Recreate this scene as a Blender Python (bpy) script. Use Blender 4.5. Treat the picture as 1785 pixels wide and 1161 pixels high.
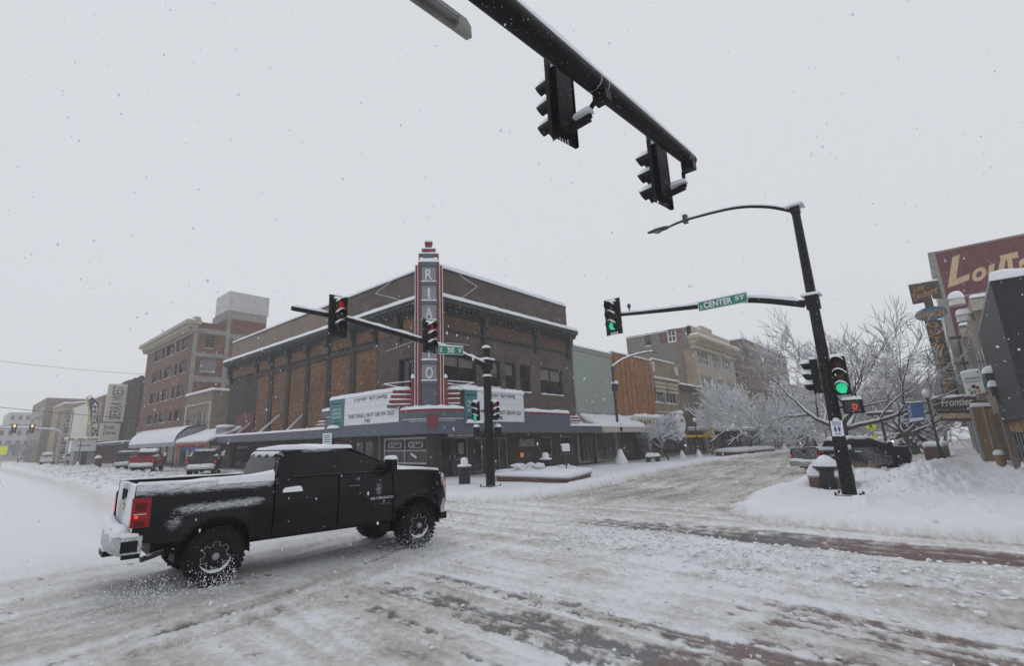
import bpy, bmesh, math, random
import numpy as np
from mathutils import Vector, Matrix
R = math.radians
random.seed(7)
for o in list(bpy.data.objects): bpy.data.objects.remove(o)
scn = bpy.context.scene
col = scn.collection

# ------------------------------------------------------------ camera, sky, sun, exposure
IW, IH, F, PITCH, ROLL, YAW, CX, CY, H = 1785., 1161., 858.5, .2324, -.0246, .7646, 820., 569., 2.0
fw = Vector((math.cos(PITCH)*math.cos(YAW), math.cos(PITCH)*math.sin(YAW), math.sin(PITCH)))
_r = fw.cross(Vector((0, 0, 1))).normalized(); _u = _r.cross(fw)
rt = _r*math.cos(ROLL)+_u*math.sin(ROLL); up = -_r*math.sin(ROLL)+_u*math.cos(ROLL)
cam_d = bpy.data.cameras.new('camera'); cam = bpy.data.objects.new('camera', cam_d); col.objects.link(cam)
m = Matrix((rt, up, -fw)).transposed().to_4x4(); m.translation = Vector((0, 0, H)); cam.matrix_world = m
cam_d.sensor_width = 36; cam_d.lens = F/IW*36
cam_d.shift_x = (IW/2-CX)/IW; cam_d.shift_y = -(IH/2-CY)/IW
cam_d.clip_start = .1; cam_d.clip_end = 3000
scn.camera = cam
O = Vector((0, 0, H))

world = bpy.data.worlds.new('World'); scn.world = world; world.use_nodes = True
nt = world.node_tree; nt.nodes.clear()
SUN_EL, SUN_AZ = R(50), R(200)
sky = nt.nodes.new('ShaderNodeTexSky'); sky.sky_type = 'NISHITA'; sky.sun_disc = False
sky.sun_elevation = SUN_EL; sky.sun_rotation = SUN_AZ; sky.dust_density = 5
hs = nt.nodes.new('ShaderNodeHueSaturation'); hs.inputs['Saturation'].default_value = .15
ov = nt.nodes.new('ShaderNodeMixRGB'); ov.inputs[0].default_value = .93; ov.inputs[2].default_value = (7.22, 7.42, 7.88, 1)
bg = nt.nodes.new('ShaderNodeBackground'); bg.inputs[1].default_value = .1
wo = nt.nodes.new('ShaderNodeOutputWorld')
nt.links.new(sky.outputs[0], hs.inputs['Color']); nt.links.new(hs.outputs[0], ov.inputs[1])
nt.links.new(ov.outputs[0], bg.inputs[0]); nt.links.new(bg.outputs[0], wo.inputs[0])
sd = bpy.data.lights.new('sun', 'SUN'); sd.energy = .5; sd.angle = R(40); sd.color = (1, .97, .93)
sun = bpy.data.objects.new('sun', sd); col.objects.link(sun)
sun.rotation_euler = (R(90)-SUN_EL, 0, math.pi-SUN_AZ+math.pi)
scn.view_settings.view_transform = 'Standard'; scn.view_settings.look = 'None'
scn.view_settings.gamma = 1; scn.view_settings.exposure = 0; scn.view_settings.use_curve_mapping = False
scn.cycles.volume_bounces = 1; scn.cycles.max_bounces = 6; scn.cycles.transparent_max_bounces = 16

# ------------------------------------------------------------ pixel-of-photo to place on a real plane
def ray(x, y): return (fw*F+rt*(x-CX)-up*(y-CY)).normalized()
def gz(x, y, z=0): d = ray(x, y); return O+d*((z-H)/d.z)
def gx(x, y, X): d = ray(x, y); return O+d*(X/d.x)
def gy(x, y, Y): d = ray(x, y); return O+d*(Y/d.y)
def V(*a): return Vector(a)

# ------------------------------------------------------------ objects
ORG = {}
def tag(o, label=None, cat=None, group=None, kind=None):
    if label: o['label'] = label
    if cat: o['category'] = cat
    if group: o['group'] = group
    if kind: o['kind'] = kind
    return o
def thing(name, label, cat, loc=(0, 0, 0), rz=0, group=None):
    o = bpy.data.objects.new(name, None); col.objects.link(o)
    o.location = loc; o.rotation_euler = (0, 0, rz); o.empty_display_size = .3
    ORG[o] = Vector(loc) if rz == 0 else Vector((0, 0, 0))
    return tag(o, label, cat, group)
class MB:
    def __init__(s): s.v = []; s.f = []
    def quad(s, *p):
        n = len(s.v); s.v += [tuple(q) for q in p]; s.f.append(tuple(range(n, n+len(p)))); return s
    def box(s, x0, x1, y0, y1, z0, z1):
        n = len(s.v); s.v += [(x, y, z) for z in (z0, z1) for x, y in ((x0, y0), (x1, y0), (x1, y1), (x0, y1))]
        s.f += [tuple(n+i for i in f) for f in ((0, 3, 2, 1), (4, 5, 6, 7), (0, 1, 5, 4), (1, 2, 6, 5), (2, 3, 7, 6), (3, 0, 4, 7))]
        return s
    def obox(s, c, a, b, d):        # centre and three half-axis vectors
        c = Vector(c); a = Vector(a); b = Vector(b); d = Vector(d)
        n = len(s.v)
        for k in (-1, 1):
            for i, j in ((-1, -1), (1, -1), (1, 1), (-1, 1)): s.v.append(tuple(c+a*i+b*j+d*k))
        s.f += [tuple(n+i for i in f) for f in ((0, 3, 2, 1), (4, 5, 6, 7), (0, 1, 5, 4), (1, 2, 6, 5), (2, 3, 7, 6), (3, 0, 4, 7))]
        return s
    def tube(s, pts, rad, n=8, cap=True, flat=1.0):
        pts = [Vector(p) for p in pts]; rad = rad if isinstance(rad, (list, tuple)) else [rad]*len(pts)
        b = len(s.v)
        t0 = (pts[1]-pts[0]).normalized(); ref = V(0, 0, 1) if abs(t0.z) < .9 else V(1, 0, 0)
        for i, p in enumerate(pts):
            t = (pts[min(i+1, len(pts)-1)]-pts[max(i-1, 0)])
            if t.length < 1e-9: t = t0
            t = t.normalized(); a = t.cross(ref)
            if a.length < 1e-4: a = t.cross(V(1, 0, 0))
            a.normalize(); c = a.cross(t).normalized()
            for k in range(n):
                q = 2*math.pi*k/n; s.v.append(tuple(p+a*rad[i]*math.cos(q)+c*rad[i]*math.sin(q)*flat))
        for i in range(len(pts)-1):
            for k in range(n):
                s.f.append((b+i*n+k, b+i*n+(k+1) % n, b+(i+1)*n+(k+1) % n, b+(i+1)*n+k))
        if cap: s.f.append(tuple(b+k for k in range(n))[::-1]); s.f.append(tuple(b+(len(pts)-1)*n+k for k in range(n)))
        return s
    def prism(s, poly, d):          # planar polygon (3-D points) pushed along d
        n = len(poly); b = len(s.v); d = Vector(d); poly = [Vector(p) for p in poly]
        s.v += [tuple(p) for p in poly]+[tuple(p+d) for p in poly]
        s.f.append(tuple(range(b, b+n))[::-1]); s.f.append(tuple(range(b+n, b+2*n)))
        for i in range(n): j = (i+1) % n; s.f.append((b+i, b+j, b+n+j, b+n+i))
        return s
    def lathe(s, prof, c=(0, 0, 0), axis=2, n=24):
        b = len(s.v); c = Vector(c)
        for r, h in prof:
            for k in range(n):
                q = 2*math.pi*k/n; u, w = r*math.cos(q), r*math.sin(q)
                p = (u, w, h) if axis == 2 else ((h, u, w) if axis == 0 else (w, h, u))
                s.v.append(tuple(c+Vector(p)))
        for i in range(len(prof)-1):
            for k in range(n): s.f.append((b+i*n+k, b+i*n+(k+1) % n, b+(i+1)*n+(k+1) % n, b+(i+1)*n+k))
        return s
    def grid(s, P, close=False):    # P[i][j] points
        b = len(s.v); nj = len(P[0])
        for row in P: s.v += [tuple(q) for q in row]
        for i in range(len(P)-1):
            for j in range(nj-1): s.f.append((b+i*nj+j, b+i*nj+j+1, b+(i+1)*nj+j+1, b+(i+1)*nj+j))
        return s
    def snow(s, p00, p10, p11, p01, t, nu=None, nv=None, rag=.35):
        p00, p10, p11, p01 = map(Vector, (p00, p10, p11, p01))
        lu = max((p10-p00).length, (p11-p01).length); lv = max((p01-p00).length, (p11-p10).length)
        nu = nu or max(4, min(60, int(lu/max(t*1.3, .12)))); nv = nv or max(4, min(30, int(lv/max(t*1.3, .12))))
        def us(n, l):
            e = min(.3, t*.35/max(l, 1e-3)); return [0, e*.4, e, e*2]+[e*2+(1-4*e)*k/(n-3) for k in range(1, n-3)]+[1-2*e, 1-e, 1-e*.4, 1] if n > 4 else [0, .1, .35, .65, .9, 1]
        U = us(nu, lu); W = us(nv, lv); P = []
        ph = [random.uniform(0, 6) for _ in range(4)]
        for u in U:
            row = []
            for w in W:
                p = (p00*(1-u)+p10*u)*(1-w)+(p01*(1-u)+p11*u)*w
                a = min(1, min(u, 1-u)*lu/(t*.6)); c = min(1, min(w, 1-w)*lv/(t*.6))
                e = math.sqrt(1-(1-a)**2)*math.sqrt(1-(1-c)**2)
                nz = 1+rag*(.5*math.sin(u*lu*2.1+ph[0])*math.sin(w*lv*2.7+ph[1])+.35*math.sin(u*lu*5.3+ph[2]+w*3)+.25*math.sin(u*lu*11+ph[3]))
                row.append(p+V(0, 0, t*e*nz))
            P.append(row)
        s.grid(P); s.quad(p00, p01, p11, p10); return s
    def build(s, name, mat, parent=None, smooth=False, shift=True):
        me = bpy.data.meshes.new(name)
        org = Vector((0, 0, 0))
        if parent is not None: org = ORG.get(parent, Vector((0, 0, 0)))
        elif shift and s.v:
            xs = [v[0] for v in s.v]; ys = [v[1] for v in s.v]
            org = Vector(((min(xs)+max(xs))/2, (min(ys)+max(ys))/2, min(v[2] for v in s.v)))
        me.from_pydata([(v[0]-org.x, v[1]-org.y, v[2]-org.z) for v in s.v], [], s.f); me.update()
        if mat: me.materials.append(mat)
        if smooth:
            me.polygons.foreach_set('use_smooth', [True]*len(me.polygons))
        o = bpy.data.objects.new(name, me); col.objects.link(o)
        if parent is not None: o.parent = parent
        else: o.location = org
        ORG[o] = org
        if smooth == 'auto':
            try: me.set_sharp_from_angle(angle=R(35))
            except Exception: pass
        return o
def children(o): return [c for c in bpy.data.objects if c.parent == o]
def copy_tree(o, loc=None, rz=None, label=None):
    kids = {}
    for c in bpy.data.objects:
        if c.parent: kids.setdefault(c.parent, []).append(c)
    def rec(a, par):
        c = a.copy(); col.objects.link(c); c.parent = par
        for k in kids.get(a, []): rec(k, c)
        return c
    r = rec(o, None)
    if loc is not None: r.location = loc
    if rz is not None: r.rotation_euler = (0, 0, rz)
    if label: r['label'] = label
    return r
def text_mb(txt, p, U, Vv, depth=.02, bold=0., shear=0.):
    cu = bpy.data.curves.new('t', 'FONT'); cu.body = txt; cu.size = 1; cu.align_x = 'LEFT'; cu.offset = bold; cu.shear = shear
    cu.resolution_u = 6; cu.space_line = .95
    ob = bpy.data.objects.new('t', cu); col.objects.link(ob)
    dg = bpy.context.evaluated_depsgraph_get(); dg.update()
    me = bpy.data.meshes.new_from_object(ob.evaluated_get(dg))
    vs = [v.co.copy() for v in me.vertices]; fs = [tuple(f.vertices) for f in me.polygons]
    bpy.data.objects.remove(ob); bpy.data.curves.remove(cu); bpy.data.meshes.remove(me)
    x0 = min(v.x for v in vs); x1 = max(v.x for v in vs); y0 = min(v.y for v in vs); y1 = max(v.y for v in vs)
    p = Vector(p); U = Vector(U); Vv = Vector(Vv); n = U.cross(Vv).normalized()
    mb = MB(); mb.v = [tuple(p+U*((v.x-x0)/(x1-x0))+Vv*((v.y-y0)/(y1-y0))+n*depth) for v in vs]; mb.f = list(fs)
    # edge walls give the letters thickness
    from collections import Counter
    ec = Counter()
    for f in fs:
        for i in range(len(f)): ec[(f[i], f[(i+1) % len(f)])] += 1
    b = len(mb.v); mb.v += [tuple(Vector(q)-n*(depth+.004)) for q in mb.v[:b]]
    for (i, j) in ec:
        if (j, i) not in ec: mb.f.append((i, b+i, b+j, j))
    return mb

# ------------------------------------------------------------ materials
M = {}
def nodes(name):
    m = bpy.data.materials.new(name); m.use_nodes = True; M[name] = m
    t = m.node_tree; return m, t, t.nodes['Principled BSDF']
def N(t, typ, **k):
    n = t.nodes.new('ShaderNode'+typ)
    for a, b in k.items():
        if a.startswith('i_'):
            key = a[2:]; n.inputs[int(key) if key.isdigit() else key.replace('_', ' ')].default_value = b
        else: setattr(n, a, b)
    return n
def ramp(t, src, stops):
    n = t.nodes.new('ShaderNodeValToRGB'); e = n.color_ramp.elements
    while len(e) < len(stops): e.new(.5)
    for k, (p, c) in enumerate(stops):
        e[k].position = p; e[k].color = c if len(c) == 4 else (*c, 1)
    t.links.new(src, n.inputs[0]); return n
def mixc(t, fac, a, b, mode='MIX'):
    n = t.nodes.new('ShaderNodeMixRGB'); n.blend_type = mode
    for i, v in ((0, fac), (1, a), (2, b)):
        if hasattr(v, 'is_linked'): t.links.new(v, n.inputs[i])
        else: n.inputs[i].default_value = v if i == 0 else ((*v, 1) if len(v) == 3 else v)
    return n.outputs[0]
def geocoord(t): return t.nodes.new('ShaderNodeNewGeometry')
SNOWC = (.78, .80, .85)
def pm(name, c, rough=.6, metal=0, var=.12, vs=3., bump=0, bs=30., snow=0., spec=.5, emit=None, dust=0., coat=0):
    """colour with large-scale grain; snow settles on faces that look up; dust = blown flecks"""
    m, t, b = nodes(name)
    g = geocoord(t); cc = (*c, 1)
    nz = N(t, 'TexNoise', i_Scale=vs, i_Detail=5.); t.links.new(g.outputs['Position'], nz.inputs['Vector'])
    mr = N(t, 'MapRange', i_From_Min=.3, i_From_Max=.7, i_To_Min=1-var, i_To_Max=1+var); t.links.new(nz.outputs[0], mr.inputs[0])
    out = mixc(t, 1., cc, mr.outputs[0], 'MULTIPLY')
    b.inputs['Roughness'].default_value = rough; b.inputs['Metallic'].default_value = metal
    b.inputs['Specular IOR Level'].default_value = spec
    if coat: b.inputs['Coat Weight'].default_value = coat
    fac = None
    if snow > 0:
        sx = N(t, 'SeparateXYZ'); t.links.new(g.outputs['Normal'], sx.inputs[0])
        n2 = N(t, 'TexNoise', i_Scale=6., i_Detail=6.); t.links.new(g.outputs['Position'], n2.inputs['Vector'])
        a = N(t, 'MATH' if 0 else 'Math', operation='MULTIPLY_ADD'); a.inputs[1].default_value = 1.2; t.links.new(n2.outputs[0], a.inputs[0]); t.links.new(sx.outputs[2], a.inputs[2])
        f = N(t, 'MapRange', i_From_Min=1.45-snow*.6, i_From_Max=1.55-snow*.6); t.links.new(a.outputs[0], f.inputs[0]); fac = f.outputs[0]
    if dust > 0:
        n3 = N(t, 'TexNoise', i_Scale=38., i_Detail=3., i_Roughness=.7); t.links.new(g.outputs['Position'], n3.inputs['Vector'])
        f3 = N(t, 'MapRange', i_From_Min=.72-dust*.15, i_From_Max=.76-dust*.15); t.links.new(n3.outputs[0], f3.inputs[0])
        if fac is None: fac = f3.outputs[0]
        else:
            mx = N(t, 'Math', operation='MAXIMUM'); t.links.new(fac, mx.inputs[0]); t.links.new(f3.outputs[0], mx.inputs[1]); fac = mx.outputs[0]
    if fac is not None:
        out = mixc(t, fac, out, SNOWC)
        r2 = N(t, 'MapRange', i_To_Min=rough, i_To_Max=.8); t.links.new(fac, r2.inputs[0]); t.links.new(r2.outputs[0], b.inputs['Roughness'])
        if metal:
            r3 = N(t, 'MapRange', i_To_Min=metal, i_To_Max=0.); t.links.new(fac, r3.inputs[0]); t.links.new(r3.outputs[0], b.inputs['Metallic'])
    t.links.new(out, b.inputs['Base Color'])
    if bump:
        n4 = N(t, 'TexNoise', i_Scale=bs, i_Detail=4.); t.links.new(g.outputs['Position'], n4.inputs['Vector'])
        bp = N(t, 'Bump', i_Strength=bump, i_Distance=.02); t.links.new(n4.outputs[0], bp.inputs['Height']); t.links.new(bp.outputs[0], b.inputs['Normal'])
    if emit:
        b.inputs['Emission Color'].default_value = (*emit[0], 1); b.inputs['Emission Strength'].default_value = emit[1]
    return m
def brick(name, c1, c2, mortar, bw=.22, bh=.075, stain=.25, blotch=None, dust=0):
    m, t, b = nodes(name); g = geocoord(t)
    s = N(t, 'SeparateXYZ'); t.links.new(g.outputs['Position'], s.inputs[0])
    a = N(t, 'Math', operation='ADD'); t.links.new(s.outputs[0], a.inputs[0]); t.links.new(s.outputs[1], a.inputs[1])
    cb = N(t, 'CombineXYZ'); t.links.new(a.outputs[0], cb.inputs[0]); t.links.new(s.outputs[2], cb.inputs[1])
    br = N(t, 'TexBrick', i_Scale=1., i_Mortar_Size=.008, i_Bias=-.1, i_Brick_Width=bw, i_Row_Height=bh)
    br.inputs['Color1'].default_value = (*c1, 1); br.inputs['Color2'].default_value = (*c2, 1); br.inputs['Mortar'].default_value = (*mortar, 1)
    t.links.new(cb.outputs[0], br.inputs['Vector'])
    n = N(t, 'TexNoise', i_Scale=.7, i_Detail=8., i_Roughness=.65); t.links.new(g.outputs['Position'], n.inputs['Vector'])
    mr = N(t, 'MapRange', i_From_Min=.3, i_From_Max=.7, i_To_Min=1-stain, i_To_Max=1+stain); t.links.new(n.outputs[0], mr.inputs[0])
    out = mixc(t, 1., br.outputs[0], mr.outputs[0], 'MULTIPLY')
    if blotch:      # scattered over-fired dark bricks, a cell per brick
        fl = N(t, 'Math', operation='FLOOR'); dv = N(t, 'Math', operation='DIVIDE'); dv.inputs[1].default_value = bh; t.links.new(s.outputs[2], dv.inputs[0]); t.links.new(dv.outputs[0], fl.inputs[0])
        fl2 = N(t, 'Math', operation='FLOOR'); dv2 = N(t, 'Math', operation='DIVIDE'); dv2.inputs[1].default_value = bw; t.links.new(a.outputs[0], dv2.inputs[0]); t.links.new(dv2.outputs[0], fl2.inputs[0])
        c3 = N(t, 'CombineXYZ'); t.links.new(fl.outputs[0], c3.inputs[0]); t.links.new(fl2.outputs[0], c3.inputs[1])
        wn = N(t, 'TexWhiteNoise'); t.links.new(c3.outputs[0], wn.inputs['Vector'])
        gt = N(t, 'Math', operation='GREATER_THAN'); gt.inputs[1].default_value = 1-blotch; t.links.new(wn.outputs[0], gt.inputs[0])
        out = mixc(t, gt.outputs[0], out, tuple(x*.35 for x in c1))
    if dust:
        n3 = N(t, 'TexNoise', i_Scale=9., i_Detail=4., i_Roughness=.75); t.links.new(g.outputs['Position'], n3.inputs['Vector'])
        f3 = N(t, 'MapRange', i_From_Min=.66, i_From_Max=.74, i_To_Max=dust); t.links.new(n3.outputs[0], f3.inputs[0])
        out = mixc(t, f3.outputs[0], out, SNOWC)
    t.links.new(out, b.inputs['Base Color']); b.inputs['Roughness'].default_value = .85
    bp = N(t, 'Bump', i_Strength=.4, i_Distance=.01); bp.invert = True; t.links.new(br.outputs['Fac'], bp.inputs['Height']); t.links.new(bp.outputs[0], b.inputs['Normal'])
    return m
def glass(name, c=(.012, .014, .016), rough=.08, spec=.5):
    m, t, b = nodes(name); b.inputs['Base Color'].default_value = (*c, 1); b.inputs['Roughness'].default_value = rough
    b.inputs['Specular IOR Level'].default_value = spec
    g = geocoord(t); n = N(t, 'TexNoise', i_Scale=.6, i_Detail=2.); t.links.new(g.outputs['Position'], n.inputs['Vector'])
    bp = N(t, 'Bump', i_Strength=.15, i_Distance=.05); t.links.new(n.outputs[0], bp.inputs['Height']); t.links.new(bp.outputs[0], b.inputs['Normal'])
    return m
def snowmat(name, c=SNOWC, bs=14.):
    m, t, b = nodes(name); g = geocoord(t)
    n = N(t, 'TexNoise', i_Scale=bs, i_Detail=6., i_Roughness=.6); t.links.new(g.outputs['Position'], n.inputs['Vector'])
    mr = N(t, 'MapRange', i_From_Min=.3, i_From_Max=.7, i_To_Min=.95, i_To_Max=1.03); t.links.new(n.outputs[0], mr.inputs[0])
    t.links.new(mixc(t, 1., c, mr.outputs[0], 'MULTIPLY'), b.inputs['Base Color']); b.inputs['Roughness'].default_value = .75; b.inputs['Specular IOR Level'].default_value = .2
    bp = N(t, 'Bump', i_Strength=.35, i_Distance=.03); t.links.new(n.outputs[0], bp.inputs['Height']); t.links.new(bp.outputs[0], b.inputs['Normal'])
    return m
snowmat('snow')
pm('pole', (.007, .007, .008), .42, var=.3, dust=.38, snow=.15, spec=.14)
pm('signal', (.007, .007, .008), .5, dust=.34, snow=.3, spec=.14)
pm('darkmetal', (.03, .03, .032), .5, dust=.3, snow=.3)
pm('galv', (.30, .31, .32), .45, .6)
pm('signback', (.26, .26, .23), .4, .5, var=.25, vs=5)
pm('green_sign', (.012, .20, .145), .4, var=.08)
pm('white_paint', (.74, .75, .77), .5, var=.05)
pm('sign_white', (.70, .72, .76), .45, var=.04)
pm('black_letter', (.012, .012, .014), .5)
pm('red_paint', (.17, .022, .024), .45, snow=.35)
pm('maroon', (.085, .018, .026), .6)
pm('bluegrey', (.082, .10, .135), .5, var=.08, vs=2, dust=.12)
pm('tower_panel', (.24, .25, .27), .6, var=.12, vs=9, bump=.3, bs=60)
pm('tower_letter', (.58, .60, .62), .5)
pm('teal', (.035, .19, .20), .5)
pm('cream', (.60, .58, .50), .6)
pm('cornice', (.030, .034, .033), .7, var=.4, vs=5, bump=.6, bs=12, dust=.25)
brick('brick_brown', (.066, .046, .036), (.100, .072, .056), (.14, .125, .11), stain=.38, dust=.6)
brick('brick_dark', (.030, .021, .020), (.045, .031, .028), (.05, .045, .04), stain=.4, dust=.5)
brick('brick_pier', (.050, .034, .026), (.075, .048, .036), (.07, .06, .05), dust=.4)
brick('brick_orange', (.155, .074, .036), (.19, .095, .048), (.12, .075, .05), blotch=.10, dust=.5)
brick('brick_red', (.138, .064, .042), (.170, .082, .054), (.15, .11, .09), stain=.38, dust=.5)
brick('brick_tan', (.24, .18, .125), (.29, .22, .155), (.24, .20, .16), dust=.4)
brick('brick_tan2', (.30, .225, .15), (.34, .26, .18), (.28, .23, .18), dust=.3)
brick('brick_far', (.24, .13, .09), (.27, .15, .11), (.22, .16, .13))
pm('stucco_tan', (.21, .165, .135), .9, var=.1, vs=1.2, bump=.3)
pm('stone', (.38, .345, .28), .8, var=.15, vs=2, bump=.3)
pm('concrete', (.26, .25, .235), .85, var=.2, vs=1.5, bump=.3)
pm('elevator_sheet', (.46, .46, .46), .6, var=.12, vs=1.2)
pm('stucco_green', (.30, .35, .31), .9, var=.05, vs=1.5, bump=.4, bs=40)
pm('stucco_grey', (.20, .185, .16), .9, var=.15, vs=1, bump=.2)
pm('cream_stone', (.46, .40, .30), .8, var=.1, vs=2, bump=.2)
pm('wood', (.30, .135, .042), .7, var=.35, vs=1.4, bump=.3)
pm('wood2', (.24, .10, .032), .7, var=.35, vs=1.7, bump=.3)
pm('plywood', (.28, .175, .085), .75, var=.15, vs=3, bump=.2)
pm('trim_white', (.62, .62, .60), .6)
pm('trim_tan', (.35, .30, .235), .6)
pm('trim_dark', (.018, .018, .02), .5)
pm('trim_grey', (.28, .28, .27), .5)
pm('purple_wall', (.14, .095, .10), .8)
pm('interior', (.02, .019, .018), .9)
pm('roof_grey', (.2, .2, .2), .9, snow=1)
pm('awning_navy', (.06, .075, .11), .7)
pm('awning_black', (.012, .013, .016), .6, var=.2, dust=.25)
pm('awning_beige', (.47, .44, .37), .7)
pm('awning_stripe', (.33, .30, .24), .7)
pm('red_scallop', (.32, .05, .07), .7)
pm('orange_wood', (.42, .23, .10), .7)
pm('slat_brown', (.085, .066, .056), .8, var=.3, dust=.3)
pm('yellow_sign', (.62, .66, .02), .5, emit=((.62, .66, .02), .12))
pm('amber_wall', (.60, .34, .03), .6)
pm('banner_blue', (.045, .12, .33), .6)
pm('signblue', (.02, .065, .30), .5)
pm('lou_red', (.125, .026, .030), .85, var=.25, vs=1.5, bump=.4, bs=25)
pm('lou_cream', (.55, .42, .24), .8)
pm('old_wood', (.055, .040, .030), .8, var=.35, vs=3)
pm('gold_letter', (.36, .17, .035), .7)
pm('ranch_blue', (.03, .11, .20), .7, var=.25)
pm('theatre_blue', (.028, .036, .07), .6)
pm('yellow_tube', (.52, .37, .17), .6)
pm('glove_glass', (.72, .73, .74), .3)
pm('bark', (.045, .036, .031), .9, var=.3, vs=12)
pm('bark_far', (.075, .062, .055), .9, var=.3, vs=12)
pm('grass_dry', (.30, .22, .13), .9)
brick('brick_rust', (.095, .052, .031), (.125, .068, .038), (.08, .055, .042), dust=.4)
pm('blind', (.16, .155, .145), .8)
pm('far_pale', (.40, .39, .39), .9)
pm('wire', (.02, .02, .02), .6)
pm('rubber', (.009, .009, .010), .8, var=.2, dust=.25, spec=.2)
pm('rim', (.008, .008, .009), .35, dust=.2, spec=.3)
pm('rim_edge', (.55, .56, .58), .35, .8)
pm('chrome', (.55, .56, .58), .18, .9, snow=.5)
pm('bumper', (.36, .37, .38), .4, .5, snow=.85, dust=1.1)
pm('plastic', (.007, .007, .008), .55, snow=.25, dust=.15, spec=.2)
pm('tail_red', (.30, .005, .008), .18, spec=.3, dust=.15)
pm('tail_dark', (.10, .004, .006), .2, spec=.3)
pm('clod', (.72, .735, .77), .85, var=.12, vs=6, bump=.5, bs=40)
pm('tail_lit', (.8, .02, .01), .2, emit=((1, .05, .02), 1.2))
pm('amber', (.8, .25, .02), .3, emit=((1, .3, .05), .3))
pm('lens_clear', (.30, .32, .34), .1, spec=.8)
pm('gold', (.55, .38, .10), .3, .7)
pm('poster', (.24, .235, .23), .6, var=.5, vs=7)
pm('poster_black', (.03, .032, .034), .6)
pm('red_door', (.10, .015, .025), .6)
pm('hydrant', (.4, .05, .05), .5)
for nm, c, s in (('lamp_green', (.02, .80, .38), .62), ('lamp_red', (.85, .03, .02), .16), ('lamp_orange', (1, .45, .1), 2.4), ('headlight', (1, .8, .6), 4.), ('hand_red', (1., .10, .05), .8)):
    pm(nm, tuple(x*.5 for x in c), .3, var=0, emit=(c, s))
pm('lens_red_off', (.06, .006, .006), .3); pm('lens_amber_off', (.10, .045, .012), .3); pm('lens_green_off', (.004, .022, .018), .3)
pm('lens_orange_dim', (.16, .08, .025), .3)
glass('glass'); glass('glass_store', (.018, .019, .019), .1); glass('glass_white', (.16, .17, .18), .3); glass('glass_car', (.008, .009, .010), .04, .22)
glass('glass_grey', (.07, .075, .08), .2)

def carpaint(name, c, metal=0., thr=.5):
    m, t, b = nodes(name); g = geocoord(t)
    tc = N(t, 'TexCoord'); at = N(t, 'Attribute'); at.attribute_name = 'snow'
    mp = N(t, 'Mapping'); mp.inputs['Scale'].default_value = (5.5, 5, 34); t.links.new(tc.outputs['Object'], mp.inputs['Vector'])
    n = N(t, 'TexNoise', i_Scale=2., i_Detail=8., i_Roughness=.66); t.links.new(mp.outputs[0], n.inputs['Vector'])
    n2 = N(t, 'TexNoise', i_Scale=55., i_Detail=2.); t.links.new(tc.outputs['Object'], n2.inputs['Vector'])
    a = N(t, 'Math', operation='ADD'); t.links.new(at.outputs['Fac'], a.inputs[0]); t.links.new(n.outputs[0], a.inputs[1])
    s = N(t, 'Math', operation='MULTIPLY_ADD'); s.inputs[1].default_value = .25; t.links.new(n2.outputs[0], s.inputs[0]); t.links.new(a.outputs[0], s.inputs[2])
    f = N(t, 'MapRange', i_From_Min=.96, i_From_Max=1.42); t.links.new(s.outputs[0], f.inputs[0])
    sp = N(t, 'MapRange', i_From_Min=.80, i_From_Max=.84); t.links.new(n2.outputs[0], sp.inputs[0])
    mx = N(t, 'Math', operation='MAXIMUM'); t.links.new(f.outputs[0], mx.inputs[0]); t.links.new(sp.outputs[0], mx.inputs[1])
    t.links.new(mixc(t, mx.outputs[0], c, SNOWC), b.inputs['Base Color'])
    r = N(t, 'MapRange', i_To_Min=.10, i_To_Max=.8); t.links.new(mx.outputs[0], r.inputs[0]); t.links.new(r.outputs[0], b.inputs['Roughness'])
    b.inputs['Metallic'].default_value = metal; b.inputs['Specular IOR Level'].default_value = .20
    bp = N(t, 'Bump', i_Strength=.8, i_Distance=.02); t.links.new(f.outputs[0], bp.inputs['Height']); t.links.new(bp.outputs[0], b.inputs['Normal'])
    return m
carpaint('paint_black', (.0065, .0068, .008)); carpaint('paint_navy', (.012, .018, .035)); carpaint('paint_red', (.24, .014, .018)); carpaint('paint_grey', (.035, .038, .042)); carpaint('paint_suv', (.05, .053, .058)); carpaint('paint_far', (.2, .08, .05)); carpaint('paint_white', (.5, .5, .5))

# ------------------------------------------------------------ ground: one height field, nearer = finer
def _h(i, j, s):
    n = (i.astype(np.int64)*374761393+j.astype(np.int64)*668265263+s*1274126177) & 0x7fffffff
    n = ((n ^ (n >> 13))*1274126177) & 0x7fffffff
    return ((n ^ (n >> 16)) & 0xffff)/65535.
def vn(x, y, s=0):
    i = np.floor(x); j = np.floor(y); u = x-i; v = y-j; u = u*u*(3-2*u); v = v*v*(3-2*v)
    return (_h(i, j, s)*(1-u)+_h(i+1, j, s)*u)*(1-v)+(_h(i, j+1, s)*(1-u)+_h(i+1, j+1, s)*u)*v
def fbm(x, y, o=4, s=0, g=.5):
    a = 0; w = 1; t = 0
    for k in range(o): a = a+w*vn(x*2**k+17.3*k, y*2**k-9.1*k, s+k); t += w; w *= g
    return a/t
def ss(a, b, x): t = np.clip((x-a)/(b-a), 0, 1); return t*t*(3-2*t)
def gs(x, c, w): return np.exp(-((x-c)/w)**2)
def rnd(a, b, r): return np.where((a < r) & (b < r), r-np.hypot(np.maximum(r-a, 0), np.maximum(r-b, 0)), np.minimum(a, b))
def dL(x, y):
    xb = np.interp(y, [0, 22, 26, 30, 400], [12.9, 12.9, 14, 16.2, 16.2]); yb = np.interp(x, [12, 15, 17.6, 22, 28.7, 37.8, 50, 63, 400], [11.6, 11.5, 11.4, 12.3, 13.4, 14.6, 15.2, 15.2, 15.2])
    return rnd(x-xb, y-yb, 2.6)
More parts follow.
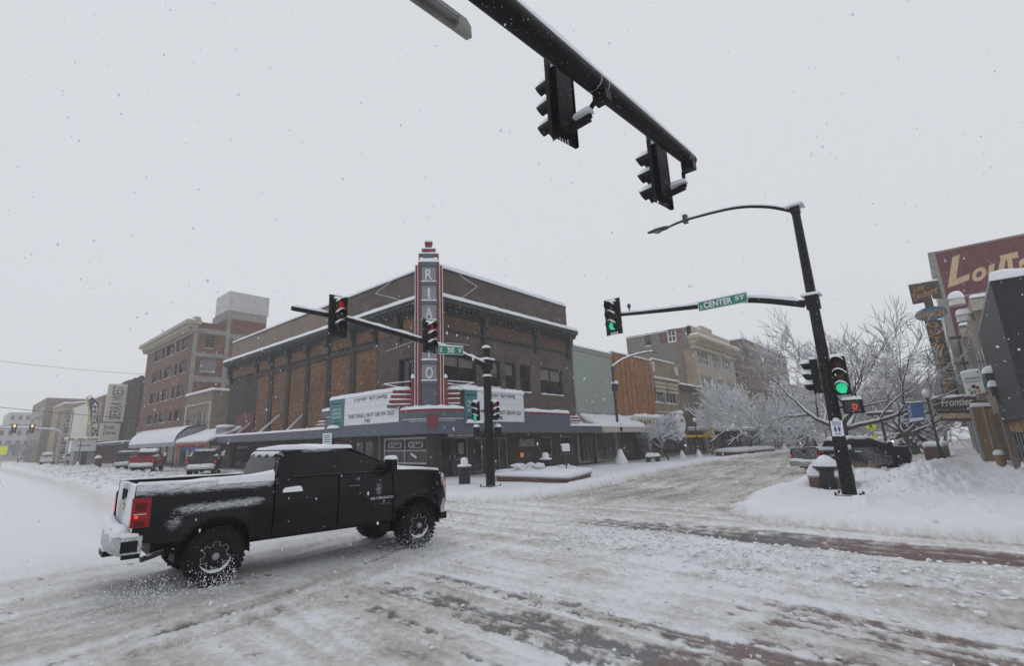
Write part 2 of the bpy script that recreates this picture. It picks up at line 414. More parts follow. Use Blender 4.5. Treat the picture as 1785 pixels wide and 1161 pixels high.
def dR(x, y):
    yr = np.interp(x, [14, 17, 20, 24.5, 27, 30, 34, 42, 70, 76, 400], [5.1, 5.2, 5.4, 5.5, 5., 3.2, 1.8, 1.1, 1.1, 5, 5])
    return rnd(x-14.05, yr-y, 2.6)
def fields(x, y):
    l = dL(x, y)+.35*(fbm(x*.9, y*.9, 3, 5)-.5); r = dR(x, y)+.35*(fbm(x*.8, y*.8, 3, 9)-.5)
    d = np.maximum(l, r)
    big = fbm(x*.45, y*.45, 3, 11); med = fbm(x*2.2, y*2.2, 4, 21); fine = fbm(x*9, y*9, 3, 31)
    lump = fbm(x*1.3, y*1.3, 4, 41, .6); clod = np.clip(fbm(x*4.5, y*4.5, 4, 47, .6)*2-.8, 0, 1)
    h = -.02+.05*(big-.5)
    # pavements under a hand's depth of snow, with the plough's berm on their edge
    h = h+.11*ss(-.15, .7, d)+ss(-.5, .2, d)*(.20*gs(d, .55, .6)*(.1+1.5*lump))+ss(.2, 1.5, d)*.10*(big-.4)
    bankR = gs(y, np.interp(x, [18, 24, 30, 40], [1.4, 1.6, 1.6, .9]), 1.0)*ss(19.5, 24, x)*ss(46, 36, x)
    h = h+bankR*(.34*(.4+.9*lump)+.10*clod)
    h = h+.30*gs(y, -1.9, .8)*ss(19, 24, x)*(lump)*(1+0*x)
    h = h+.26*ss(.5, .85, lump)*ss(1., 3., r)*ss(30, 14, np.hypot(x-22, y+1))*(1-gs(np.hypot(x-19.66,y-2.77),0,1.6))+.10*np.clip(clod-.25,0,1)*ss(19,23,x)*ss(.8,2,r)
    pathz = gs(y, np.interp(x, [14, 20, 30, 60], [-.8, -.5, -.4, -.6]), .75)*ss(18, 24, x)*ss(.5, 2, r)
    h = h*(1-.45*pathz)
    # windrows
    w1 = gs(x, 9.25+.35*(fbm(y*.6, y*0, 2, 3)-.5), .88)*ss(7.2, 5.2, y)
    h = h+w1*(.03+.34*np.clip(lump-.25, 0, 1))+w1*.09*ss(.1,.9,clod)+w1*.03*(fine-.5)
    w1b = gs(x, 10.7+.5*(big-.5), .28)*ss(8.5, 5.5, y); h = h+w1b*.07*lump*2
    w2 = (gs(x, np.interp(y, [18, 35, 60, 110, 300], [10.5, 9.8, 10.6, 9.5, 9]), 1.7))*ss(17, 26, y)
    h = h+w2*(.12+.75*np.clip(lump-.2, 0, 1))+w2*.12*clod
    park = ss(11.5, 13, x)*ss(16.4, 15.4, x)*ss(24, 30, y); h = h+park*.06
    # churned slush of the crossing
    churn = ss(.2, -.4, d)*(1-.8*ss(11, 15, y)*ss(8.5, 7, x))
    warp = 1.2*(fbm(x*.25, y*.25, 2, 51)-.5)
    ruts_y = fbm((x+warp*.25)*5.5, y*.28, 3, 61); ruts_x = fbm(x*.22, (y+warp*.5-.10*(x-3))*4.2, 3, 71)
    inX = np.maximum(ss(6.2, 7.2, y)*ss(10, 7, x)*ss(13.5, 11, y), ss(13, 17, x)*ss(5, 7, y))
    rut = ruts_x*inX+ruts_y*(1-inX)
    crumb = fbm(x*14, y*14, 3, 81, .65)
    h = h+churn*(.060*(rut-.5)+.020*(med-.5)+.018*np.clip(clod-.25, 0, 1)+.014*(crumb-.5))+(.008*(fine-.5)+.012*(med-.5))*(1-churn)
    # bare tracks: tyres have worn through
    sy = fbm((x+.12*warp)*9, y*.55, 4, 91, .6); sx = fbm(x*.5, (y-.13*x+.3*warp)*8, 4, 95, .6); cr = fbm(x*7, y*7, 4, 99, .7)
    bandc = 11.95+.25*(fbm(y*.4, y*0, 2, 7)-.5)
    b1 = ss(10.75, 11.35, x+.25*(big-.5))*ss(13.1, 12.5, x+.5*(big-.5)+.3*ss(3,6,y))*ss(9.2, 6.5, y)*(1.12-.16*ss(2.4,5,y))
    b1 = b1+.5*gs(x, 11.4, .2)*ss(6.5, 5, y)*ss(2.0, 3.2, y)
    b2 = (gs(x, 4.75+.02*(7-y), .42)+gs(x, 5.65-.0*y, .30)*.85+.7*gs(x, 6.9, .35)*ss(3, 1.5, y)+.6*gs(x, 3.9, .25))*ss(7.2, 5.9, y)
    pc = np.interp(x, [0, 1, 3.1, 5, 6.8, 9], [6.7, 6.85, 7.12, 7.7, 8.55, 9.3])
    b3 = .78*gs(y, pc, .12)*ss(10, 7.5, x)+.62*gs(y, pc-.45, .08)*ss(2.5, 3.3, x)*ss(6.5, 5, x)
    b4 = .68*gs(y, np.interp(x, [2, 4, 7, 9], [8.6, 8.5, 8.8, 9.3]), .5)*ss(9, 6.5, x)*ss(2.6, 3.4, x)
    bare = .96*np.clip(ss(.74, 1.12, b1+(sy-.5)*1.15+(cr-.5)*.5), 0, 1)
    bare = np.maximum(bare, .80*ss(.60, 1.12, b2*.98+.38*ss(3.2,1.8,y)*ss(4,4.8,x)*ss(8.6,7.6,x)+(sy-.5)*1.7+(cr-.5)*1.7))
    bare = np.maximum(bare, .80*ss(.66, 1.02, np.maximum(b3, b4*.8)+(sx-.5)*1.5+(cr-.5)*.9))
    bare = bare*(1-np.clip(w1*1.3, 0, 1))*ss(.1, -.3, d)
    h = h-bare*.022
    # lug prints left by single tyres
    tr = 0
    for off, wd in ((0, .13), (-.55, .11), (1.55, .13), (2.1, .12)):
        yy = pc+off+.06*(fbm(x*.3, x*0, 2, 131)-.5)*8; tr = np.maximum(tr, ss(wd*1.25, wd*.8, np.abs(y-yy))*ss(11, 8, x)*ss(-.5, .5, x)*ss(.35, .6, fbm(x*.8+off*7, y*.8, 2, 137)))
    ty = 0
    for xo, wd in ((3.3, .12), (6.25, .12), (7.55, .13), (8.2, .12)):
        xx = xo+.9*(fbm(y*.22+xo, y*0, 2, 141)-.5); ty = np.maximum(ty, ss(wd*1.25, wd*.8, np.abs(x-xx))*ss(10.5, 8, y)*ss(.35, .6, fbm(x*.8+xo, y*.8, 2, 147)))
    lug = .5+.5*np.sign(np.sin(2*np.pi*(x+.5*np.abs(y-pc))/.10)); lugy = .5+.5*np.sign(np.sin(2*np.pi*(y+.4*np.abs(x))/.10))
    h = h-churn*(tr*(.016+.014*lug)+ty*(.014+.012*lugy))
    trk = np.maximum(tr*(.5+.5*lug), ty*(.5+.5*lugy))*churn
    # dirt: ploughed sand and slush, brown-grey
    dirt = churn*(.40+1.0*(rut-.5)+.7*(crumb-.5)+.5*(med-.5)+.6*(big-.5))
    dirt = dirt*(1-.75*ss(9, 13, y)*ss(9.5, 6, x))*(1-.45*w2)-.42*w1*ss(6.5,4.5,y)+.10*w1*clod*crumb
    dirt = dirt+.28*ss(13, 18, x)*ss(5.5, 7, y)*ss(-.1, -.8, l)+.30*gs(d, -.15, .45)*crumb*1.6*ss(.4, -.4, d-.3)
    dirt = dirt-.25*ss(5.5, 3.5, x)*ss(4.5, 3, y)-.22*gs(x, 7.6, .9)*ss(6, 4, y)
    lane = gs(x, np.interp(y, [10, 20, 40, 110], [3.2, 4.6, 5.6, 5.6]), 1.0)*ss(10, 16, y); dirt = dirt+.32*lane*(.5+rut)
    dirt = np.clip(dirt+.16*trk, 0, 1)
    spots = ss(.80, .86, fbm(x*6, y*6, 3, 111, .6))*churn*.8
    dirt = np.clip(dirt+spots, 0, 1)
    return h, d, l, r, bare, dirt
def zg(x, y): return float(fields(np.array([float(x)]), np.array([float(y)]))[0][0])

def make_ground():
    rr = [1.0]
    while rr[-1] < 900:
        r0 = rr[-1]; q = .06 if r0 < 3.6 else max(.0042, min(.028, r0/984*.95)); q = q if r0 < 120 else .06
        rr.append(r0*(1+q))
    rr = np.array(rr)
    y0 = math.degrees(YAW)
    th = np.radians(np.concatenate([y0+np.arange(-54, 50, .105), y0+np.arange(50, 306, 4.)]))
    nr, nt_ = len(rr), len(th)
    X = rr[:, None]*np.cos(th)[None]; Y = rr[:, None]*np.sin(th)[None]
    h, d, l, r, bare, dirt = fields(X, Y)
    i = np.arange(nr-1)[:, None]*nt_; j = np.arange(nt_); jn = (j+1) % nt_
    q = np.stack([i+j, i+nt_+j, i+nt_+jn, i+jn], -1).reshape(-1, 4)
    P = np.stack([X.ravel(), Y.ravel(), h.ravel()], 1)
    cl = l.ravel()[q].mean(1) > .05; cr = (r.ravel()[q].mean(1) > .05) & ~cl
    for name, mask, lab in (('road', ~(cl | cr), 'road crossing under rutted dirty slush with bare tyre tracks'), ('pavement', cl, 'snow covered pavement round the corner theatre'), ('pavement', cr, 'snow covered pavement round the near right corner')):
        f = q[mask]; used = np.unique(f); remap = np.zeros(len(P), np.int64); remap[used] = np.arange(len(used)); f = remap[f]
        me = bpy.data.meshes.new(name); me.vertices.add(len(used)); me.vertices.foreach_set('co', P[used].astype(np.float32).ravel())
        me.loops.add(len(f)*4); me.loops.foreach_set('vertex_index', f.ravel().astype(np.int32))
        me.polygons.add(len(f)); me.polygons.foreach_set('loop_start', np.arange(0, len(f)*4, 4, dtype=np.int32)); me.polygons.foreach_set('loop_total', np.full(len(f), 4, np.int32))
        me.polygons.foreach_set('use_smooth', np.ones(len(f), bool)); me.update(); me.validate()
        for an, arr in (('bare', bare), ('dirt', dirt)):
            a = me.attributes.new(an, 'FLOAT', 'POINT'); a.data.foreach_set('value', arr.ravel()[used].astype(np.float32))
        me.materials.append(M['ground']); o = bpy.data.objects.new(name, me); col.objects.link(o); tag(o, lab, kind='structure')
m, t, b = nodes('ground'); g = geocoord(t)
ab = N(t, 'Attribute'); ab.attribute_name = 'bare'; ad = N(t, 'Attribute'); ad.attribute_name = 'dirt'
n1 = N(t, 'TexNoise', i_Scale=22., i_Detail=6., i_Roughness=.7); t.links.new(g.outputs['Position'], n1.inputs['Vector'])
n2 = N(t, 'TexNoise', i_Scale=90., i_Detail=4., i_Roughness=.7); t.links.new(g.outputs['Position'], n2.inputs['Vector'])
ms = N(t, 'MapRange', i_From_Min=.3, i_From_Max=.75, i_To_Min=-.10, i_To_Max=.10); t.links.new(n1.outputs[0], ms.inputs[0])
dd = N(t, 'Math', operation='ADD'); t.links.new(ad.outputs['Fac'], dd.inputs[0]); t.links.new(ms.outputs[0], dd.inputs[1])
base = ramp(t, dd.outputs[0], [(0, (.78, .80, .85)), (.12, (.74, .76, .80)), (.42, (.60, .595, .585)), (.72, (.45, .43, .405)), (1, (.28, .25, .22))])
sx = N(t, 'SeparateXYZ'); t.links.new(g.outputs['Position'], sx.inputs[0])
redm = N(t, 'MapRange', i_From_Min=2.35, i_From_Max=2.45, i_To_Min=1., i_To_Max=0.); t.links.new(sx.outputs[1], redm.inputs[0])
wet = mixc(t, redm.outputs[0], (.060, .060, .058), (.105, .042, .036))
bn = N(t, 'MapRange', i_From_Min=.35, i_From_Max=.7, i_To_Min=.55, i_To_Max=1.5); t.links.new(n2.outputs[0], bn.inputs[0])
wet = mixc(t, 1., wet, bn.outputs[0], 'MULTIPLY')
ba = N(t, 'MapRange', i_From_Min=-.25, i_From_Max=.25, i_To_Min=-.35, i_To_Max=.35)
s1_ = N(t, 'Math', operation='SUBTRACT'); s1_.inputs[1].default_value = .5; t.links.new(n2.outputs[0], s1_.inputs[0]); t.links.new(s1_.outputs[0], ba.inputs[0])
bb = N(t, 'Math', operation='ADD', use_clamp=True); t.links.new(ab.outputs['Fac'], bb.inputs[0]); t.links.new(ba.outputs[0], bb.inputs[1])
bf = N(t, 'Math', operation='MULTIPLY', use_clamp=True); t.links.new(bb.outputs[0], bf.inputs[0]); bmn = N(t, 'MapRange', i_From_Min=0., i_From_Max=.3); t.links.new(ab.outputs['Fac'], bmn.inputs[0]); t.links.new(bmn.outputs[0], bf.inputs[1])
t.links.new(mixc(t, bf.outputs[0], base.outputs[0], wet), b.inputs['Base Color'])
rg = N(t, 'MapRange', i_To_Min=.8, i_To_Max=.32); t.links.new(bf.outputs[0], rg.inputs[0]); t.links.new(rg.outputs[0], b.inputs['Roughness'])
b.inputs['Specular IOR Level'].default_value = .25
bp = N(t, 'Bump', i_Strength=.75, i_Distance=.04); t.links.new(n1.outputs[0], bp.inputs['Height'])
bp2 = N(t, 'Bump', i_Strength=.6, i_Distance=.012); t.links.new(n2.outputs[0], bp2.inputs['Height']); t.links.new(bp.outputs[0], bp2.inputs['Normal']); t.links.new(bp2.outputs[0], b.inputs['Normal'])
make_ground()
# broken lumps of ploughed snow lying on the ridges and along the kerbs
def clods():
    rg = np.random.default_rng(21); bm = bmesh.new(); bmesh.ops.create_icosphere(bm, subdivisions=1, radius=1); bv = np.array([v.co[:] for v in bm.verts]); bf = np.array([[v.index for v in f.verts] for f in bm.faces]); bm.free()
    C = []
    n = 2600; C.append((rg.normal(9.3, .55, n), rg.uniform(-1.5, 6.6, n), .010+.042*rg.random(n)**5))
    n = 500; C.append((rg.normal(10.6, .3, n), rg.uniform(-1.5, 7.5, n), .012+.04*rg.random(n)**3))
    n = 900; C.append((rg.uniform(12, 34, n), rg.uniform(-1.5, 13.5, n), .012+.045*rg.random(n)**3))
    n = 1200; C.append((rg.normal(9.9, 1.3, n), rg.uniform(20, 75, n), .04+.16*rg.random(n)**3))
    n = 700; C.append((rg.uniform(.5, 12, n), rg.uniform(-.5, 11, n), .008+.028*rg.random(n)**4))
    n = 380; C.append((rg.uniform(20, 32, n), rg.normal(1.5, .8, n), .015+.05*rg.random(n)**3))
    X, Y, S = [np.concatenate(k) for k in zip(*C)]
    h, d, l, r, bare, dirt = fields(X, Y); keep = ((np.arange(len(X)) < 3100) | (np.abs(d) < .7) | ((np.arange(len(X)) >= 4000)))
    keep &= ~((X > 1.6) & (X < 8.2) & (Y > 7.9) & (Y < 11.2)); keep &= np.hypot(X-19.66, Y-2.77) > .8; keep &= np.hypot(X, Y) > 3.5
    X, Y, S, h = X[keep], Y[keep], S[keep], h[keep]; n = len(X)
    P = bv[None]*(1+.45*(rg.random((n, len(bv), 1))-.5))*S[:, None, None]*np.stack([rg.uniform(.7, 1.4, n), rg.uniform(.7, 1.4, n), rg.uniform(.5, .9, n)], 1)[:, None]+np.stack([X, Y, h+S*.25], 1)[:, None]
    Fc = (np.arange(n)[:, None, None]*len(bv)+bf[None]).reshape(-1, 3)
    me = bpy.data.meshes.new('snow_clods'); me.from_pydata(P.reshape(-1, 3).tolist(), [], Fc.tolist()); me.polygons.foreach_set('use_smooth', [True]*len(me.polygons)); me.materials.append(M['clod']); me.update()
    o = bpy.data.objects.new('snow_clods', me); col.objects.link(o); tag(o, 'broken lumps of ploughed snow along the ridges and kerbs', 'snow', kind='stuff')
clods()

# ------------------------------------------------------------ building kit
WRN = random.Random(9)
class Wall:
    """a vertical plane x=c or y=c; s = inward sign; (u, z, d) with d metres inward"""
    def __init__(w, plane, c, s=1): w.p, w.c, w.s = plane, c, s
    def P(w, u, z, d=0): return V(w.c+d*w.s, u, z) if w.p == 'x' else V(u, w.c+d*w.s, z)
    def box(w, mb, ua, ub, za, zb, d0, d1):
        a = w.P(ua, za, d0); b = w.P(ub, zb, d1)
        return mb.box(min(a.x, b.x), max(a.x, b.x), min(a.y, b.y), max(a.y, b.y), min(a.z, b.z), max(a.z, b.z))
    def uz(w, x, y):
        p = gx(x, y, w.c) if w.p == 'x' else gy(x, y, w.c)
        return (p.y if w.p == 'x' else p.x), p.z
    def rect(w, x0, x1, yt, yb):      # photo box (taken at its middle) -> ua, ub, za, zb
        ym = (yt+yb)/2; xm = (x0+x1)/2
        a, b = w.uz(x0, ym)[0], w.uz(x1, ym)[0]; zt = w.uz(xm, yt)[1]; zb = w.uz(xm, yb)[1]
        return (min(a, b), max(a, b), min(zt, zb), max(zt, zb))
def facade(w, name, parent, u0, u1, z0, z1, holes, mat, rev=.22):
    us = sorted({u0, u1, *[h[0] for h in holes], *[h[1] for h in holes]}); zs = sorted({z0, z1, *[h[2] for h in holes], *[h[3] for h in holes]})
    mb = MB()
    for a, b in zip(us, us[1:]):
        for c, d in zip(zs, zs[1:]):
            um, zm = (a+b)/2, (c+d)/2
            if not any(h[0] < um < h[1] and h[2] < zm < h[3] for h in holes): mb.quad(w.P(a, c), w.P(b, c), w.P(b, d), w.P(a, d))
    for a, b, c, d in holes:
        mb.quad(w.P(a, c), w.P(b, c), w.P(b, c, rev), w.P(a, c, rev)); mb.quad(w.P(a, d), w.P(b, d), w.P(b, d, rev), w.P(a, d, rev))
        mb.quad(w.P(a, c), w.P(a, d), w.P(a, d, rev), w.P(a, c, rev)); mb.quad(w.P(b, c), w.P(b, d), w.P(b, d, rev), w.P(b, c, rev))
    return mb.build(name, mat, parent)
def window(w, parent, h, frame, pane='glass', nx=1, nz=1, fw_=.06, d=.14, sill=True, name='window', xs=None):
    a, b, c, e = h; mb = MB(); g_ = .004
    a += g_; b -= g_; c += g_; e -= g_
    w.box(mb, a, a+fw_, c, e, d-.05, d+.03); w.box(mb, b-fw_, b, c, e, d-.05, d+.03)
    w.box(mb, a+fw_, b-fw_, e-fw_, e, d-.05, d+.03); w.box(mb, a+fw_, b-fw_, c, c+fw_, d-.05, d+.03)
    for k in range(1, nx): u = a+(b-a)*k/nx if xs is None else a+(b-a)*xs[k-1]; w.box(mb, u-fw_*.35, u+fw_*.35, c+fw_, e-fw_, d-.04, d+.02)
    for k in range(1, nz): z = c+(e-c)*k/nz; w.box(mb, a+fw_, b-fw_, z-fw_*.35, z+fw_*.35, d-.035, d+.015)
    o = mb.build(name, M[frame], parent)
    pb = MB(); pb.quad(w.P(a, c, d+.032), w.P(b, c, d+.032), w.P(b, e, d+.032), w.P(a, e, d+.032)); pb.build('pane', M[pane], o)
    if pane in ('glass', 'glass_grey') and e-c > .8 and sill and WRN.random() < .5:
        f_ = WRN.uniform(.2, .65); bb_ = MB(); bb_.quad(w.P(a+fw_, e-(e-c)*f_, d+.028), w.P(b-fw_, e-(e-c)*f_, d+.028), w.P(b-fw_, e-fw_, d+.028), w.P(a+fw_, e-fw_, d+.028)); bb_.build('blind', M['blind'], o)
    if sill:
        q = MB(); q.snow(w.P(a, c+.0, -.06), w.P(b, c, -.06), w.P(b, c, d-.05), w.P(a, c, d-.05), .06 if sill is True else sill, nv=4); q.build('snow', M['snow'], o, True)
    return o
def shell(parent, x0, x1, y0, y1, z1, mat, skip=(), roofmat='roof_grey', z0=-.1, name='wall'):
    """the sides of a block that carry no openings, and its roof"""
    if isinstance(mat, str): mat = M[mat]
    mb = MB()
    if 'x0' not in skip: mb.quad((x0, y0, z0), (x0, y1, z0), (x0, y1, z1), (x0, y0, z1))
    if 'x1' not in skip: mb.quad((x1, y0, z0), (x1, y1, z0), (x1, y1, z1), (x1, y0, z1))
    if 'y0' not in skip: mb.quad((x0, y0, z0), (x1, y0, z0), (x1, y0, z1), (x0, y0, z1))
    if 'y1' not in skip: mb.quad((x0, y1, z0), (x1, y1, z0), (x1, y1, z1), (x0, y1, z1))
    if mb.v: mb.build(name, mat, parent)
    r = MB(); r.quad((x0, y0, z1-.3), (x1, y0, z1-.3), (x1, y1, z1-.3), (x0, y1, z1-.3)); r.build('roof', M['snow'], parent)
def coping(parent, pts, t=.16, wd=.34, lift=0):
    """snow lying along a parapet"""
    mb = MB()
    for p, q in zip(pts, pts[1:]):
        p, q = Vector(p), Vector(q); d = (q-p).normalized(); n = V(-d.y, d.x, 0)*wd/2
        mb.snow(p-n-d*.02, q-n+d*.02, q+n+d*.02, p+n-d*.02, t, nv=7, rag=.25)
    return mb.build('snow', M['snow'], parent, True)

# ------------------------------------------------------------ the corner theatre
X0, Y0 = 19.6, 22.0
WL, WR = Wall('x', X0), Wall('y', Y0)
th = thing('theatre_building', 'two storey brown brick corner theatre with orange brick bays and dark cornice', 'building', (X0, Y0, 0))
YE, XE = 54.0, 34.8
lw = [WL.rect(695, 723.5, 625, 690)]
WLs = (WL.uz(411, 700)[0], WL.uz(443, 700)[0])
pan = [(452, 473), (478.6, 502), (507.7, 534.6), (541, 570.5), (578, 612), (621, 658)]
panU = [tuple(sorted((WL.uz(a, 650)[0], WL.uz(b, 650)[0]))) for a, b in pan]
ground_holes_L = []
facade(WL, 'wall', th, Y0, panU[-1][0], 2.9, 10.0, lw, M['brick_brown'])
facade(WL, 'wall', th, panU[-1][0], YE, 2.9, 9.9, [], M['brick_dark'])
# orange brick bays, slightly recessed into dark piers: piers stand proud
pz1 = 8.55
for a, b in panU:
    mb = MB(); WL.box(mb, a, b, 3.0, pz1, -.04, .05); mb.build('brick_panel', M['brick_orange'], th)
prev = YE
edges = sorted([u for p in panU for u in p])
for k in range(1, len(edges)-1, 2):
    mb = MB(); WL.box(mb, edges[k]+.01, edges[k+1]-.01, 3.0, 9.9, -.14, .05); mb.build('pier', M['brick_dark'], th)
mb = MB(); WL.box(mb, edges[0], edges[-1]+.3, 8.56, 8.95, -.17, .05); WL.box(mb, edges[0], YE, 9.0, 9.06, -.2, .05); mb.build('band', M['brick_dark'], th)
# frieze of orange brick between dark brackets
fr = [(413, 470), (478, 503), (510, 535), (542, 572), (580, 612), (621, 660), (668, 722)]
def frieze(W, a, b, z0=9.08, z1=9.92):
    mb = MB(); W.box(mb, a, b, z0, z1, -.08, .05); mb.build('frieze_panel', M['brick_orange' if W is WL else 'brick_rust'], th)
cuts = [Y0+.2]+[(edges[k]+edges[k+1])/2 for k in range(1, len(edges)-1, 2)]
cuts = [Y0+.2, Y0+(edges[0]-Y0)*.55, edges[0]+.2]+[(edges[k]+edges[k+1])/2 for k in range(1, len(edges)-1, 2)]+[edges[-1]+.2, YE-.5]
for a, b in zip(cuts, cuts[1:]): frieze(WL, a+.3, b-.3)
def bracket(W, u):
    mb = MB(); W.box(mb, u-.22, u+.22, 9.5, 10.3, -.5, .03); W.box(mb, u-.18, u+.18, 8.9, 9.5, -.28, .03); W.box(mb, u-.13, u+.13, 8.5, 8.9, -.2, .03); mb.build('bracket', M['cornice'], th)
for u in cuts[1:]: bracket(WL, u)
# red service door in the upper dark bay
mb = MB(); a, b, c, d = WL.rect(412, 442, 722, 757); WL.box(mb, a, b, 3.0, d, -.06, .05); mb.build('shutter', M['red_door'], th)
# right face
rw = [WR.rect(772, 830, 620, 672), WR.rect(852, 872, 629, 676), WR.rect(881, 899, 633, 681), WR.rect(907, 925, 637, 685), WR.rect(942, 981, 643, 689)]
facade(WR, 'wall', th, X0, XE, 2.9, 9.95, rw, M['brick_brown'])
for h in rw: window(WR, th, h, 'trim_dark', nx=2 if h[1]-h[0] > 1.5 else 1, nz=2 if h[1]-h[0] < 1.5 else 1, fw_=.09, d=.2, sill=.09)
for h in lw: window(WL, th, h, 'trim_dark', nx=2, nz=1, fw_=.09, d=.2)
cr_ = [X0+.3, WR.uz(841, 590)[0], WR.uz(932, 600)[0], XE-.45]
for a, b in zip(cr_, cr_[1:]): frieze(WR, a+.28, b-.28)
for u in cr_[1:]: bracket(WR, u)
mb = MB(); WR.box(mb, X0, XE, 8.9, 9.05, -.14, .05); mb.build('band', M['cornice'], th)
# cornice: stepped mouldings round both faces
steps = [(9.95, 10.12, .16), (10.12, 10.34, .34), (10.34, 10.48, .62), (10.48, 10.70, .80), (10.70, 10.76, .86)]
mb = MB()
for z0, z1, p in steps:
    mb.box(X0-p, X0+.3, Y0-p, YE+.15, z0, z1); mb.box(X0+.3, XE+.15, Y0-p, Y0+.3, z0, z1)
cor = mb.build('cornice', M['cornice'], th)
mb = MB()
u = Y0
while u < YE-.3: mb.box(X0-.58, X0-.36, u, u+.16, 10.16, 10.335); u += .42
u = X0
while u < XE: mb.box(u, u+.16, Y0-.58, Y0-.36, 10.16, 10.335); u += .42
mb.build('dentils', M['cornice'], th)['kind'] = 'stuff'
mb = MB(); mb.snow((X0-.86, Y0-.86, 10.76), (X0-.86, YE+.15, 10.76), (X0-.02, YE+.15, 10.76), (X0-.02, Y0-.86, 10.76), .30, nv=7, rag=.12)
mb.snow((X0-.3, Y0-.86, 10.76), (XE+.15, Y0-.86, 10.76), (XE+.15, Y0-.02, 10.76), (X0-.3, Y0-.02, 10.76), .30, nv=7, rag=.12); mb.build('snow', M['snow'], cor, True)
# attic storey
ysp = WL.uz(575, 540)[0]
mb = MB(); mb.box(X0, X0+.35, Y0, ysp, 10.5, 13.0); mb.box(X0+.35, XE-.2, Y0, Y0+.35, 10.5, 13.0); mb.box(XE-.55, XE-.2, Y0+.35, Y0+14, 10.5, 13.0); mb.build('attic', M['brick_brown'], th)
mb = MB(); mb.box(X0, X0+.35, ysp, YE, 10.5, 13.0); mb.box(X0+.35, X0+14, YE-.35, YE, 6, 13.0); mb.build('attic', M['stucco_tan'], th)
coping(th, [(X0+.13, YE, 13.0), (X0+.13, Y0+.1, 13.0)], .2, .46); coping(th, [(X0+.1, Y0+.13, 13.0), (XE-.2, Y0+.13, 13.0)], .34, .46)
mb = MB(); mb.box(X0-.03, X0+.38, Y0-.03, YE, 12.88, 13.0); mb.box(X0+.38, XE-.17, Y0-.03, Y0+.38, 12.88, 13.0); mb.build('coping', M['trim_dark'], th)
mb = MB(); mb.quad((X0+.3, Y0+.3, 12), (XE-.3, Y0+.3, 12), (XE-.3, YE, 12), (X0+.3, YE, 12)); mb.build('roof', M['snow'], th)
mb = MB(); mb.quad((XE, Y0, -.1), (XE, Y0+14, -.1), (XE, Y0+14, 10.5), (XE, Y0, 10.5)); mb.quad((XE, YE, -.1), (X0, YE, -.1), (X0, YE, 10.5), (XE, YE, 10.5)); mb.quad((XE-.2, Y0+14, 5), (XE-.2, YE, 5), (XE-.2, YE, 12), (XE-.2, Y0+14, 12)); mb.build('wall', M['brick_dark'], th)
# ground floor: brick piers, shop windows, doors
gL = [WL.rect(668, 743, 764, 814)]
gL2 = [WL.rect(480, 560, 780, 815), WL.rect(578, 606, 778, 815), WL.rect(612, 650, 778, 815)]
def clampz(h, z0=.35, z1=2.35): return (h[0], h[1], max(h[2], z0), min(h[3], z1))
g1 = (gL[0][0], gL[0][1], .85, 2.4)
dark = [(h[0], h[1], .2, 2.35) for h in gL2]
gend = WL.rect(405, 470, 775, 815)
dark.append((gend[0], gend[1], .2, 2.3))
facade(WL, 'wall', th, Y0, g1[1]+.1, -.1, 2.9, [g1], M['brick_pier'])
facade(WL, 'wall', th, g1[1]+.1, gend[1]+.6, -.1, 2.9, dark, M['brick_dark'])
facade(WL, 'wall', th, gend[1]+.6, YE, -.1, 2.9, [], M['purple_wall'])
window(WL, th, g1, 'trim_white', 'glass_store', 2, 2, .07, .1)
for k, h in enumerate(dark):
    window(WL, th, h, 'trim_dark' if k != 1 and k != 2 else 'maroon', 'glass', 2, 1, .12, .15, sill=False, name='poster_case' if k in (1, 2) else 'window')
gR = [(20.2, 21.1, .15, 2.3), (21.35, 22.5, 1.0, 2.35)]
r_ = [WR.rect(828, 843, 772, 820), WR.rect(858, 886, 768, 818), WR.rect(943, 964, 767, 797), WR.rect(977, 1000, 767, 806), WR.rect(1006, 1034, 768, 812)]
gR += [(h[0], h[1], .2 if i in (0, 1, 4) else .95, 2.3) for i, h in enumerate(r_)]
gR.append((WR.uz(1040, 790)[0], XE-.2, .3, 2.3))
facade(WR, 'wall', th, X0, XE, -.1, 2.9, gR, M['brick_pier'])
for k, h in enumerate(gR):
    nm = 'door' if k in (0, 2, 3) else 'window'
    o = window(WR, th, h, 'trim_grey' if k not in (0,) else 'trim_dark', 'glass_store', 2 if k in (3, 6) else 1, 1, .07, .12, sill=False, name=nm)
    if nm == 'door': mb = MB(); WR.box(mb, h[1]-.2, h[1]-.16, 1.0, 1.3, .02, .07); mb.build('handle', M['galv'], o)
# things shown in the shop windows
a, b, c, d = g1
for k in (0, 1):
    u0 = a+(b-a)*(.06+.48*k); u1 = u0+(b-a)*.40
    mb = MB(); WL.box(mb, u0, u1, 1.72, 2.22, .09, .12); o = mb.build('poster', M['poster_black'], th)
    mb = MB(); n_ = 26
    for i in range(n_):
        q0 = 2*math.pi*i/n_; q1 = 2*math.pi*(i+1)/n_; cu, cz = (u0+u1)/2, 1.97; ru, rz = (u1-u0)*.40, .19
        f = lambda q, s: WL.P(cu+ru*s*np.sign(math.cos(q))*abs(math.cos(q))**.5, cz+rz*s*np.sign(math.sin(q))*abs(math.sin(q))**.5, .086)
        mb.quad(f(q0, 1), f(q1, 1), f(q1, .88), f(q0, .88))
    mb.build('print', M['white_paint'], o)
    text_mb('Root Beer\nFloat', WL.P(cu+ru*.62, 1.84, .088), (0, -ru*1.24, 0), (0, 0, .27), .004, .01, .2).build('print', M['white_paint'], o)
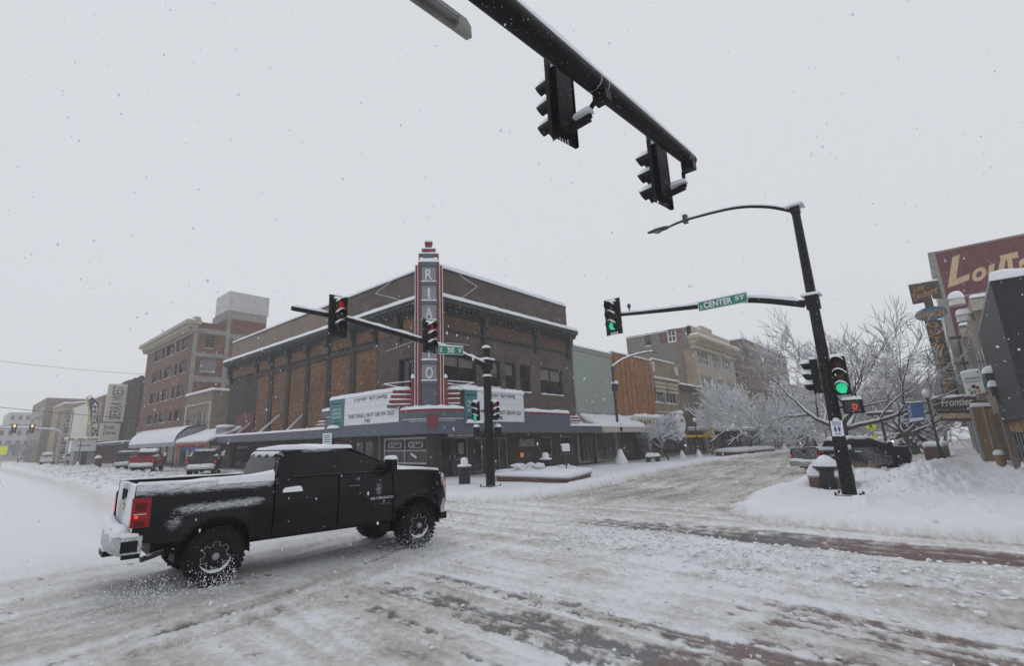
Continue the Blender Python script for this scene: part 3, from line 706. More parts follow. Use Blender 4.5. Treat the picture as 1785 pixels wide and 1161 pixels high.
mb = MB(); mb.obox(WL.P(a+(b-a)*.30, 1.33, .09), (0, .28, .12), (0, .03, -.07), (.006, 0, 0)); mb.build('notice', M['white_paint'], th); mb = MB(); mb.obox(WL.P(a+(b-a)*.72, 1.02, .09), (0, .25, 0), (0, 0, .05), (.006, 0, 0)); mb.build('notice', M['white_paint'], th)
h = gR[1]; mb = MB(); WR.box(mb, h[0]+.35, h[1]-.35, 1.35, 2.0, .09, .12); o = mb.build('poster', M['poster'], th)
u = WR.rect(905, 931, 772, 786); mb = MB(); WR.box(mb, u[0], u[1], 1.65, 2.15, -.06, .02); mb.build('poster_frame', M['poster'], th)
u = WR.rect(907, 929, 789, 800); 
for k, mt in enumerate(('amber', 'lou_red', 'ranch_blue', 'maroon')):
    mb = MB(); WR.box(mb, u[0]+(u[1]-u[0])*k/4+.02, u[0]+(u[1]-u[0])*(k+1)/4-.02, .95+.05*(k % 2), 1.25+.08*(k % 2), -.03, .02); mb.build('leaflet', M[mt], th)
mb = MB(); WR.box(mb, X0+.1, XE-1, 2.36, 2.54, -.35, .02); mb.build('fascia_strip', M['maroon'], th)
p = WR.P(WR.uz(773, 766)[0], 2.37, -.4)
text_mb('Rialto Soda Fountain', p-V(0, 0, .0), (2.15, 0, 0), (0, 0, .24), .02, .006).build('lettering', M['white_paint'], th)
# downpipe on the left face
mb = MB(); pu = g1[1]+.25; mb.tube([WL.P(pu+.5, 2.7, -.1), WL.P(pu+.15, 2.62, -.1), WL.P(pu, 2.4, -.1), WL.P(pu, .1, -.1)], .05, 8); mb.build('downpipe', M['trim_tan'], th)
# light tubes in zigzag on the attic (bare bracket rods)
for pts, W in (([(657, 512), (706, 525)], WL), ([(657, 512), (688, 488)], WL), ([(830, 500), (808, 487), (796, 476)], WR), ([(830, 500), (795, 525), (772, 526)], WR), ([(773, 598), (815, 602)], WR), ([(675, 613), (722, 596)], WL)):
    mb = MB(); q = [W.P(*W.uz(*p_), -.12) for p_ in pts]; mb.tube(q, .022, 5); mb.build('rod', M['trim_white'], th)

# ------------------------------------------------------------ marquee
mq = thing('marquee', 'blue grey theatre marquee with red trim wrapping the corner above the shop windows', 'marquee', (17.4, 20, 2.5))
XL, YR, RC = 17.25, 19.55, 2.35
def outer(off=0.):
    pts = [V(XL+off, 52.0, 0), V(XL+off, 29.7, 0)]
    n = 14; cx, cy = XL+RC, YR+RC
    arc = [V(cx-(RC-off)*math.cos(q), cy-(RC-off)*math.sin(q), 0) for q in [math.pi/2*i/n for i in range(n+1)]]
    return arc, (cx, cy)
arc, (acx, acy) = outer()
def loop(pts, z0, z1, inn=None):
    mb = MB()
    for p, q in zip(pts, pts[1:]): mb.quad(V(p.x, p.y, z0), V(q.x, q.y, z0), V(q.x, q.y, z1), V(p.x, p.y, z1))
    return mb
def strip(pts, z0, z1, t, mat, name, parent):     # a band of thickness t following pts, t outwards < 0
    mb = MB(); P = [Vector(p) for p in pts]; Q = []
    for i, p in enumerate(P):
        a = P[max(i-1, 0)]; b = P[min(i+1, len(P)-1)]; d = (b-a).normalized(); Q.append(p+V(d.y, -d.x, 0)*t)
    for i in range(len(P)-1):
        A, B, C_, D = P[i], P[i+1], Q[i+1], Q[i]
        mb.quad(V(A.x, A.y, z0), V(B.x, B.y, z0), V(B.x, B.y, z1), V(A.x, A.y, z1)); mb.quad(V(D.x, D.y, z0), V(C_.x, C_.y, z0), V(C_.x, C_.y, z1), V(D.x, D.y, z1))
        mb.quad(V(A.x, A.y, z1), V(B.x, B.y, z1), V(C_.x, C_.y, z1), V(D.x, D.y, z1)); mb.quad(V(A.x, A.y, z0), V(B.x, B.y, z0), V(C_.x, C_.y, z0), V(D.x, D.y, z0))
    for i in (0, -1): A, D = P[i], Q[i]; mb.quad(V(A.x, A.y, z0), V(D.x, D.y, z0), V(D.x, D.y, z1), V(A.x, A.y, z1))
    return mb.build(name, M[mat], parent)
yL1, xR1 = 30.2, 30.3
hi = [V(XL, yL1, 0)]+arc+[V(xR1, YR, 0)]
lowL = [V(XL, 51.8, 0), V(XL, yL1+.003, 0)]; lowR = [V(xR1+.003, YR, 0), V(34.6, YR, 0)]
ZB = 2.55
strip(hi, ZB, 3.72, -.25, 'bluegrey', 'fascia', mq); strip(hi, 3.723, 3.86, -.32, 'red_paint', 'trim', mq)
# direction check: outwards is -x / -y
strip(lowL, ZB, 3.02, -.25, 'bluegrey', 'fascia', mq); strip(lowL, 3.023, 3.10, -.3, 'red_paint', 'trim', mq)
strip(lowR, ZB, 2.93, -.25, 'bluegrey', 'fascia', mq); strip(lowR, 2.933, 3.0, -.3, 'red_paint', 'trim', mq)
strip([p for p in arc], 3.30, 3.34, .03, 'trim_white', 'trim_rail', mq); strip(arc[2:-2], 3.20, 3.225, .03, 'trim_white', 'trim_rail', mq)
mb = MB()      # soffit and deck
for z in (ZB+.02, 3.0):
    mb.quad((XL, Y0, z), (X0, Y0, z), (X0, 51.8, z), (XL, 51.8, z)); mb.quad((acx, YR, z), (34.6, YR, z), (34.6, Y0, z), (acx, Y0, z))
    n = len(mb.v); mb.v += [(acx, acy, z)]+[(p.x, p.y, z) for p in arc]; mb.f += [(n, n+i, n+i+1) for i in range(1, len(arc))]
mb.build('deck', M['trim_tan'], mq)
mb = MB()
mb.box(XL+.01, X0, Y0+.2, 30.15, 3.01, 3.7); mb.box(acx, 30.25, YR+.01, Y0, 3.01, 3.7); mb.build('deck_box', M['bluegrey'], mq)
mb = MB(); mb.snow((XL-.04, yL1, 3.1), (XL-.04, 51.8, 3.1), (X0, 51.8, 3.1), (X0, yL1, 3.1), .16, nv=8, rag=.2)
mb.snow((xR1, YR-.04, 3.0), (34.6, YR-.04, 3.0), (34.6, Y0, 3.0), (xR1, Y0, 3.0), .2, nv=8); mb.snow((25.2, YR-.04, 3.86), (xR1, YR-.04, 3.86), (xR1, Y0, 3.86), (25.2, Y0, 3.86), .2, nv=8)
mb.build('snow', M['snow'], mq, True)
mb = MB()
n_ = len(arc); C0 = V(acx+.3, acy+.3, 3.86)
P = []
for i, p in enumerate([V(XL, 30.1, 0)]+arc+[V(25.3, YR, 0)]):
    d = V(p.x-acx, p.y-acy, 0)
    if i == 0: inn = V(X0, 30.1, 0)
    elif i == n_+1: inn = V(25.3, Y0, 0)
    else: inn = V(X0, Y0, 0)
    row = []
    for w_ in (0, .03, .1, .3, .6, 1): q = V(p.x, p.y, 0).lerp(inn, w_); row.append(V(q.x, q.y, 3.86+(.0 if w_ == 0 else (.12 if w_ < .05 else .2+.03*math.sin(i*2.)))))
    P.append(row)
mb.grid(P); mb.build('snow', M['snow'], mq, True)
# red keystone and streamline fins at both ends
dirT = V(-.659, -.752, 0); tanT = V(.752, -.659, 0)
kc = V(acx, acy, 0)+V(-math.cos(.80), -math.sin(.80), 0)*(RC+.07); kc.z = 3.18
k_n = V(-math.cos(.80), -math.sin(.80), 0); k_t = V(-k_n.y, k_n.x, 0)
pl = [(-.30, .38), (.30, .38), (.33, .2), (.17, -.38), (-.17, -.38), (-.33, .2)]
mb = MB(); mb.prism([kc+k_t*a+V(0, 0, b) for a, b in pl], k_n*.12); mb.build('keystone', M['red_paint'], mq)
for k in range(3):       # stepped red fins
    z = 3.1+.20*k; L_ = 1.5-.3*k
    mb = MB(); mb.box(XL+.02, XL+.6, yL1, yL1+L_, z, z+.12); o = mb.build('fin', M['red_paint'], mq)
    q = MB(); q.snow((XL, yL1, z+.12), (XL, yL1+L_, z+.12), (XL+.6, yL1+L_, z+.12), (XL+.6, yL1, z+.12), .07); q.build('snow', M['snow'], o, True)
    mb = MB(); mb.box(xR1, xR1+1.6-.3*k, YR+.02, YR+.6, z, z+.12); o = mb.build('fin', M['red_paint'], mq)
    q = MB(); q.snow((xR1, YR, z+.12), (xR1+1.6-.3*k, YR, z+.12), (xR1+1.6-.3*k, YR+.6, z+.12), (xR1, YR+.6, z+.12), .07); q.build('snow', M['snow'], o, True)
mb = MB(); mb.box(XL+.02, XL+.7, 29.75, yL1+.6, 3.87, 4.3); o = mb.build('end_block', M['bluegrey'], mq)
q = MB(); q.snow((XL, 29.7, 4.3), (XL, yL1+.62, 4.3), (XL+.72, yL1+.62, 4.3), (XL+.72, 29.7, 4.3), .18); q.build('snow', M['snow'], o, True)
# slanted stays from wall to canopy
for a, b in (((437, 738), (413, 757)), ((488, 724), (452, 754)), ((528, 724), (500, 751))):
    p = WL.P(*WL.uz(*a)); q = gx(*b, XL+.2); mb = MB(); mb.tube([p, q], .05, 6); mb.tube([p+V(0, 0, .06), q+V(0, 0, .06)], .05, 6); mb.build('stay', M['snow'], mq)
p = WR.P(*WR.uz(993, 707)); q = gy(1021, 735, YR+.3); mb = MB(); mb.tube([p, q], .06, 6); mb.build('stay', M['galv'], mq)
# letter boards
def board(name, label, p0, U, zb, zt, sw, flip):
    """white letter board standing on the marquee; p0 = lower left seen from the street"""
    U = Vector(U); n = U.normalized().cross(V(0, 0, 1)); L_ = U.length; t = U.normalized(); p0 = Vector(p0)
    bd = thing(name, label, 'letter board', tuple(p0), group='letter boards on the marquee')
    Hh = zt-zb
    mb = MB(); c = p0+U/2+V(0, 0, Hh/2)-n*.30; mb.obox(c, U/2, n*.28, V(0, 0, Hh/2)); mb.build('cabinet', M['darkmetal'], bd)
    mb = MB()
    for k in range(5):         # rows of white panel between letter rails
        z0 = Hh*k/5+.012; z1 = Hh*(k+1)/5-.012; c = p0+t*(sw+(L_-sw)/2)+V(0, 0, (z0+z1)/2)-n*.01; mb = MB(); mb.obox(c, t*((L_-sw)/2-.04), n*.012, V(0, 0, (z1-z0)/2)); mb.build('board_panel', M['sign_white'], bd)
    mb = MB()
    for k in range(6): z = Hh*k/5; c = p0+t*(sw+(L_-sw)/2)+V(0, 0, min(max(z, .02), Hh-.02)); mb.obox(c, t*((L_-sw)/2-.02), n*.018, V(0, 0, .012))
    mb.build('letter_rail', M['trim_white'], bd)
    mb = MB(); c = p0+t*(sw/2)+V(0, 0, Hh/2)-n*.005; mb.obox(c, t*(sw/2-.02), n*.015, V(0, 0, Hh/2-.02)); tp = mb.build('side_panel', M['teal'], bd)
    for i, wd in enumerate(('RIALTO', 'MOVIE', 'PALACE')): text_mb(wd, p0+t*(sw*.22)+V(0, 0, Hh*(.58-.14*i)), t*sw*.56, (0, 0, Hh*.085), .014, .008).build('lettering', M['cream'], tp)
    for q_, w_, h_ in ((.84, .36, .05), (.12, .36, .04), (.24, .25, .01)): mb = MB(); mb.obox(p0+t*sw*.5+V(0, 0, Hh*q_)+n*.012, t*sw*w_, n*.006, V(0, 0, h_)); mb.build('print', M['poster_black'], tp)
    W_ = L_-sw
    text_mb('THEY SHALL NOT GROW OLD', p0+t*(sw+W_*.09)+V(0, 0, Hh*.245), t*W_*.83, (0, 0, Hh*.135), .014, .007).build('lettering', M['black_letter'], bd)
    text_mb('740', p0+t*(sw+W_*.40)+V(0, 0, Hh*.06), t*W_*.11, (0, 0, Hh*.13), .014, .007).build('lettering', M['black_letter'], bd)
    text_mb('LUXURY  RECLINERS', p0+t*(sw+W_*.20)+V(0, 0, Hh*.81), t*W_*.60, (0, 0, Hh*.13), .014, .007).build('lettering', M['black_letter'], bd)
    mb = MB()
    for k in range(5): u0 = sw+W_*(.18+.12*k)+random.uniform(-.05, .05); mb.snow(p0+t*u0+V(0, 0, Hh*.80), p0+t*(u0+W_*.1)+V(0, 0, Hh*.80), p0+t*(u0+W_*.1)+n*.05+V(0, 0, Hh*.80), p0+t*u0+n*.05+V(0, 0, Hh*.80), .05+.05*random.random(), 5, 4)
    mb.snow(p0-t*.05+n*.06+V(0, 0, Hh), p0+U+t*.05+n*.06+V(0, 0, Hh), p0+U+t*.05-n*.62+V(0, 0, Hh), p0-t*.05-n*.62+V(0, 0, Hh), .26, nv=8, rag=.12)
    mb.snow(p0+n*.2+V(0, 0, -.10), p0+t*1.4+n*.2+V(0, 0, -.10), p0+t*1.4-n*.02+V(0, 0, -.10), p0-n*.02+V(0, 0, -.10), .22)
    mb.build('snow', M['snow'], bd, True)
board('letter_board', 'white letter board with teal end panel, left of the red tower', (XL-.02, 29.6, 3.22), (0, -7.4, 0), 3.22, 4.95, 1.75, False)
board('letter_board', 'white letter board with teal end panel, right of the red tower behind the signal pole', (19.75, YR-.02, 3.18), (5.35, 0, 0), 3.18, 4.93, 1.0, False)
# ------------------------------------------------------------ vertical sign tower
TC = V(18.55, 21.15, 0); n_, t_ = dirT, tanT
tw = thing('sign_tower', 'tall red and grey vertical sign tower spelling a name in five letters on the corner', 'sign tower', (TC.x, TC.y, 3.9))
def tb(name, mat, a0, a1, b0, b1, z0, z1, parent=None):   # a across, b towards the street corner
    mb = MB(); c = TC+t_*((a0+a1)/2)+n_*((b0+b1)/2)+V(0, 0, (z0+z1)/2); mb.obox(c, t_*((a1-a0)/2), n_*((b1-b0)/2), V(0, 0, (z1-z0)/2)); return mb.build(name, M[mat], parent or tw)
def tsn(a0, a1, b0, b1, z, t=.12, parent=None):
    mb = MB(); q = lambda a, b: TC+t_*a+n_*b+V(0, 0, z); mb.snow(q(a0, b1), q(a1, b1), q(a1, b0), q(a0, b0), t, nv=6); return mb.build('snow', M['snow'], parent or tw, True)
ZT = 12.55
tb('core', 'bluegrey', -.44, .44, -.6, .42, 3.9, ZT)
for s in (-1, 1):
    tb('fin', 'red_paint', *sorted((s*.45, s*.62)), -.5, .50, 3.9, ZT-.05); tb('fin', 'red_paint', *sorted((s*.625, s*.78)), -.6, .36, 3.9, ZT-.2)
    o = tb('fin_base', 'red_paint', *sorted((s*.60, s*1.02)), -.5, .52, 3.9, 5.6); tsn(*sorted((s*.80, s*1.03)), -.5, .54, 5.6, .25, o)
    for q in (.64, .80): mb = MB(); mb.tube([TC+t_*s*q+n_*(.53)+V(0, 0, 4.0), TC+t_*s*q+n_*(.53)+V(0, 0, ZT-.2)], .022, 5); mb.build('light_tube', M['trim_white'], tw)
    for k in range(4):
        z = 4.02+.27*k; o = tb('wing', 'red_paint', *sorted((s*1.0, s*(2.35-.1*k))), -.3, .15, z, z+.15); tsn(*sorted((s*1.0, s*(2.35-.1*k))), -.32, .17, z+.15, .08 if k < 3 else .2, o)
    for k, (z0, z1) in enumerate(((5.5, 5.25), (5.0, 5.25))):
        mb = MB(); mb.tube([TC+t_*s*1.0+V(0, 0, z0), TC+t_*s*2.6+n_*-.3+V(0, 0, z1+.15)], .03, 5); mb.build('stay', M['snow'], tw)
LT = [(12.05, 'R'), (10.5, 'I'), (8.95, 'A'), (7.4, 'T')]
seg = (ZT-.35-5.75)/5
for k, ch in enumerate('RIALTO'[0:1]+'IALTO'): pass
letters = 'RIALTO'
seg = (ZT-.3-5.25)/6
for k, ch in enumerate(letters):
    zt = ZT-.3-seg*k; zb = zt-seg
    p = tb('panel', 'tower_panel', -.43, .43, .421, .45, zb+.2, zt)
    o = tb('ledge', 'bluegrey', -.46, .46, .421, .56, zb, zb+.19); tsn(-.46, .46, .43, .57, zb+.19, .08, o)
    wl = .42 if ch != 'I' else .13
    text_mb(ch, TC+t_*(-wl/2)+n_*.45+V(0, 0, zb+.32), t_*wl, V(0, 0, seg-.5), .06, .02).build('letter', M['tower_letter'], p)
o = tb('cap', 'bluegrey', -.50, .50, -.5, .56, ZT-.3+.001, ZT-.05); tsn(-.62, .62, -.5, .58, ZT-.05, .35)
tb('crown', 'red_paint', -.60, .60, -.45, .45, ZT+.0, ZT+.5); tb('crown', 'bluegrey', -.34, .34, .452, .5, ZT+.1, ZT+.5); tsn(-.6, .6, -.45, .47, ZT+.5, .13)
tb('crown', 'red_paint', -.42, .42, -.35, .35, ZT+.6, ZT+.86); tsn(-.42, .42, -.35, .36, ZT+.86, .08); tb('crown', 'red_paint', -.20, .20, -.2, .2, ZT+.9, ZT+1.28); o = tb('crown', 'red_paint', -.24, .24, -.24, .24, ZT+1.28, ZT+1.36); tsn(-.24, .24, -.24, .24, ZT+1.36, .13, o)

# ------------------------------------------------------------ left row along 2nd street
def Z(x, y, ox, oy, s): return ox+x/s, oy+y/s
def zr(W, x0, x1, y0, y1, ox, oy, s): return W.rect(ox+x0/s, ox+x1/s, oy+y0/s, oy+y1/s)
# tan two storey shop
ya = 58.6; yb = 67.4
ts = thing('shop_building', 'tan brick two storey shop with paired tall windows beside the red brick block', 'building', (X0, ya, 0))
hs_ = [zr(WL, 412, 482, 985, 1112, 230, 490, 4.3), zr(WL, 495, 560, 965, 1105, 230, 490, 4.3)]
hs_ = [(h[0], h[1], 3.9, 6.3) for h in hs_]
facade(WL, 'wall', ts, ya, yb, -.1, 8.3, hs_+[(ya+.5, yb-.5, .2, 2.4)], M['stucco_tan'])
for h in hs_: window(WL, ts, h, 'trim_tan', 'glass_grey', 2, 1, .12)
window(WL, ts, (ya+.5, yb-.5, .2, 2.4), 'orange_wood', 'glass_store', 4, 1, .15, sill=False)
ws = Wall('y', ya); sx_ = ws.uz(395, 725)[0]; sx2 = ws.uz(404, 725)[0]
hh = [(sx_, sx2, ws.uz(400, 736)[1], ws.uz(400, 715)[1])]
facade(ws, 'wall', ts, X0, X0+12, -.1, 8.3, hh, M['brick_tan']); window(ws, ts, hh[0], 'trim_white', 'glass', 1, 2)
shell(ts, X0, X0+12, ya, yb, 8.3, 'brick_tan', skip=('x0', 'y0', 'y1'))
mb = MB(); WL.box(mb, ya-.1, yb, 7.0, 7.2, -.15, .01); WL.box(mb, ya-.12, yb, 8.3, 8.42, -.2, .3); WL.box(mb, ya, ya+.7, 3, 7.0, -.08, .01); WL.box(mb, yb-.7, yb, 3, 7.0, -.08, .01); mb.build('trim', M['trim_tan'], ts)
coping(ts, [(X0, yb, 8.42), (X0, ya, 8.42), (X0+12, ya, 8.42)], .25, .5)
mb = MB(); ws.box(mb, X0+.4, X0+1.9, 2.75, 2.95, -.06, -.01); mb.build('wall_lamp', M['trim_grey'], ts)
# red brick block
yc, ye = 67.5, 88.8; ZH = 17.6
rb = thing('hotel_building', 'five storey red brick block with stone cornice and grey rooftop box', 'building', (X0, yc, 0), group=None)
rows = [[(168, 205, 530, 605), (222, 237, 520, 585), (258, 315, 480, 565), (335, 350, 460, 525), (372, 420, 425, 515)],
        [(150, 190, 685, 765), (205, 220, 675, 745), (240, 292, 650, 730), (315, 332, 630, 705), (352, 402, 600, 690)],
        [(135, 172, 845, 920), (188, 203, 835, 910), (224, 278, 812, 900), (300, 318, 800, 875), (335, 387, 780, 870)],
        [(115, 157, 1005, 1080), (170, 186, 1000, 1065), (205, 258, 985, 1065), (283, 300, 975, 1045), (320, 368, 960, 1045)]]
cols = []
for k in range(5):
    hs4 = [zr(WL, *rows[r][k], 230, 490, 4.3) for r in range(4)]; cols.append((sum(h[0] for h in hs4)/4, sum(h[1] for h in hs4)/4))
zrow = []
for r in range(4):
    hs5 = [zr(WL, *rows[r][k], 230, 490, 4.3) for k in (0, 2, 4)]; zrow.append((sum(h[2] for h in hs5)/3, sum(h[3] for h in hs5)/3))
holes = [(c[0], c[1], z[0], z[1]) for c in cols for z in zrow]
facade(WL, 'wall', rb, yc, ye, 4.6, ZH, holes, M['brick_red'])
for i, h in enumerate(holes): window(WL, rb, h, 'trim_dark', 'glass', 3 if h[1]-h[0] > 2.2 else (2 if h[1]-h[0] > 1.4 else 1), 2, .08, .15)
facade(WL, 'wall', rb, yc, ye, -.1, 4.6, [(yc+.6, ye-.6, .2, 3.2)], M['concrete'])
window(WL, rb, (yc+.6, ye-.6, .2, 3.2), 'trim_dark', 'glass_store', 7, 1, .15, sill=False)
mb = MB(); WL.box(mb, yc, ye, 4.3, 4.8, -.2, .01); WL.box(mb, yc, ye, zrow[0][1]+.12, zrow[0][1]+.42, -.06, .01); mb.build('stone_band', M['stone'], rb)
mb = MB(); WL.box(mb, yc-.3, ye+.3, ZH-.9, ZH-.5, -.3, .3); WL.box(mb, yc-.6, ye+.5, ZH-.5, ZH-.1, -.75, .3); WL.box(mb, yc-.9, ye+.8, ZH-.1, ZH+.35, -1.15, .6); WL.box(mb, yc-.3, ye+.3, ZH+.35, ZH+.9, -.2, .6)
mb.build('cornice', M['stone'], rb)
mb = MB()
u = yc
while u < ye: mb.box(X0-.72, X0-.3, u, u+.22, ZH-.98, ZH-.52); u += .55
mb.build('dentils', M['stone'], rb)['kind'] = 'stuff'
mb = MB(); mb.snow((X0-1.15, yc-.9, ZH+.35), (X0-1.15, ye+.8, ZH+.35), (X0-.2, ye+.8, ZH+.35), (X0-.2, yc-.9, ZH+.35), .15); mb.snow((X0-.2, yc-.3, ZH+.9), (X0-.2, ye+.3, ZH+.9), (X0+.6, ye+.3, ZH+.9), (X0+.6, yc-.3, ZH+.9), .15); mb.build('snow', M['snow'], rb, True)
WS = Wall('y', yc)
sh = [WS.rect(358.5, 374, 586.5, 607.5)]; sh2 = [WS.rect(348.5, 376, 628, 649)]
facade(WS, 'wall', rb, X0, X0+15, -.1, ZH+.4, sh+sh2, M['brick_red'])
window(WS, rb, sh[0], 'trim_dark', 'glass', 1, 2, .1); window(WS, rb, sh2[0], 'trim_grey', 'glass_white', 2, 1, .12)
mb = MB()
u1 = WS.uz(338, 600)[0]; u2 = WS.uz(395, 600)[0]
WS.box(mb, X0, X0+.5, 5, ZH-.5, -.05, .01); mb.build('pilaster', M['concrete'], rb)
mb = MB(); WS.box(mb, u2-.2, u2+.3, 5, ZH+2.2, -.05, .01); mb.build('pilaster', M['concrete'], rb)
for (xa, ya_), h_ in (((380, 580), .65), ((370, 620), .5), ((360, 661), .7)):
    z = WS.uz(xa, ya_)[1]; mb = MB(); WS.box(mb, X0+.51, u2-.21, z-h_/2, z+h_/2, -.045, .01); WS.box(mb, u2+.31, X0+15, z-h_/2-.2, z+h_/2-.2, -.045, .01); mb.build('stone_band', M['concrete'], rb)
shell(rb, X0, X0+15, yc, ye, ZH, 'brick_red', skip=('x0', 'y0'))
xe0 = WS.uz(401, 507)[0]; ze1 = WS.uz(401, 507)[1]; ze0 = WS.uz(401, 541)[1]; xe1 = WS.uz(470, 520)[0]
mb = MB(); mb.box(xe0+.1, xe1-.2, yc+.01, yc+6, ZH+.3, ze0); mb.build('penthouse_base', M['brick_red'], rb)
mb = MB(); mb.box(xe0+.08, xe1-.18, yc, yc+5.9, ze0-1.1, ze0-.02); mb.build('penthouse_band', M['concrete'], rb)
yb2 = gx(378, 520, xe0).y
mb = MB(); mb.box(xe0, xe1, yc-.03, yb2, ze0, ze1); mb.build('penthouse', M['elevator_sheet'], rb)
mb = MB(); mb.snow((xe0, yc, ze1), (xe1, yc, ze1), (xe1, yb2, ze1), (xe0, yb2, ze1), .08); mb.build('snow', M['snow'], rb, True)
# slatted brown facade
sb = thing('slatted_building', 'dark brown building clad in tall upright fins left of the red brick block', 'building', (X0, 89.0, 0))
shell(sb, X0, X0+14, 89.2, 103.5, 13.2, 'slat_brown')
k = 0; u = 89.3
while u < 103.4:
    mb = MB(); zt = 13.3+random.uniform(0, .35); mb.box(X0-.35, X0-.005, u, u+.16, 4.2, zt); mb.build('fin', M['slat_brown'], sb); u += .46
mb = MB(); WL.box(mb, 89.2, 103.5, 3.4, 4.15, -.4, -.01); mb.build('fascia', M['trim_dark'], sb)
# sign hanging over the pavement, facing down the street
ysn = 97.
def psign(name, label, cat, yq, pts, mat, th_=.5, group=None):
    P = [gy(*p, yq) for p in pts]; xa = sum(p.x for p in (P[0], P[3]))/2; xb = (P[1].x+P[2].x)/2; zt = (P[0].z+P[1].z)/2; zb_ = (P[2].z+P[3].z)/2
    return xa, xb, zb_, zt
sw_ = thing('projecting_sign', 'tall white two piece projecting sign with dark red script beside the brown fins', 'sign', (15, ysn, 4))
xa, xb, zb_, zt = psign('', '', '', ysn, [(208, 672), (232, 671), (226, 735), (200, 736)], 'white_paint')
xa, xb = 16.6, 19.2
mb = MB(); mb.box(xa, xb, ysn, ysn+.5, zb_, zt); up_ = mb.build('sign_box', M['cream'], sw_); mb = MB(); mb.snow((xa, ysn, zt), (xb, ysn, zt), (xb, ysn+.5, zt), (xa, ysn+.5, zt), .15); mb.build('snow', M['snow'], up_, True)
text_mb('SIERRA WEST', (xb-.5, ysn, zb_+.3), (0, 0, (zt-zb_)*.92), (-1.5, 0, 0), .03, .0, .15).build('lettering', M['maroon'], up_)
for c in up_.children:
    if c.name.startswith('lettering'):
        pass
xa, xb, zb2, zt2 = psign('', '', '', ysn, [(199, 739), (223.5, 738), (221, 769), (196.5, 769)], 'white_paint')
xa, xb = 16.3, 18.9
mb = MB(); mb.box(xa, xb, ysn, ysn+.5, zb2, zt2); lo_ = mb.build('sign_box', M['cream'], sw_)
text_mb('Scott\nDrew', (xa+.4, ysn, zb2+1), (1.7, 0, 0), (0, 0, 1.5), .03, .01, .2).build('lettering', M['maroon'], lo_)
mb = MB(); mb.tube([(18.9, ysn+.25, zt2-.5), (X0, ysn+.25, zt2-.5)], .08, 6); mb.tube([(19.1, ysn+.25, zt-1), (X0, ysn+.25, zt-1)], .08, 6); mb.build('bracket', M['darkmetal'], sw_)
# corrugated barrel awning, sloping awning, navy canopy
ba = thing('barrel_awning', 'ribbed barrel awning heaped with snow over a shop door under the red brick block', 'awning', (17, 64, 2.3))
y0_, y1_ = 59.6, 79.
def prof(k, n, xo=16.6): q = math.pi/2*k/n; return X0-(X0-xo)*math.cos(q)**.8, 2.35+2.1*math.sin(q)
P = []
nb = 60
for i in range(nb+1):
    yy = y0_+(y1_-y0_)*i/nb; off = .07*(i % 2)
    P.append([V(prof(k, 10)[0]-off, yy, prof(k, 10)[1]+off) for k in range(11)])
mb = MB(); mb.grid(P); mb.build('ribbed_roof', M['galv'], ba)
P = []
for i in range(nb+1):
    yy = y0_+.15+(y1_-y0_-.3)*i/nb; off = .12*(i % 2)*.5
    P.append([V(prof(k, 10)[0]-.10-off*.3, yy, prof(k, 10)[1]+.10+(off*.6 if k < 6 else .05)+(.12 if 2 < k else 0)) for k in range(1, 11)])
mb = MB(); mb.grid(P); mb.build('snow', M['snow'], ba, True)
mb = MB(); mb.prism([V(prof(k, 10)[0], y0_, prof(k, 10)[1]) for k in range(11)]+[V(X0, y0_, 2.35)], (0, .05, 0)); mb.build('end_panel', M['galv'], ba)
mb = MB()
for yy in (60, 66, 72, 78.6): mb.tube([(16.7, yy, 2.4), (16.7, yy, .1)], .06, 6)
mb.build('posts', M['darkmetal'], ba)['kind'] = 'stuff'
fa = thing('fabric_awning', 'flat sloping awning under snow with a dark pink scalloped valance', 'awning', (17, 50, 2.3))
mb = MB(); mb.prism([V(16.6, 49.8, 2.75), V(X0-.05, 49.8, 3.9), V(X0-.05, 49.8, 3.75), V(16.6, 49.8, 2.62)], (0, 9.4, 0)); mb.build('canvas', M['awning_beige'], fa)
mb = MB(); mb.snow((16.55, 49.7, 2.76), (16.55, 59.3, 2.76), (X0-.05, 59.3, 3.95), (X0-.05, 49.7, 3.95), .22); mb.build('snow', M['snow'], fa, True)
mb = MB()
for k in range(24): mb.prism([V(16.58, 49.8+.39*k, 2.62), V(16.58, 50.17+.39*k, 2.62), V(16.58, 50.12+.39*k, 2.34), V(16.58, 49.98+.39*k, 2.26), V(16.58, 49.85+.39*k, 2.34)], (.03, 0, 0))
mb.build('valance', M['red_scallop'], fa)['kind'] = 'stuff'
mb = MB(); mb.box(16.7, 16.85, 51.5, 57, 1.95, 2.2); mb.build('name_board', M['signblue'], fa)
for yy in (50., 54.5, 59.): mb = MB(); mb.box(16.7, 16.85, yy, yy+.18, 0, 2.6); mb.build('post', M['orange_wood'], fa)
# low link building behind the awning between theatre and tan shop
lk = thing('link_shop', 'low shop front with orange timber posts in the gap beside the theatre', 'building', (X0, 54.1, 0))
mb = MB(); mb.box(X0, X0+10, 54.05, 58.5, -.1, 3.9); mb.build('wall', M['purple_wall'], lk)
mb = MB(); mb.snow((X0-.1, 54.05, 3.9), (X0-.1, 58.5, 3.9), (X0+10, 58.5, 3.9), (X0+10, 54.05, 3.9), .2); mb.build('snow', M['snow'], lk, True)
mb = MB(); mb.box(X0-.05, X0-.01, 55, 57.5, 2.0, 2.35); mb.build('notice', M['white_paint'], lk)
ac = thing('air_conditioner', 'round topped grey air conditioning unit under snow on the canopy end', 'air conditioner', (18.6, 50.6, 3.3))
mb = MB(); mb.lathe([(0, 3.26), (.85, 3.26), (.85, 3.95), (.8, 4.0), (0, 4.0)], (18.4, 50.6, 0), n=20); mb.build('housing', M['galv'], ac)
mb = MB(); 
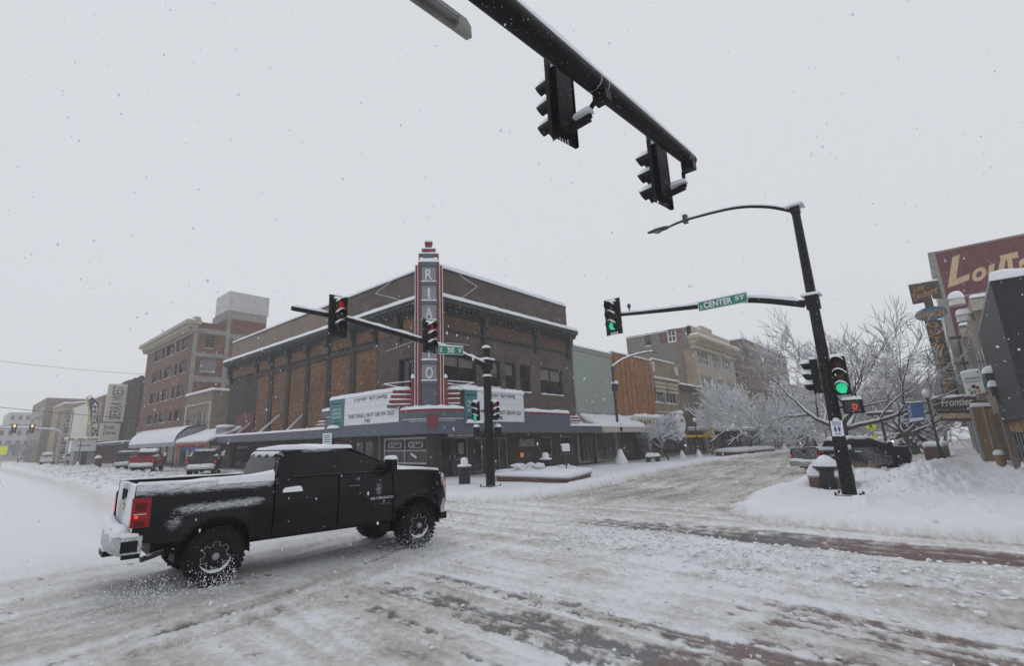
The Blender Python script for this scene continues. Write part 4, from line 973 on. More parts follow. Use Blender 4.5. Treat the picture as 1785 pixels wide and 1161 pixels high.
for k in range(7): mb.lathe([(.87, 3.34+.09*k), (.9, 3.36+.09*k), (.87, 3.38+.09*k)], (18.4, 50.6, 0), n=20)
mb.build('fins', M['darkmetal'], ac)['kind'] = 'stuff'
mb = MB(); mb.lathe([(.9, 4.0), (.92, 4.1), (.7, 4.25), (0, 4.3)], (18.4, 50.6, 0), n=20); mb.build('snow', M['snow'], ac, True)
nc = thing('flat_canopy', 'thin navy flat canopy beyond the barrel awning', 'canopy', (16.3, 80, 2.9))
mb = MB(); mb.box(16.0, X0, 79.3, 96, 2.9, 3.25); mb.build('deck', M['awning_navy'], nc); mb = MB(); mb.snow((15.95, 79.3, 3.25), (15.95, 96, 3.25), (X0, 96, 3.25), (X0, 79.3, 3.25), .14); mb.build('snow', M['snow'], nc, True)
# brick store with painted wall, beyond the sign
bs_ = thing('brick_store', 'low orange and red brick store with white painted letters high on its side wall', 'building', (X0, 104, 0))
W2 = Wall('y', 104.0)
zt_b = gy(190, 697, 104).z; 
shell(bs_, 17.6, 34, 104, 118, 11.5, 'brick_far')
mb = MB(); mb.box(16.2, 24, 103.7, 103.99, -.1, 3.3); mb.build('wall', M['brick_far'], bs_); mb = MB(); mb.box(16.2, 24, 103.65, 103.99, 3.3, 5.0); mb.build('band', M['orange_wood'], bs_)
text_mb('ROX', (18.0, 103.99, 8.2), (4.5, 0, 0), (0, 0, 1.5), .03, .02).build('lettering', M['trim_white'], bs_)
mb = MB(); mb.box(17.6, 24, 103.9, 103.99, 6.3, 6.8); mb.box(17.6, 24, 103.9, 103.99, 7.4, 7.7); mb.build('stripe', M['trim_white'], bs_)
coping(bs_, [(24, 103.8, 5.0), (16.2, 103.8, 5.0)], .2, .5); coping(bs_, [(17.6, 118, 11.5), (17.6, 104, 11.5), (34, 104, 11.5)], .2, .5)
# cinema with tall blue sign
ci = thing('cinema_building', 'cream cinema front with flat marquee and grey entrance column', 'building', (15, 108, 0))
shell(ci, 15.9, 30, 106, 124, 10.4, 'cream')
for k, (a, b) in enumerate(((16.4, 17.3), (18.2, 19.2))):
    mb = MB(); mb.box(a, b, 105.93, 105.99, 4.6, 6.2); o = mb.build('window', M['glass_grey'], ci); mb = MB(); mb.snow((a-.2, 105.6, 6.6), (b+.2, 105.6, 6.6), (b+.2, 105.98, 6.6), (a-.2, 105.98, 6.6), .3); mb.build('snow', M['snow'], o, True)
mb = MB(); mb.box(13.2, 17.4, 101, 105.9, 3.9, 4.2); mb.build('marquee_roof', M['yellow_tube'], ci); mb = MB(); mb.snow((13.1, 100.9, 4.2), (17.5, 100.9, 4.2), (17.5, 105.9, 4.2), (13.1, 105.9, 4.2), .25); mb.build('snow', M['snow'], ci, True)
mb = MB(); mb.box(13.6, 16.8, 101.2, 105.6, 2.2, 3.88); mb.build('attraction_board', M['sign_white'], ci)
text_mb('COMING SOON', (14.3, 101.2, 2.9), (1.8, 0, 0), (0, 0, .3), .03, .02).build('lettering', M['maroon'], ci)
mb = MB(); mb.box(14.2, 16.9, 102.2, 105.6, -.1, 2.2); mb.build('ticket_hall', M['trim_grey'], ci); mb = MB(); mb.box(15.2, 15.9, 102.1, 102.19, 0, 2.1); mb.build('door', M['trim_dark'], ci)
cs = thing('projecting_sign', 'tall dark blue arrow shaped cinema sign with pale upright letters', 'sign', (15.6, 103, 3.6))
ysg = 103.; A = [gy(x, y, ysg) for x, y in ((155, 697), (161, 692), (172.5, 703), (170, 770), (162, 770))]
mb = MB(); mb.prism(A, (0, .5, 0)); o = mb.build('sign_box', M['theatre_blue'], cs)
for k, ch in enumerate('AMERICA'):
    z = 10.4-.98*k; x_ = (gy(165.5, 704+9.3*k, ysg)).x; text_mb(ch, (x_-.35, ysg, gy(166, 709+9.3*k, ysg).z), (.75, 0, 0), (0, 0, .72), .03, .03).build('letter', M['white_paint'], o)
mb = MB(); mb.tube([gy(159, 690, ysg-.2), gy(152, 692, ysg-.2), gy(158, 730, ysg-.2), gy(158, 768, ysg-.2)], .16, 6); mb.build('tube_frame', M['yellow_tube'], cs)
# tan four storey corner building, dark block behind, pale blocks in the haze
tf = thing('office_building', 'tan brick four storey corner block with white sash windows far down the street', 'building', (14, 128, 0))
W3 = Wall('y', 128.)
xl = gy(105, 750, 128).x; zt3 = gy(107, 703, 128).z
hs6 = []
wins = [((861, 940), [(282, 342), (390, 480), (525, 625), (655, 745)]), ((1075, 1112), [(282, 342), (390, 480), (525, 625), (655, 745)])]
zz = [(gy(122, 690+a/7.258, 128).z, gy(122, 690+b/7.258, 128).z) for a, b in wins[0][1]]
for cx in (16.0, 18.6, 21.2, 23.8):
    for a, b in zz: hs6.append((cx-.55, cx+.55, min(a, b), max(a, b)))
facade(W3, 'wall', tf, xl, xl+24, -.1, zt3, hs6, M['brick_tan2'])
for h in hs6: window(W3, tf, h, 'trim_white', 'glass_grey', 1, 2, .12)
W3b = Wall('x', xl); hs7 = []
for cy in (130.5, 133.5, 136.5, 139.5):
    for a, b in zz: hs7.append((cy-.5, cy+.5, min(a, b), max(a, b)))
facade(W3b, 'wall', tf, 128, 143, -.1, zt3, hs7, M['brick_tan2'])
for h in hs7: window(W3b, tf, h, 'trim_white', 'glass_grey', 1, 2, .12)
shell(tf, xl, xl+24, 128, 143, zt3, 'brick_tan2', skip=('x0', 'y0'))
for k in range(5):
    mb = MB(); x_ = 14.6+2.6*k; W3.box(mb, x_-.25, x_+.25, 0, zt3-1.6, -.15, -.01); mb.build('pilaster', M['brick_tan'], tf)
mb = MB(); W3.box(mb, xl-.2, xl+24, zt3-1.4, zt3-1.1, -.3, -.01); mb.build('band', M['stone'], tf)
pts = [(xl+.1, 143, zt3), (xl+.1, 128.1, zt3)]; 
for k in range(12): pts.append((xl+.1+2*k+1, 128.1, zt3+(.35 if k % 2 else 0)))
coping(tf, pts, .25, .5)
db = thing('dark_block', 'dark brown tall block behind the tan corner office', 'building', (14, 146, 0))
xd = gy(72, 750, 146).x; zd = gy(91, 696, 146).z
shell(db, xd, xd+30, 146, 172, zd+.3, 'stucco_tan')
Wd = Wall('x', xd)
for k in range(6):
    for j in range(4): mb = MB(); Wd.box(mb, 148+4*k, 149.6+4*k, 2.5+2.7*j, 4.2+2.7*j, -.03, .0); mb.build('window', M['glass_grey'], db)
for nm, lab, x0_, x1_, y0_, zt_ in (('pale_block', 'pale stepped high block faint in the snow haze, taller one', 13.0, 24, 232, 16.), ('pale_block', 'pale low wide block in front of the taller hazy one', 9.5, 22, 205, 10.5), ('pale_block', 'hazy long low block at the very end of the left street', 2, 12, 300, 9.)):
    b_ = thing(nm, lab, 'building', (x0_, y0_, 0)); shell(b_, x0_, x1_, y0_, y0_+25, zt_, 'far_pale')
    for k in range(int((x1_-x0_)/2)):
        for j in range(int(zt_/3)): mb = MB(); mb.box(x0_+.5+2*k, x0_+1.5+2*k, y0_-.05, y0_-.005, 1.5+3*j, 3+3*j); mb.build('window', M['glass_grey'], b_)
# overhead wires
for a, b, lab in (((0, 623.5), (262, 653), 'upper overhead wire crossing to the red brick block'), ((0, 701), (405, 737), 'lower overhead wire sagging across to the theatre')):
    P = [gx(0, a[1], -8) if 0 else gz(a[0], a[1], 10.5)]
    q0 = gx(b[0], b[1], X0-.05); L0 = ray(a[0], a[1]); t0 = 95. if a[1] < 650 else 60.; q1 = O+L0*t0
    q1 = q0+(q1-q0)*1.5
    n = 14; mb = MB(); mb.tube([q0.lerp(q1, k/n)-V(0, 0, .5*4*(k/n)*(1-k/n)) for k in range(n+1)], .022, 4); tag(mb.build('overhead_wire', M['wire']), lab, 'wire', 'overhead wires')
    mb = MB()

# ------------------------------------------------------------ far side of Center street, y = 22
def rr7(W, x0, x1, y0, y1): return zr(W, x0, x1, y0, y1, 980, 560, 4.3)
gb = thing('shop_building', 'pale green panelled shop front next to the theatre', 'building', (34.9, Y0, 0))
xg0, xg1 = 34.95, 41.6
facade(WR, 'wall', gb, xg0, xg1, -.1, 9.7, [(35.2, 37.6, .3, 2.6), (37.9, 41.3, .3, 2.6)], M['trim_grey'])
mb = MB(); WR.box(mb, xg0+.15, xg1-.15, 4.2, 9.35, -.06, -.005); mb.build('green_panel', M['stucco_green'], gb)
mb = MB(); WR.box(mb, xg0, xg0+.14, 3.9, 9.7, -.12, -.005); WR.box(mb, xg1-.14, xg1, 3.9, 9.7, -.12, -.005); WR.box(mb, xg0+.14, xg1-.14, 9.36, 9.7, -.12, -.005); mb.build('edge_trim', M['trim_grey'], gb)
for h in ((35.2, 37.6, .3, 2.6), (37.9, 41.3, .3, 2.6)): window(WR, gb, h, 'trim_grey', 'glass_store', 2, 1, .08, .1, sill=False)
coping(gb, [(xg0, Y0, 9.7), (xg1, Y0, 9.7)], .13, .4); shell(gb, xg0, xg1, Y0, Y0+20, 9.7, 'stucco_grey', skip=('y0',))
sa = thing('sloping_awning', 'beige sloping awning under deep snow below the green panel', 'awning', (35, 20, 2.7))
mb = MB(); mb.prism([V(34.7, 19.5, 2.95), V(34.7, Y0-.07, 3.9), V(34.7, Y0-.07, 2.75), V(34.7, 19.5, 2.55)], (7.2, 0, 0)); mb.build('canvas', M['awning_beige'], sa)
mb = MB(); mb.snow((34.65, 19.45, 2.96), (41.95, 19.45, 2.96), (41.95, Y0-.07, 3.9), (34.65, Y0-.07, 3.9), .28); mb.build('snow', M['snow'], sa, True)
wb = thing('shop_building', 'shop with orange upright timber boards over a dark ground floor', 'building', (41.7, Y0, 0))
xw0, xw1 = 41.7, 50.2
facade(WR, 'wall', wb, xw0, xw1, -.1, 9.9, [(42.4, 45.4, .3, 2.6), (46.2, 49.6, .5, 2.6)], M['brick_dark'])
for h in ((42.4, 45.4, .3, 2.6), (46.2, 49.6, .5, 2.6)): window(WR, wb, h, 'trim_dark', 'glass_store', 2, 1, .08, .1, sill=False)
nbd = 24
for k in range(nbd):
    a = xw0+.05+(xw1-xw0-.1)*k/nbd; b = xw0+.05+(xw1-xw0-.1)*(k+1)/nbd-.03; mb = MB(); pr_ = -.06-.03*(k % 3 == 1)-random.uniform(0, .015); WR.box(mb, a, b, 4.0, 9.95+random.uniform(-.03, .03), pr_, -.005); mb.build('board', M['wood' if (k*7) % 5 < 3 else 'wood2'], wb)
coping(wb, [(xw0, Y0, 9.95), (xw1, Y0, 9.95)], .13, .3); shell(wb, xw0, xw1, Y0, Y0+20, 9.9, 'brick_dark', skip=('y0',))
mb = MB(); WR.box(mb, xw0+.1, xw1+3, 3.3, 3.75, -1.6, -.005); o = mb.build('canopy', M['old_wood'], wb); q = MB(); q.snow((xw0+.05, Y0-1.65, 3.75), (xw1+3.05, Y0-1.65, 3.75), (xw1+3.05, Y0, 3.75), (xw0+.05, Y0, 3.75), .28); q.build('snow', M['snow'], o, True)
pf = thing('shop_sign', 'white box sign with red and dark letters above the dark shop front', 'sign', (45.5, 20, 2.5))
p0_ = gy(1111, 745, 20.); p1_ = gy(1161, 745, 20.); zt_ = gy(1111, 727, 20.).z
mb = MB(); mb.box(p0_.x, p1_.x, 20., 20.35, p0_.z, zt_); mb.build('sign_box', M['cream'], pf); L_ = p1_.x-p0_.x; hz = zt_-p0_.z
text_mb('PFAFF', (p0_.x+L_*.05, 20, p0_.z+hz*.25), (L_*.42, 0, 0), (0, 0, hz*.5), .02, .01).build('lettering', M['red_paint'], pf)
text_mb('FOR', (p0_.x+L_*.55, 20, p0_.z+hz*.25), (L_*.28, 0, 0), (0, 0, hz*.5), .02, .03).build('lettering', M['trim_dark'], pf)
mb = MB(); mb.snow((p0_.x-.05, 19.95, zt_), (p1_.x+.05, 19.95, zt_), (p1_.x+.05, 20.4, zt_), (p0_.x-.05, 20.4, zt_), .3); mb.build('snow', M['snow'], pf, True)
mb = MB(); mb.box(p0_.x+.3, p1_.x-.3, 20.36, 21.9, zt_-.15, zt_-.05); mb.build('bracket', M['darkmetal'], pf)
tb_ = thing('shop_building', 'tan brick two storey shop with stepped parapet and white finials', 'building', (50.3, Y0, 0))
xt0, xt1 = 50.3, 57.0
hw = [rr7(WR, 680, 757, 500, 612), rr7(WR, 778, 848, 515, 622)]
facade(WR, 'wall', tb_, xt0, xt1, -.1, 9.3, hw+[(50.8, 56.5, .4, 2.6)], M['brick_tan'])
for h in hw: window(WR, tb_, h, 'trim_dark', 'glass_white', 3, 1, .12, .15, sill=.12)
window(WR, tb_, (50.8, 56.5, .4, 2.6), 'trim_dark', 'glass_store', 3, 1, .1, sill=False)
mb = MB(); WR.box(mb, xt0+.5, xt1-.8, 9.3, 10.2, 0, .4); mb.build('parapet', M['brick_tan'], tb_)
for a in (xt0+.1, xt1-.5): mb = MB(); WR.box(mb, a, a+.35, 8.9, 9.9, -.15, .2); mb.build('finial', M['trim_white'], tb_)
mb = MB(); WR.box(mb, xt0, xt1, 8.1, 8.25, -.2, -.005); WR.box(mb, xt0, xt1, 4.6, 4.75, -.1, -.005); 
mb.build('band', M['cream_stone'], tb_)
for k in range(3): 
    for j in range(2): mb = MB(); a = xt0+.35+j*3.2; WR.box(mb, a, a+2.8, 6.75+.42*k, 7.05+.42*k, -.06, -.005); mb.build('brick_panel', M['cream_stone'], tb_)
coping(tb_, [(xt0+.4, Y0+.1, 10.2), (xt1-.7, Y0+.1, 10.2)], .15, .4); mb = MB(); mb.snow((xt0, Y0-.2, 8.25), (xt1, Y0-.2, 8.25), (xt1, Y0, 8.25), (xt0, Y0, 8.25), .12); mb.build('snow', M['snow'], tb_, True)
shell(tb_, xt0, xt1, Y0, Y0+20, 9.3, 'brick_tan', skip=('y0',))
rs = thing('round_sign', 'white round shop sign on a dark post, snow on its top', 'sign', (54.8, 19.6, 0))
c = gy(1186, 738, 19.6); mb = MB(); mb.lathe([(0, -.14), (.93, -.14), (1.0, -.08), (1.0, .08), (.93, .14), (0, .14)], (c.x, 19.6, c.z), axis=1, n=28); o = mb.build('disc', M['white_paint'], rs)
text_mb('Collier', (c.x-.6, 19.46, c.z+.1), (1.2, 0, 0), (0, 0, .35), .01, .01, .3).build('lettering', M['trim_dark'], o)
mb = MB(); mb.snow((c.x-.5, 19.3, c.z+.95), (c.x+.5, 19.3, c.z+.95), (c.x+.5, 19.9, c.z+.95), (c.x-.5, 19.9, c.z+.95), .35); mb.build('snow', M['snow'], rs, True)
mb = MB(); mb.box(c.x-.2, c.x+.2, 19.5, 19.9, -.05, c.z-.9); mb.build('post', M['trim_dark'], rs)
lb = thing('shop_building', 'low two storey pinkish shop with a row of small upper windows', 'building', (57.1, Y0, 0))
LE = gy(1211, 620, Y0).x-.06; hl = [(57.6, 58.6, 5.0, 6.0), (58.9, 59.9, 5.0, 6.0), (60.2, 61.2, 5.0, 6.0)]; hl = [h for h in hl if h[1] < LE-.2]
facade(WR, 'wall', lb, 57.1, LE, -.1, 7.9, hl+[(57.6, LE-.5, .4, 2.6)], M['stucco_tan'])
for h in hl: window(WR, lb, h, 'trim_white', 'glass_white', 2, 1, .08, .12)
window(WR, lb, (57.6, LE-.5, .4, 2.6), 'trim_dark', 'glass_store', 4, 1, .1, sill=False)
mb = MB(); WR.box(mb, 57.1, LE, 7.3, 7.9, -.25, -.005); mb.build('cornice', M['old_wood'], lb); coping(lb, [(57.1, Y0-.1, 7.9), (LE, Y0-.1, 7.9)], .2, .5)
mb = MB(); WR.box(mb, 57.1, LE, 4.1, 4.5, -.1, -.005); mb.build('band', M['brick_red'], lb)
shell(lb, 57.1, LE, Y0, Y0+8, 7.9, 'stucco_tan', skip=('y0',))
# four storey stone fronted block
xb0 = gy(1211, 620, Y0).x; xb1 = gy(1277, 620, Y0).x
fb = thing('stone_building', 'four storey cream stone block with deep cornice and bare grey side wall', 'building', (xb0, Y0, 0))
zc = gy(1209, 588, Y0).z
r1 = [(1216, 1237), (1241.6, 1255.6), (1258, 1274)]; r2 = [(1223, 1242.5), (1247.5, 1262), (1265, 1279)]
uu = [((WR.uz(a, 627)[0]+WR.uz(c_, 667)[0])/2, (WR.uz(b, 627)[0]+WR.uz(d_, 667)[0])/2) for (a, b), (c_, d_) in zip(r1, r2)]
za1, zb1 = WR.uz(1226, 637)[1], WR.uz(1226, 613)[1]; za2, zb2_ = WR.uz(1232, 678)[1], WR.uz(1232, 656)[1]
dz = za1-za2
hb = []
for a, b in uu:
    for z0, z1 in ((za1, zb1), (za2, zb2_), (za2-dz, zb2_-dz)): hb.append((a+.1, b-.1, z0, z1))
facade(WR, 'wall', fb, xb0, xb1, -.1, zc, hb+[(xb0+.8, xb1-.8, .4, 2.7)], M['cream_stone'])
for h in hb: window(WR, fb, h, 'trim_white', 'glass_grey', 3, 2, .13, .15)
window(WR, fb, (xb0+.8, xb1-.8, .4, 2.7), 'trim_dark', 'glass_store', 5, 1, .12, sill=False)
mb = MB(); WR.box(mb, xb0-.3, xb1+.3, zc-1.5, zc-.9, -.3, .3); WR.box(mb, xb0-.9, xb1+.6, zc-.3, zc+.1, -1.0, .3); WR.box(mb, xb0-.6, xb1+.4, zc-.9, zc-.3, -.6, .3); mb.build('cornice', M['cream_stone'], fb)
mb = MB(); WR.box(mb, xb0, xb1, zc+.1, zc+1.5, .1, .6); WR.box(mb, xb0+4, xb0+8, zc+1.5, zc+2.1, .1, .6); mb.build('parapet', M['cream_stone'], fb)
mb = MB(); mb.snow((xb0-.9, Y0-1, zc+.1), (xb1+.6, Y0-1, zc+.1), (xb1+.6, Y0+.1, zc+.1), (xb0-.9, Y0+.1, zc+.1), .2); mb.snow((xb0, Y0+.1, zc+1.5), (xb1, Y0+.1, zc+1.5), (xb1, Y0+.6, zc+1.5), (xb0, Y0+.6, zc+1.5), .15); mb.build('snow', M['snow'], fb, True)
mb = MB()
k = 0
u = xb0-.8
while u < xb1: mb.box(u, u+.3, Y0-.9, Y0-.61, zc-.62, zc-.31); u += .75
mb.build('dentils', M['cream_stone'], fb)['kind'] = 'stuff'
Wb = Wall('x', xb0)
yb_end = gx(1090, 575, xb0).y; w1 = Wb.rect(1124, 1135, 583, 604); w2 = Wb.rect(1162.6, 1179, 574, 597)
ztop = gx(1120, 570, xb0).z
facade(Wb, 'wall', fb, Y0, yb_end, -.1, zc+1.2, [w1, w2], M['stucco_grey'])
window(Wb, fb, w1, 'trim_dark', 'glass', 2, 2, .1, sill=.15); window(Wb, fb, w2, 'trim_white', 'glass', 2, 2, .2, .1, sill=.1)
yr0, zr0 = Wb.uz(1190, 597); yr1, _z = Wb.uz(1151, 597)
mb = MB(); Wb.box(mb, yr0, w2[0]-.02, w2[2], zc+1.22, -.03, -.002); Wb.box(mb, w2[1]+.02, yr1, w2[2], zc+1.22, -.03, -.002); Wb.box(mb, w2[0]-.02, w2[1]+.02, w2[3]+.02, zc+1.22, -.03, -.002); mb.build('brick_patch', M['brick_red'], fb)
mb = MB(); Wb.box(mb, Y0, Y0+1.2, 3, zc-1.5, -.05, -.002); mb.build('quoin', M['brick_tan2'], fb)
for k in range(16): mb = MB(); Wb.box(mb, Y0+1.2, Y0+1.55+.3*(k % 2), 3+.78*k, 3.45+.78*k, -.04, -.002); mb.build('brick', M['brick_far'], fb)
shell(fb, xb0, xb1, Y0, yb_end, zc+1.2, 'stucco_grey', skip=('x0', 'y0')); coping(fb, [(xb0, Y0+3, zc+1.2), (xb0, yb_end, zc+1.2)], .1, .3)
# blocks farther along
def farblock(label, x0, x1, z, mat, yd=30, rows=4, pane='glass_grey', y0=Y0):
    b = thing('street_block', label, 'building', (x0, y0, 0)); W = Wall('y', y0); W2 = Wall('x', x0)
    hh = []; nn = int((x1-x0-1)/3.2); dzz = (z-4.5)/rows
    for k in range(nn):
        for j in range(rows): hh.append((x0+1+3.2*k, x0+2.6+3.2*k, 4.6+dzz*j, 4.6+dzz*j+dzz*.55))
    facade(W, 'wall', b, x0, x1, -.1, z, hh, M[mat]); h2 = []
    for k in range(int((yd-2)/3.4)):
        for j in range(rows): h2.append((y0+1.2+3.4*k, y0+2.7+3.4*k, 4.6+dzz*j, 4.6+dzz*j+dzz*.55))
    facade(W2, 'wall', b, y0, y0+yd, -.1, z, h2, M[mat])
    for h in hh: window(W, b, h, 'trim_tan', pane, 2, 1, .12, sill=False)
    for h in h2: window(W2, b, h, 'trim_tan', pane, 1, 1, .12, sill=False)
    shell(b, x0, x1, y0, y0+yd, z, mat, skip=('x0', 'y0')); coping(b, [(x0, y0+yd, z), (x0, y0, z), (x1, y0, z)], .25, .5)
    mb = MB(); W.box(mb, x0, x1, z-1.2, z-.8, -.2, -.005); W.box(mb, x0, x1, 3.2, 3.7, -.4, -.005); mb.build('band', M['stone'], b)
    mb = MB(); W.box(mb, x0+.5, x1-.5, .3, 2.9, -.04, -.005); mb.build('shop_window', M['glass_store'], b)
    return b
farblock('grey brown five storey block with many windows behind the bare trees', xb1+6.5, xb1+34, 17.0, 'stucco_tan', 26, 4)
b_ = thing('low_shops', 'long low shop front with flat snowy canopy behind the bare trees', 'building', (xb1+.2, Y0, 0)); shell(b_, xb1+.2, xb1+6.3, Y0, Y0+16, 8.5, 'brick_red')
mb = MB(); mb.box(xb1+12, xb1+22, Y0+6, Y0+14, 16.7, 19.5); tag(mb.build('rooftop_plant_room', M['red_scallop']), 'pinkish rooftop plant room on the grey brown block', 'plant room')
farblock('pale brown three storey block with arched look beyond the second tree', xb1+35, xb1+60, 11.5, 'brick_far', 20, 2)
farblock('far hazy block closing the row on the left of the street', xb1+62, xb1+110, 13, 'stucco_grey', 20, 3)
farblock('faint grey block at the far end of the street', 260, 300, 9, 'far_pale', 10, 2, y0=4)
# canopies of the shops beyond the round sign
def shop_canopy(x0, x1, z, lab, raf=8, yo=19.4):
    t_c = thing('shop_canopy', lab, 'canopy', (x0, yo, z))
    mb = MB(); mb.box(x0, x1, yo, Y0-.3, z, z+.22); mb.build('deck', M['trim_white'], t_c)
    q = MB(); q.snow((x0-.05, yo-.05, z+.22), (x1+.05, yo-.05, z+.22), (x1+.05, Y0-.3, z+.22), (x0-.05, Y0-.3, z+.22), .2); q.build('snow', M['snow'], t_c, True)
    for k in range(raf):
        a = x0+.3+(x1-x0-.6)*k/max(raf-1, 1); mb = MB(); mb.tube([(a, yo+.1, z+.25), (a, Y0-.2, z+2.6)], .09, 6); mb.build('strut', M['white_paint'], t_c)
    for a in (x0+.2, x1-.2): mb = MB(); mb.tube([(a, yo+.1, 0), (a, yo+.1, z)], .07, 6); mb.build('post', M['trim_dark'], t_c)
shop_canopy(57.3, 67.2, 2.75, 'white canopy with slanting struts right of the round sign', 8)
shop_canopy(67.6, 84, 2.75, 'second white canopy with slanting struts behind the large snowy tree', 9)
shop_canopy(xb1+6.5, xb1+33, 2.9, 'long flat snowy canopy far along behind the banner post', 2)
mb = MB(); WR.box(mb, 58, 60.8, 3.2, 5, -1.2, -1.1); tag(mb.build('banner', M['white_paint']), 'white banner hung above the canopy right of the round sign', 'banner')
for a, b, z0, z1 in ((1216, 1228, 763, 755),):
    p = gy(a, z0, 19.3); q = gy(b, z1, 19.3); mb = MB(); mb.box(p.x, q.x, 19.3, 19.39, p.z, q.z); 
p = gy(1229, 762, 19.25); q = gy(1246, 755, 19.25)
ys = thing('amber_sign', 'amber roof shaped shop sign on the edge of the white canopy', 'sign', (p.x, 19.25, p.z)); mb = MB(); mb.box(p.x, q.x, 19.25, 19.37, p.z, q.z); mb.build('board', M['amber_wall'], ys)
mb = MB(); mb.prism([V((p.x+q.x)/2-.1, 19.25, q.z), V(q.x-.3, 19.25, q.z), V(q.x-.8, 19.25, q.z+1.2)], (0, .1, 0)); mb.build('peak', M['amber_wall'], ys)
p = gy(1190, 763, 19.25); q = gy(1226, 758, 19.25); mb = MB(); mb.box(p.x, q.x, 19.25, 19.37, p.z, q.z); tag(mb.build('amber_strip', M['amber_wall']), 'narrow amber strip sign left of the amber peaked sign', 'sign')

# ------------------------------------------------------------ right hand row, y about -2
nb_ = thing('corner_shop', 'near shop on the right with black box canopy over barred shop windows', 'building', (21.4, -2.4, 0))
shell(nb_, 21.4, 36, -16, -2.4, 6.5, 'stucco_tan')
mb = MB(); mb.box(21.4, 33.6, -2.38, -1.5, 2.36, 6.42); o = mb.build('box_canopy', M['awning_black'], nb_)
mb = MB(); mb.snow((21.3, -1.45, 6.42), (21.3, -2.6, 6.42), (33.6, -2.6, 6.42), (33.6, -1.45, 6.42), .32); mb.build('snow', M['snow'], nb_, True)
mb = MB(); mb.box(33.62, 34.4, -2.38, -1.52, 0, 6.7); mb.build('pilaster', M['stucco_tan'], nb_)
mb = MB(); mb.box(23, 36.5, -2.3, -1.9, 0, 2.34); mb.build('shop_window', M['glass_store'], nb_)
for k in range(17):
    x = 23.5+.8*k; mb = MB(); mb.box(x, x+.09, -1.86, -1.76, 0, 2.9 if x > 34.4 else 2.34); mb.build('bar', M['galv' if k % 2 else 'darkmetal'], nb_)
for k, (a, b) in enumerate(((24, 27.2), (27.6, 31), (31.4, 33.5))): mb = MB(); mb.box(a, b, -1.75, -1.70, 1.9, 2.34); mb.build('board', M['plywood'], nb_); 
mb = MB(); mb.snow((24, -1.7, .35), (36, -1.7, .35), (36, -2.3, .35), (24, -2.3, .35), .3); mb.build('snow', M['snow'], nb_, True)
def blockX(name, lab, x, x1, px0, px1, pytop, mat, yend=None, cat='building'):
    p = gx(px0, pytop, x); y0 = p.y; b = thing(name, lab, cat, (x, y0, 0)); ye_ = yend if yend is not None else -16
    shell(b, x, x1, ye_, y0, p.z, mat); q = MB(); q.snow((x-.1, ye_, p.z), (x1, ye_, p.z), (x1, y0+.1, p.z), (x-.1, y0+.1, p.z), .2, nv=8); q.build('snow', M['snow'], b, True); return b, p
b1, p1 = blockX('shop_building', 'narrow cream shop with snowy cap just beyond the black canopy', 36.1, 47, 1694, 1720, 520, 'stucco_tan')
mb = MB(); mb.box(36.0, 36.1, p1.y-1.4, p1.y-.5, 3.3, 7.4); mb.build('recess', M['stucco_tan'], b1)
mb = MB(); mb.box(35.85, 36.09, -2.9, p1.y+.12, p1.z-.7, p1.z-.1); mb.build('cornice', M['stone'], b1)
Wq = Wall('y', p1.y, -1)
for k in range(3):
    mb = MB(); Wq.box(mb, 37.4+3.1*k, 39.4+3.1*k, 4.2, 6.6, -.05, .0); mb.build('window', M['glass_grey'], b1)
mb = MB(); mb.box(36.5, 46.5, p1.y, p1.y+.05, .3, 2.9); mb.build('shop_window', M['glass_store'], b1)
b2, p2 = blockX('shop_building', 'second cream shop front against the red painted wall', 52, 61.9, 1674, 1692, 568, 'stucco_grey')
mb = MB(); mb.box(51.85, 51.99, -3.4, p2.y+.1, p2.z-.9, p2.z-.2); mb.build('cornice', M['stone'], b2)
mb = MB(); mb.box(47.02, 51.98, -16, -1.9, 0, 5.2); mb.build('annex', M['brick_tan'], b2)
# red wall with a painted name
pa = gx(1630, 442, 62.)
lw_ = thing('red_wall_building', 'tall store with dark red side wall and huge cream painted script', 'building', (62, pa.y, 0))
shell(lw_, 62, 84, -26, pa.y, pa.z, 'lou_red')
mb = MB(); mb.box(61.95, 84.1, pa.y+.002, pa.y+.5, 0, pa.z+.2); mb.build('street_front', M['concrete'], lw_)
mb = MB(); mb.box(61.9, 84.1, -26, pa.y, pa.z, pa.z+.16); mb.build('coping', M['brick_tan'], lw_)
for k in range(5):
    for j in range(4): mb = MB(); mb.box(63+4*k, 65.2+4*k, pa.y+.48, pa.y+.53, 4.5+3.4*j, 6.6+3.4*j); mb.build('window', M['glass'], lw_)
def script_text(parts, X, mat, name, parent, depth=.03, bold=.03, shear=.25, lab=None):
    for s, (x0, y0), (x1, y1), (x2, y2) in parts:      # lower-left, lower-right, upper-left in the photo
        a = gx(x0, y0, X); b = gx(x1, y1, X); c = gx(x2, y2, X); text_mb(s, a, b-a, c-a, depth, bold, shear).build(name, M[mat], parent)
script_text([('L', (1652, 502), (1692, 487), (1646, 454)), ('o', (1697, 493), (1723, 484), (1691, 472)), ('u', (1723, 487), (1757, 476), (1719, 464)), ('Taubert', (1757, 492), (1930, 455), (1741, 446))], 61.99, 'lou_cream', 'painted_letter', lw_, .004, .035)
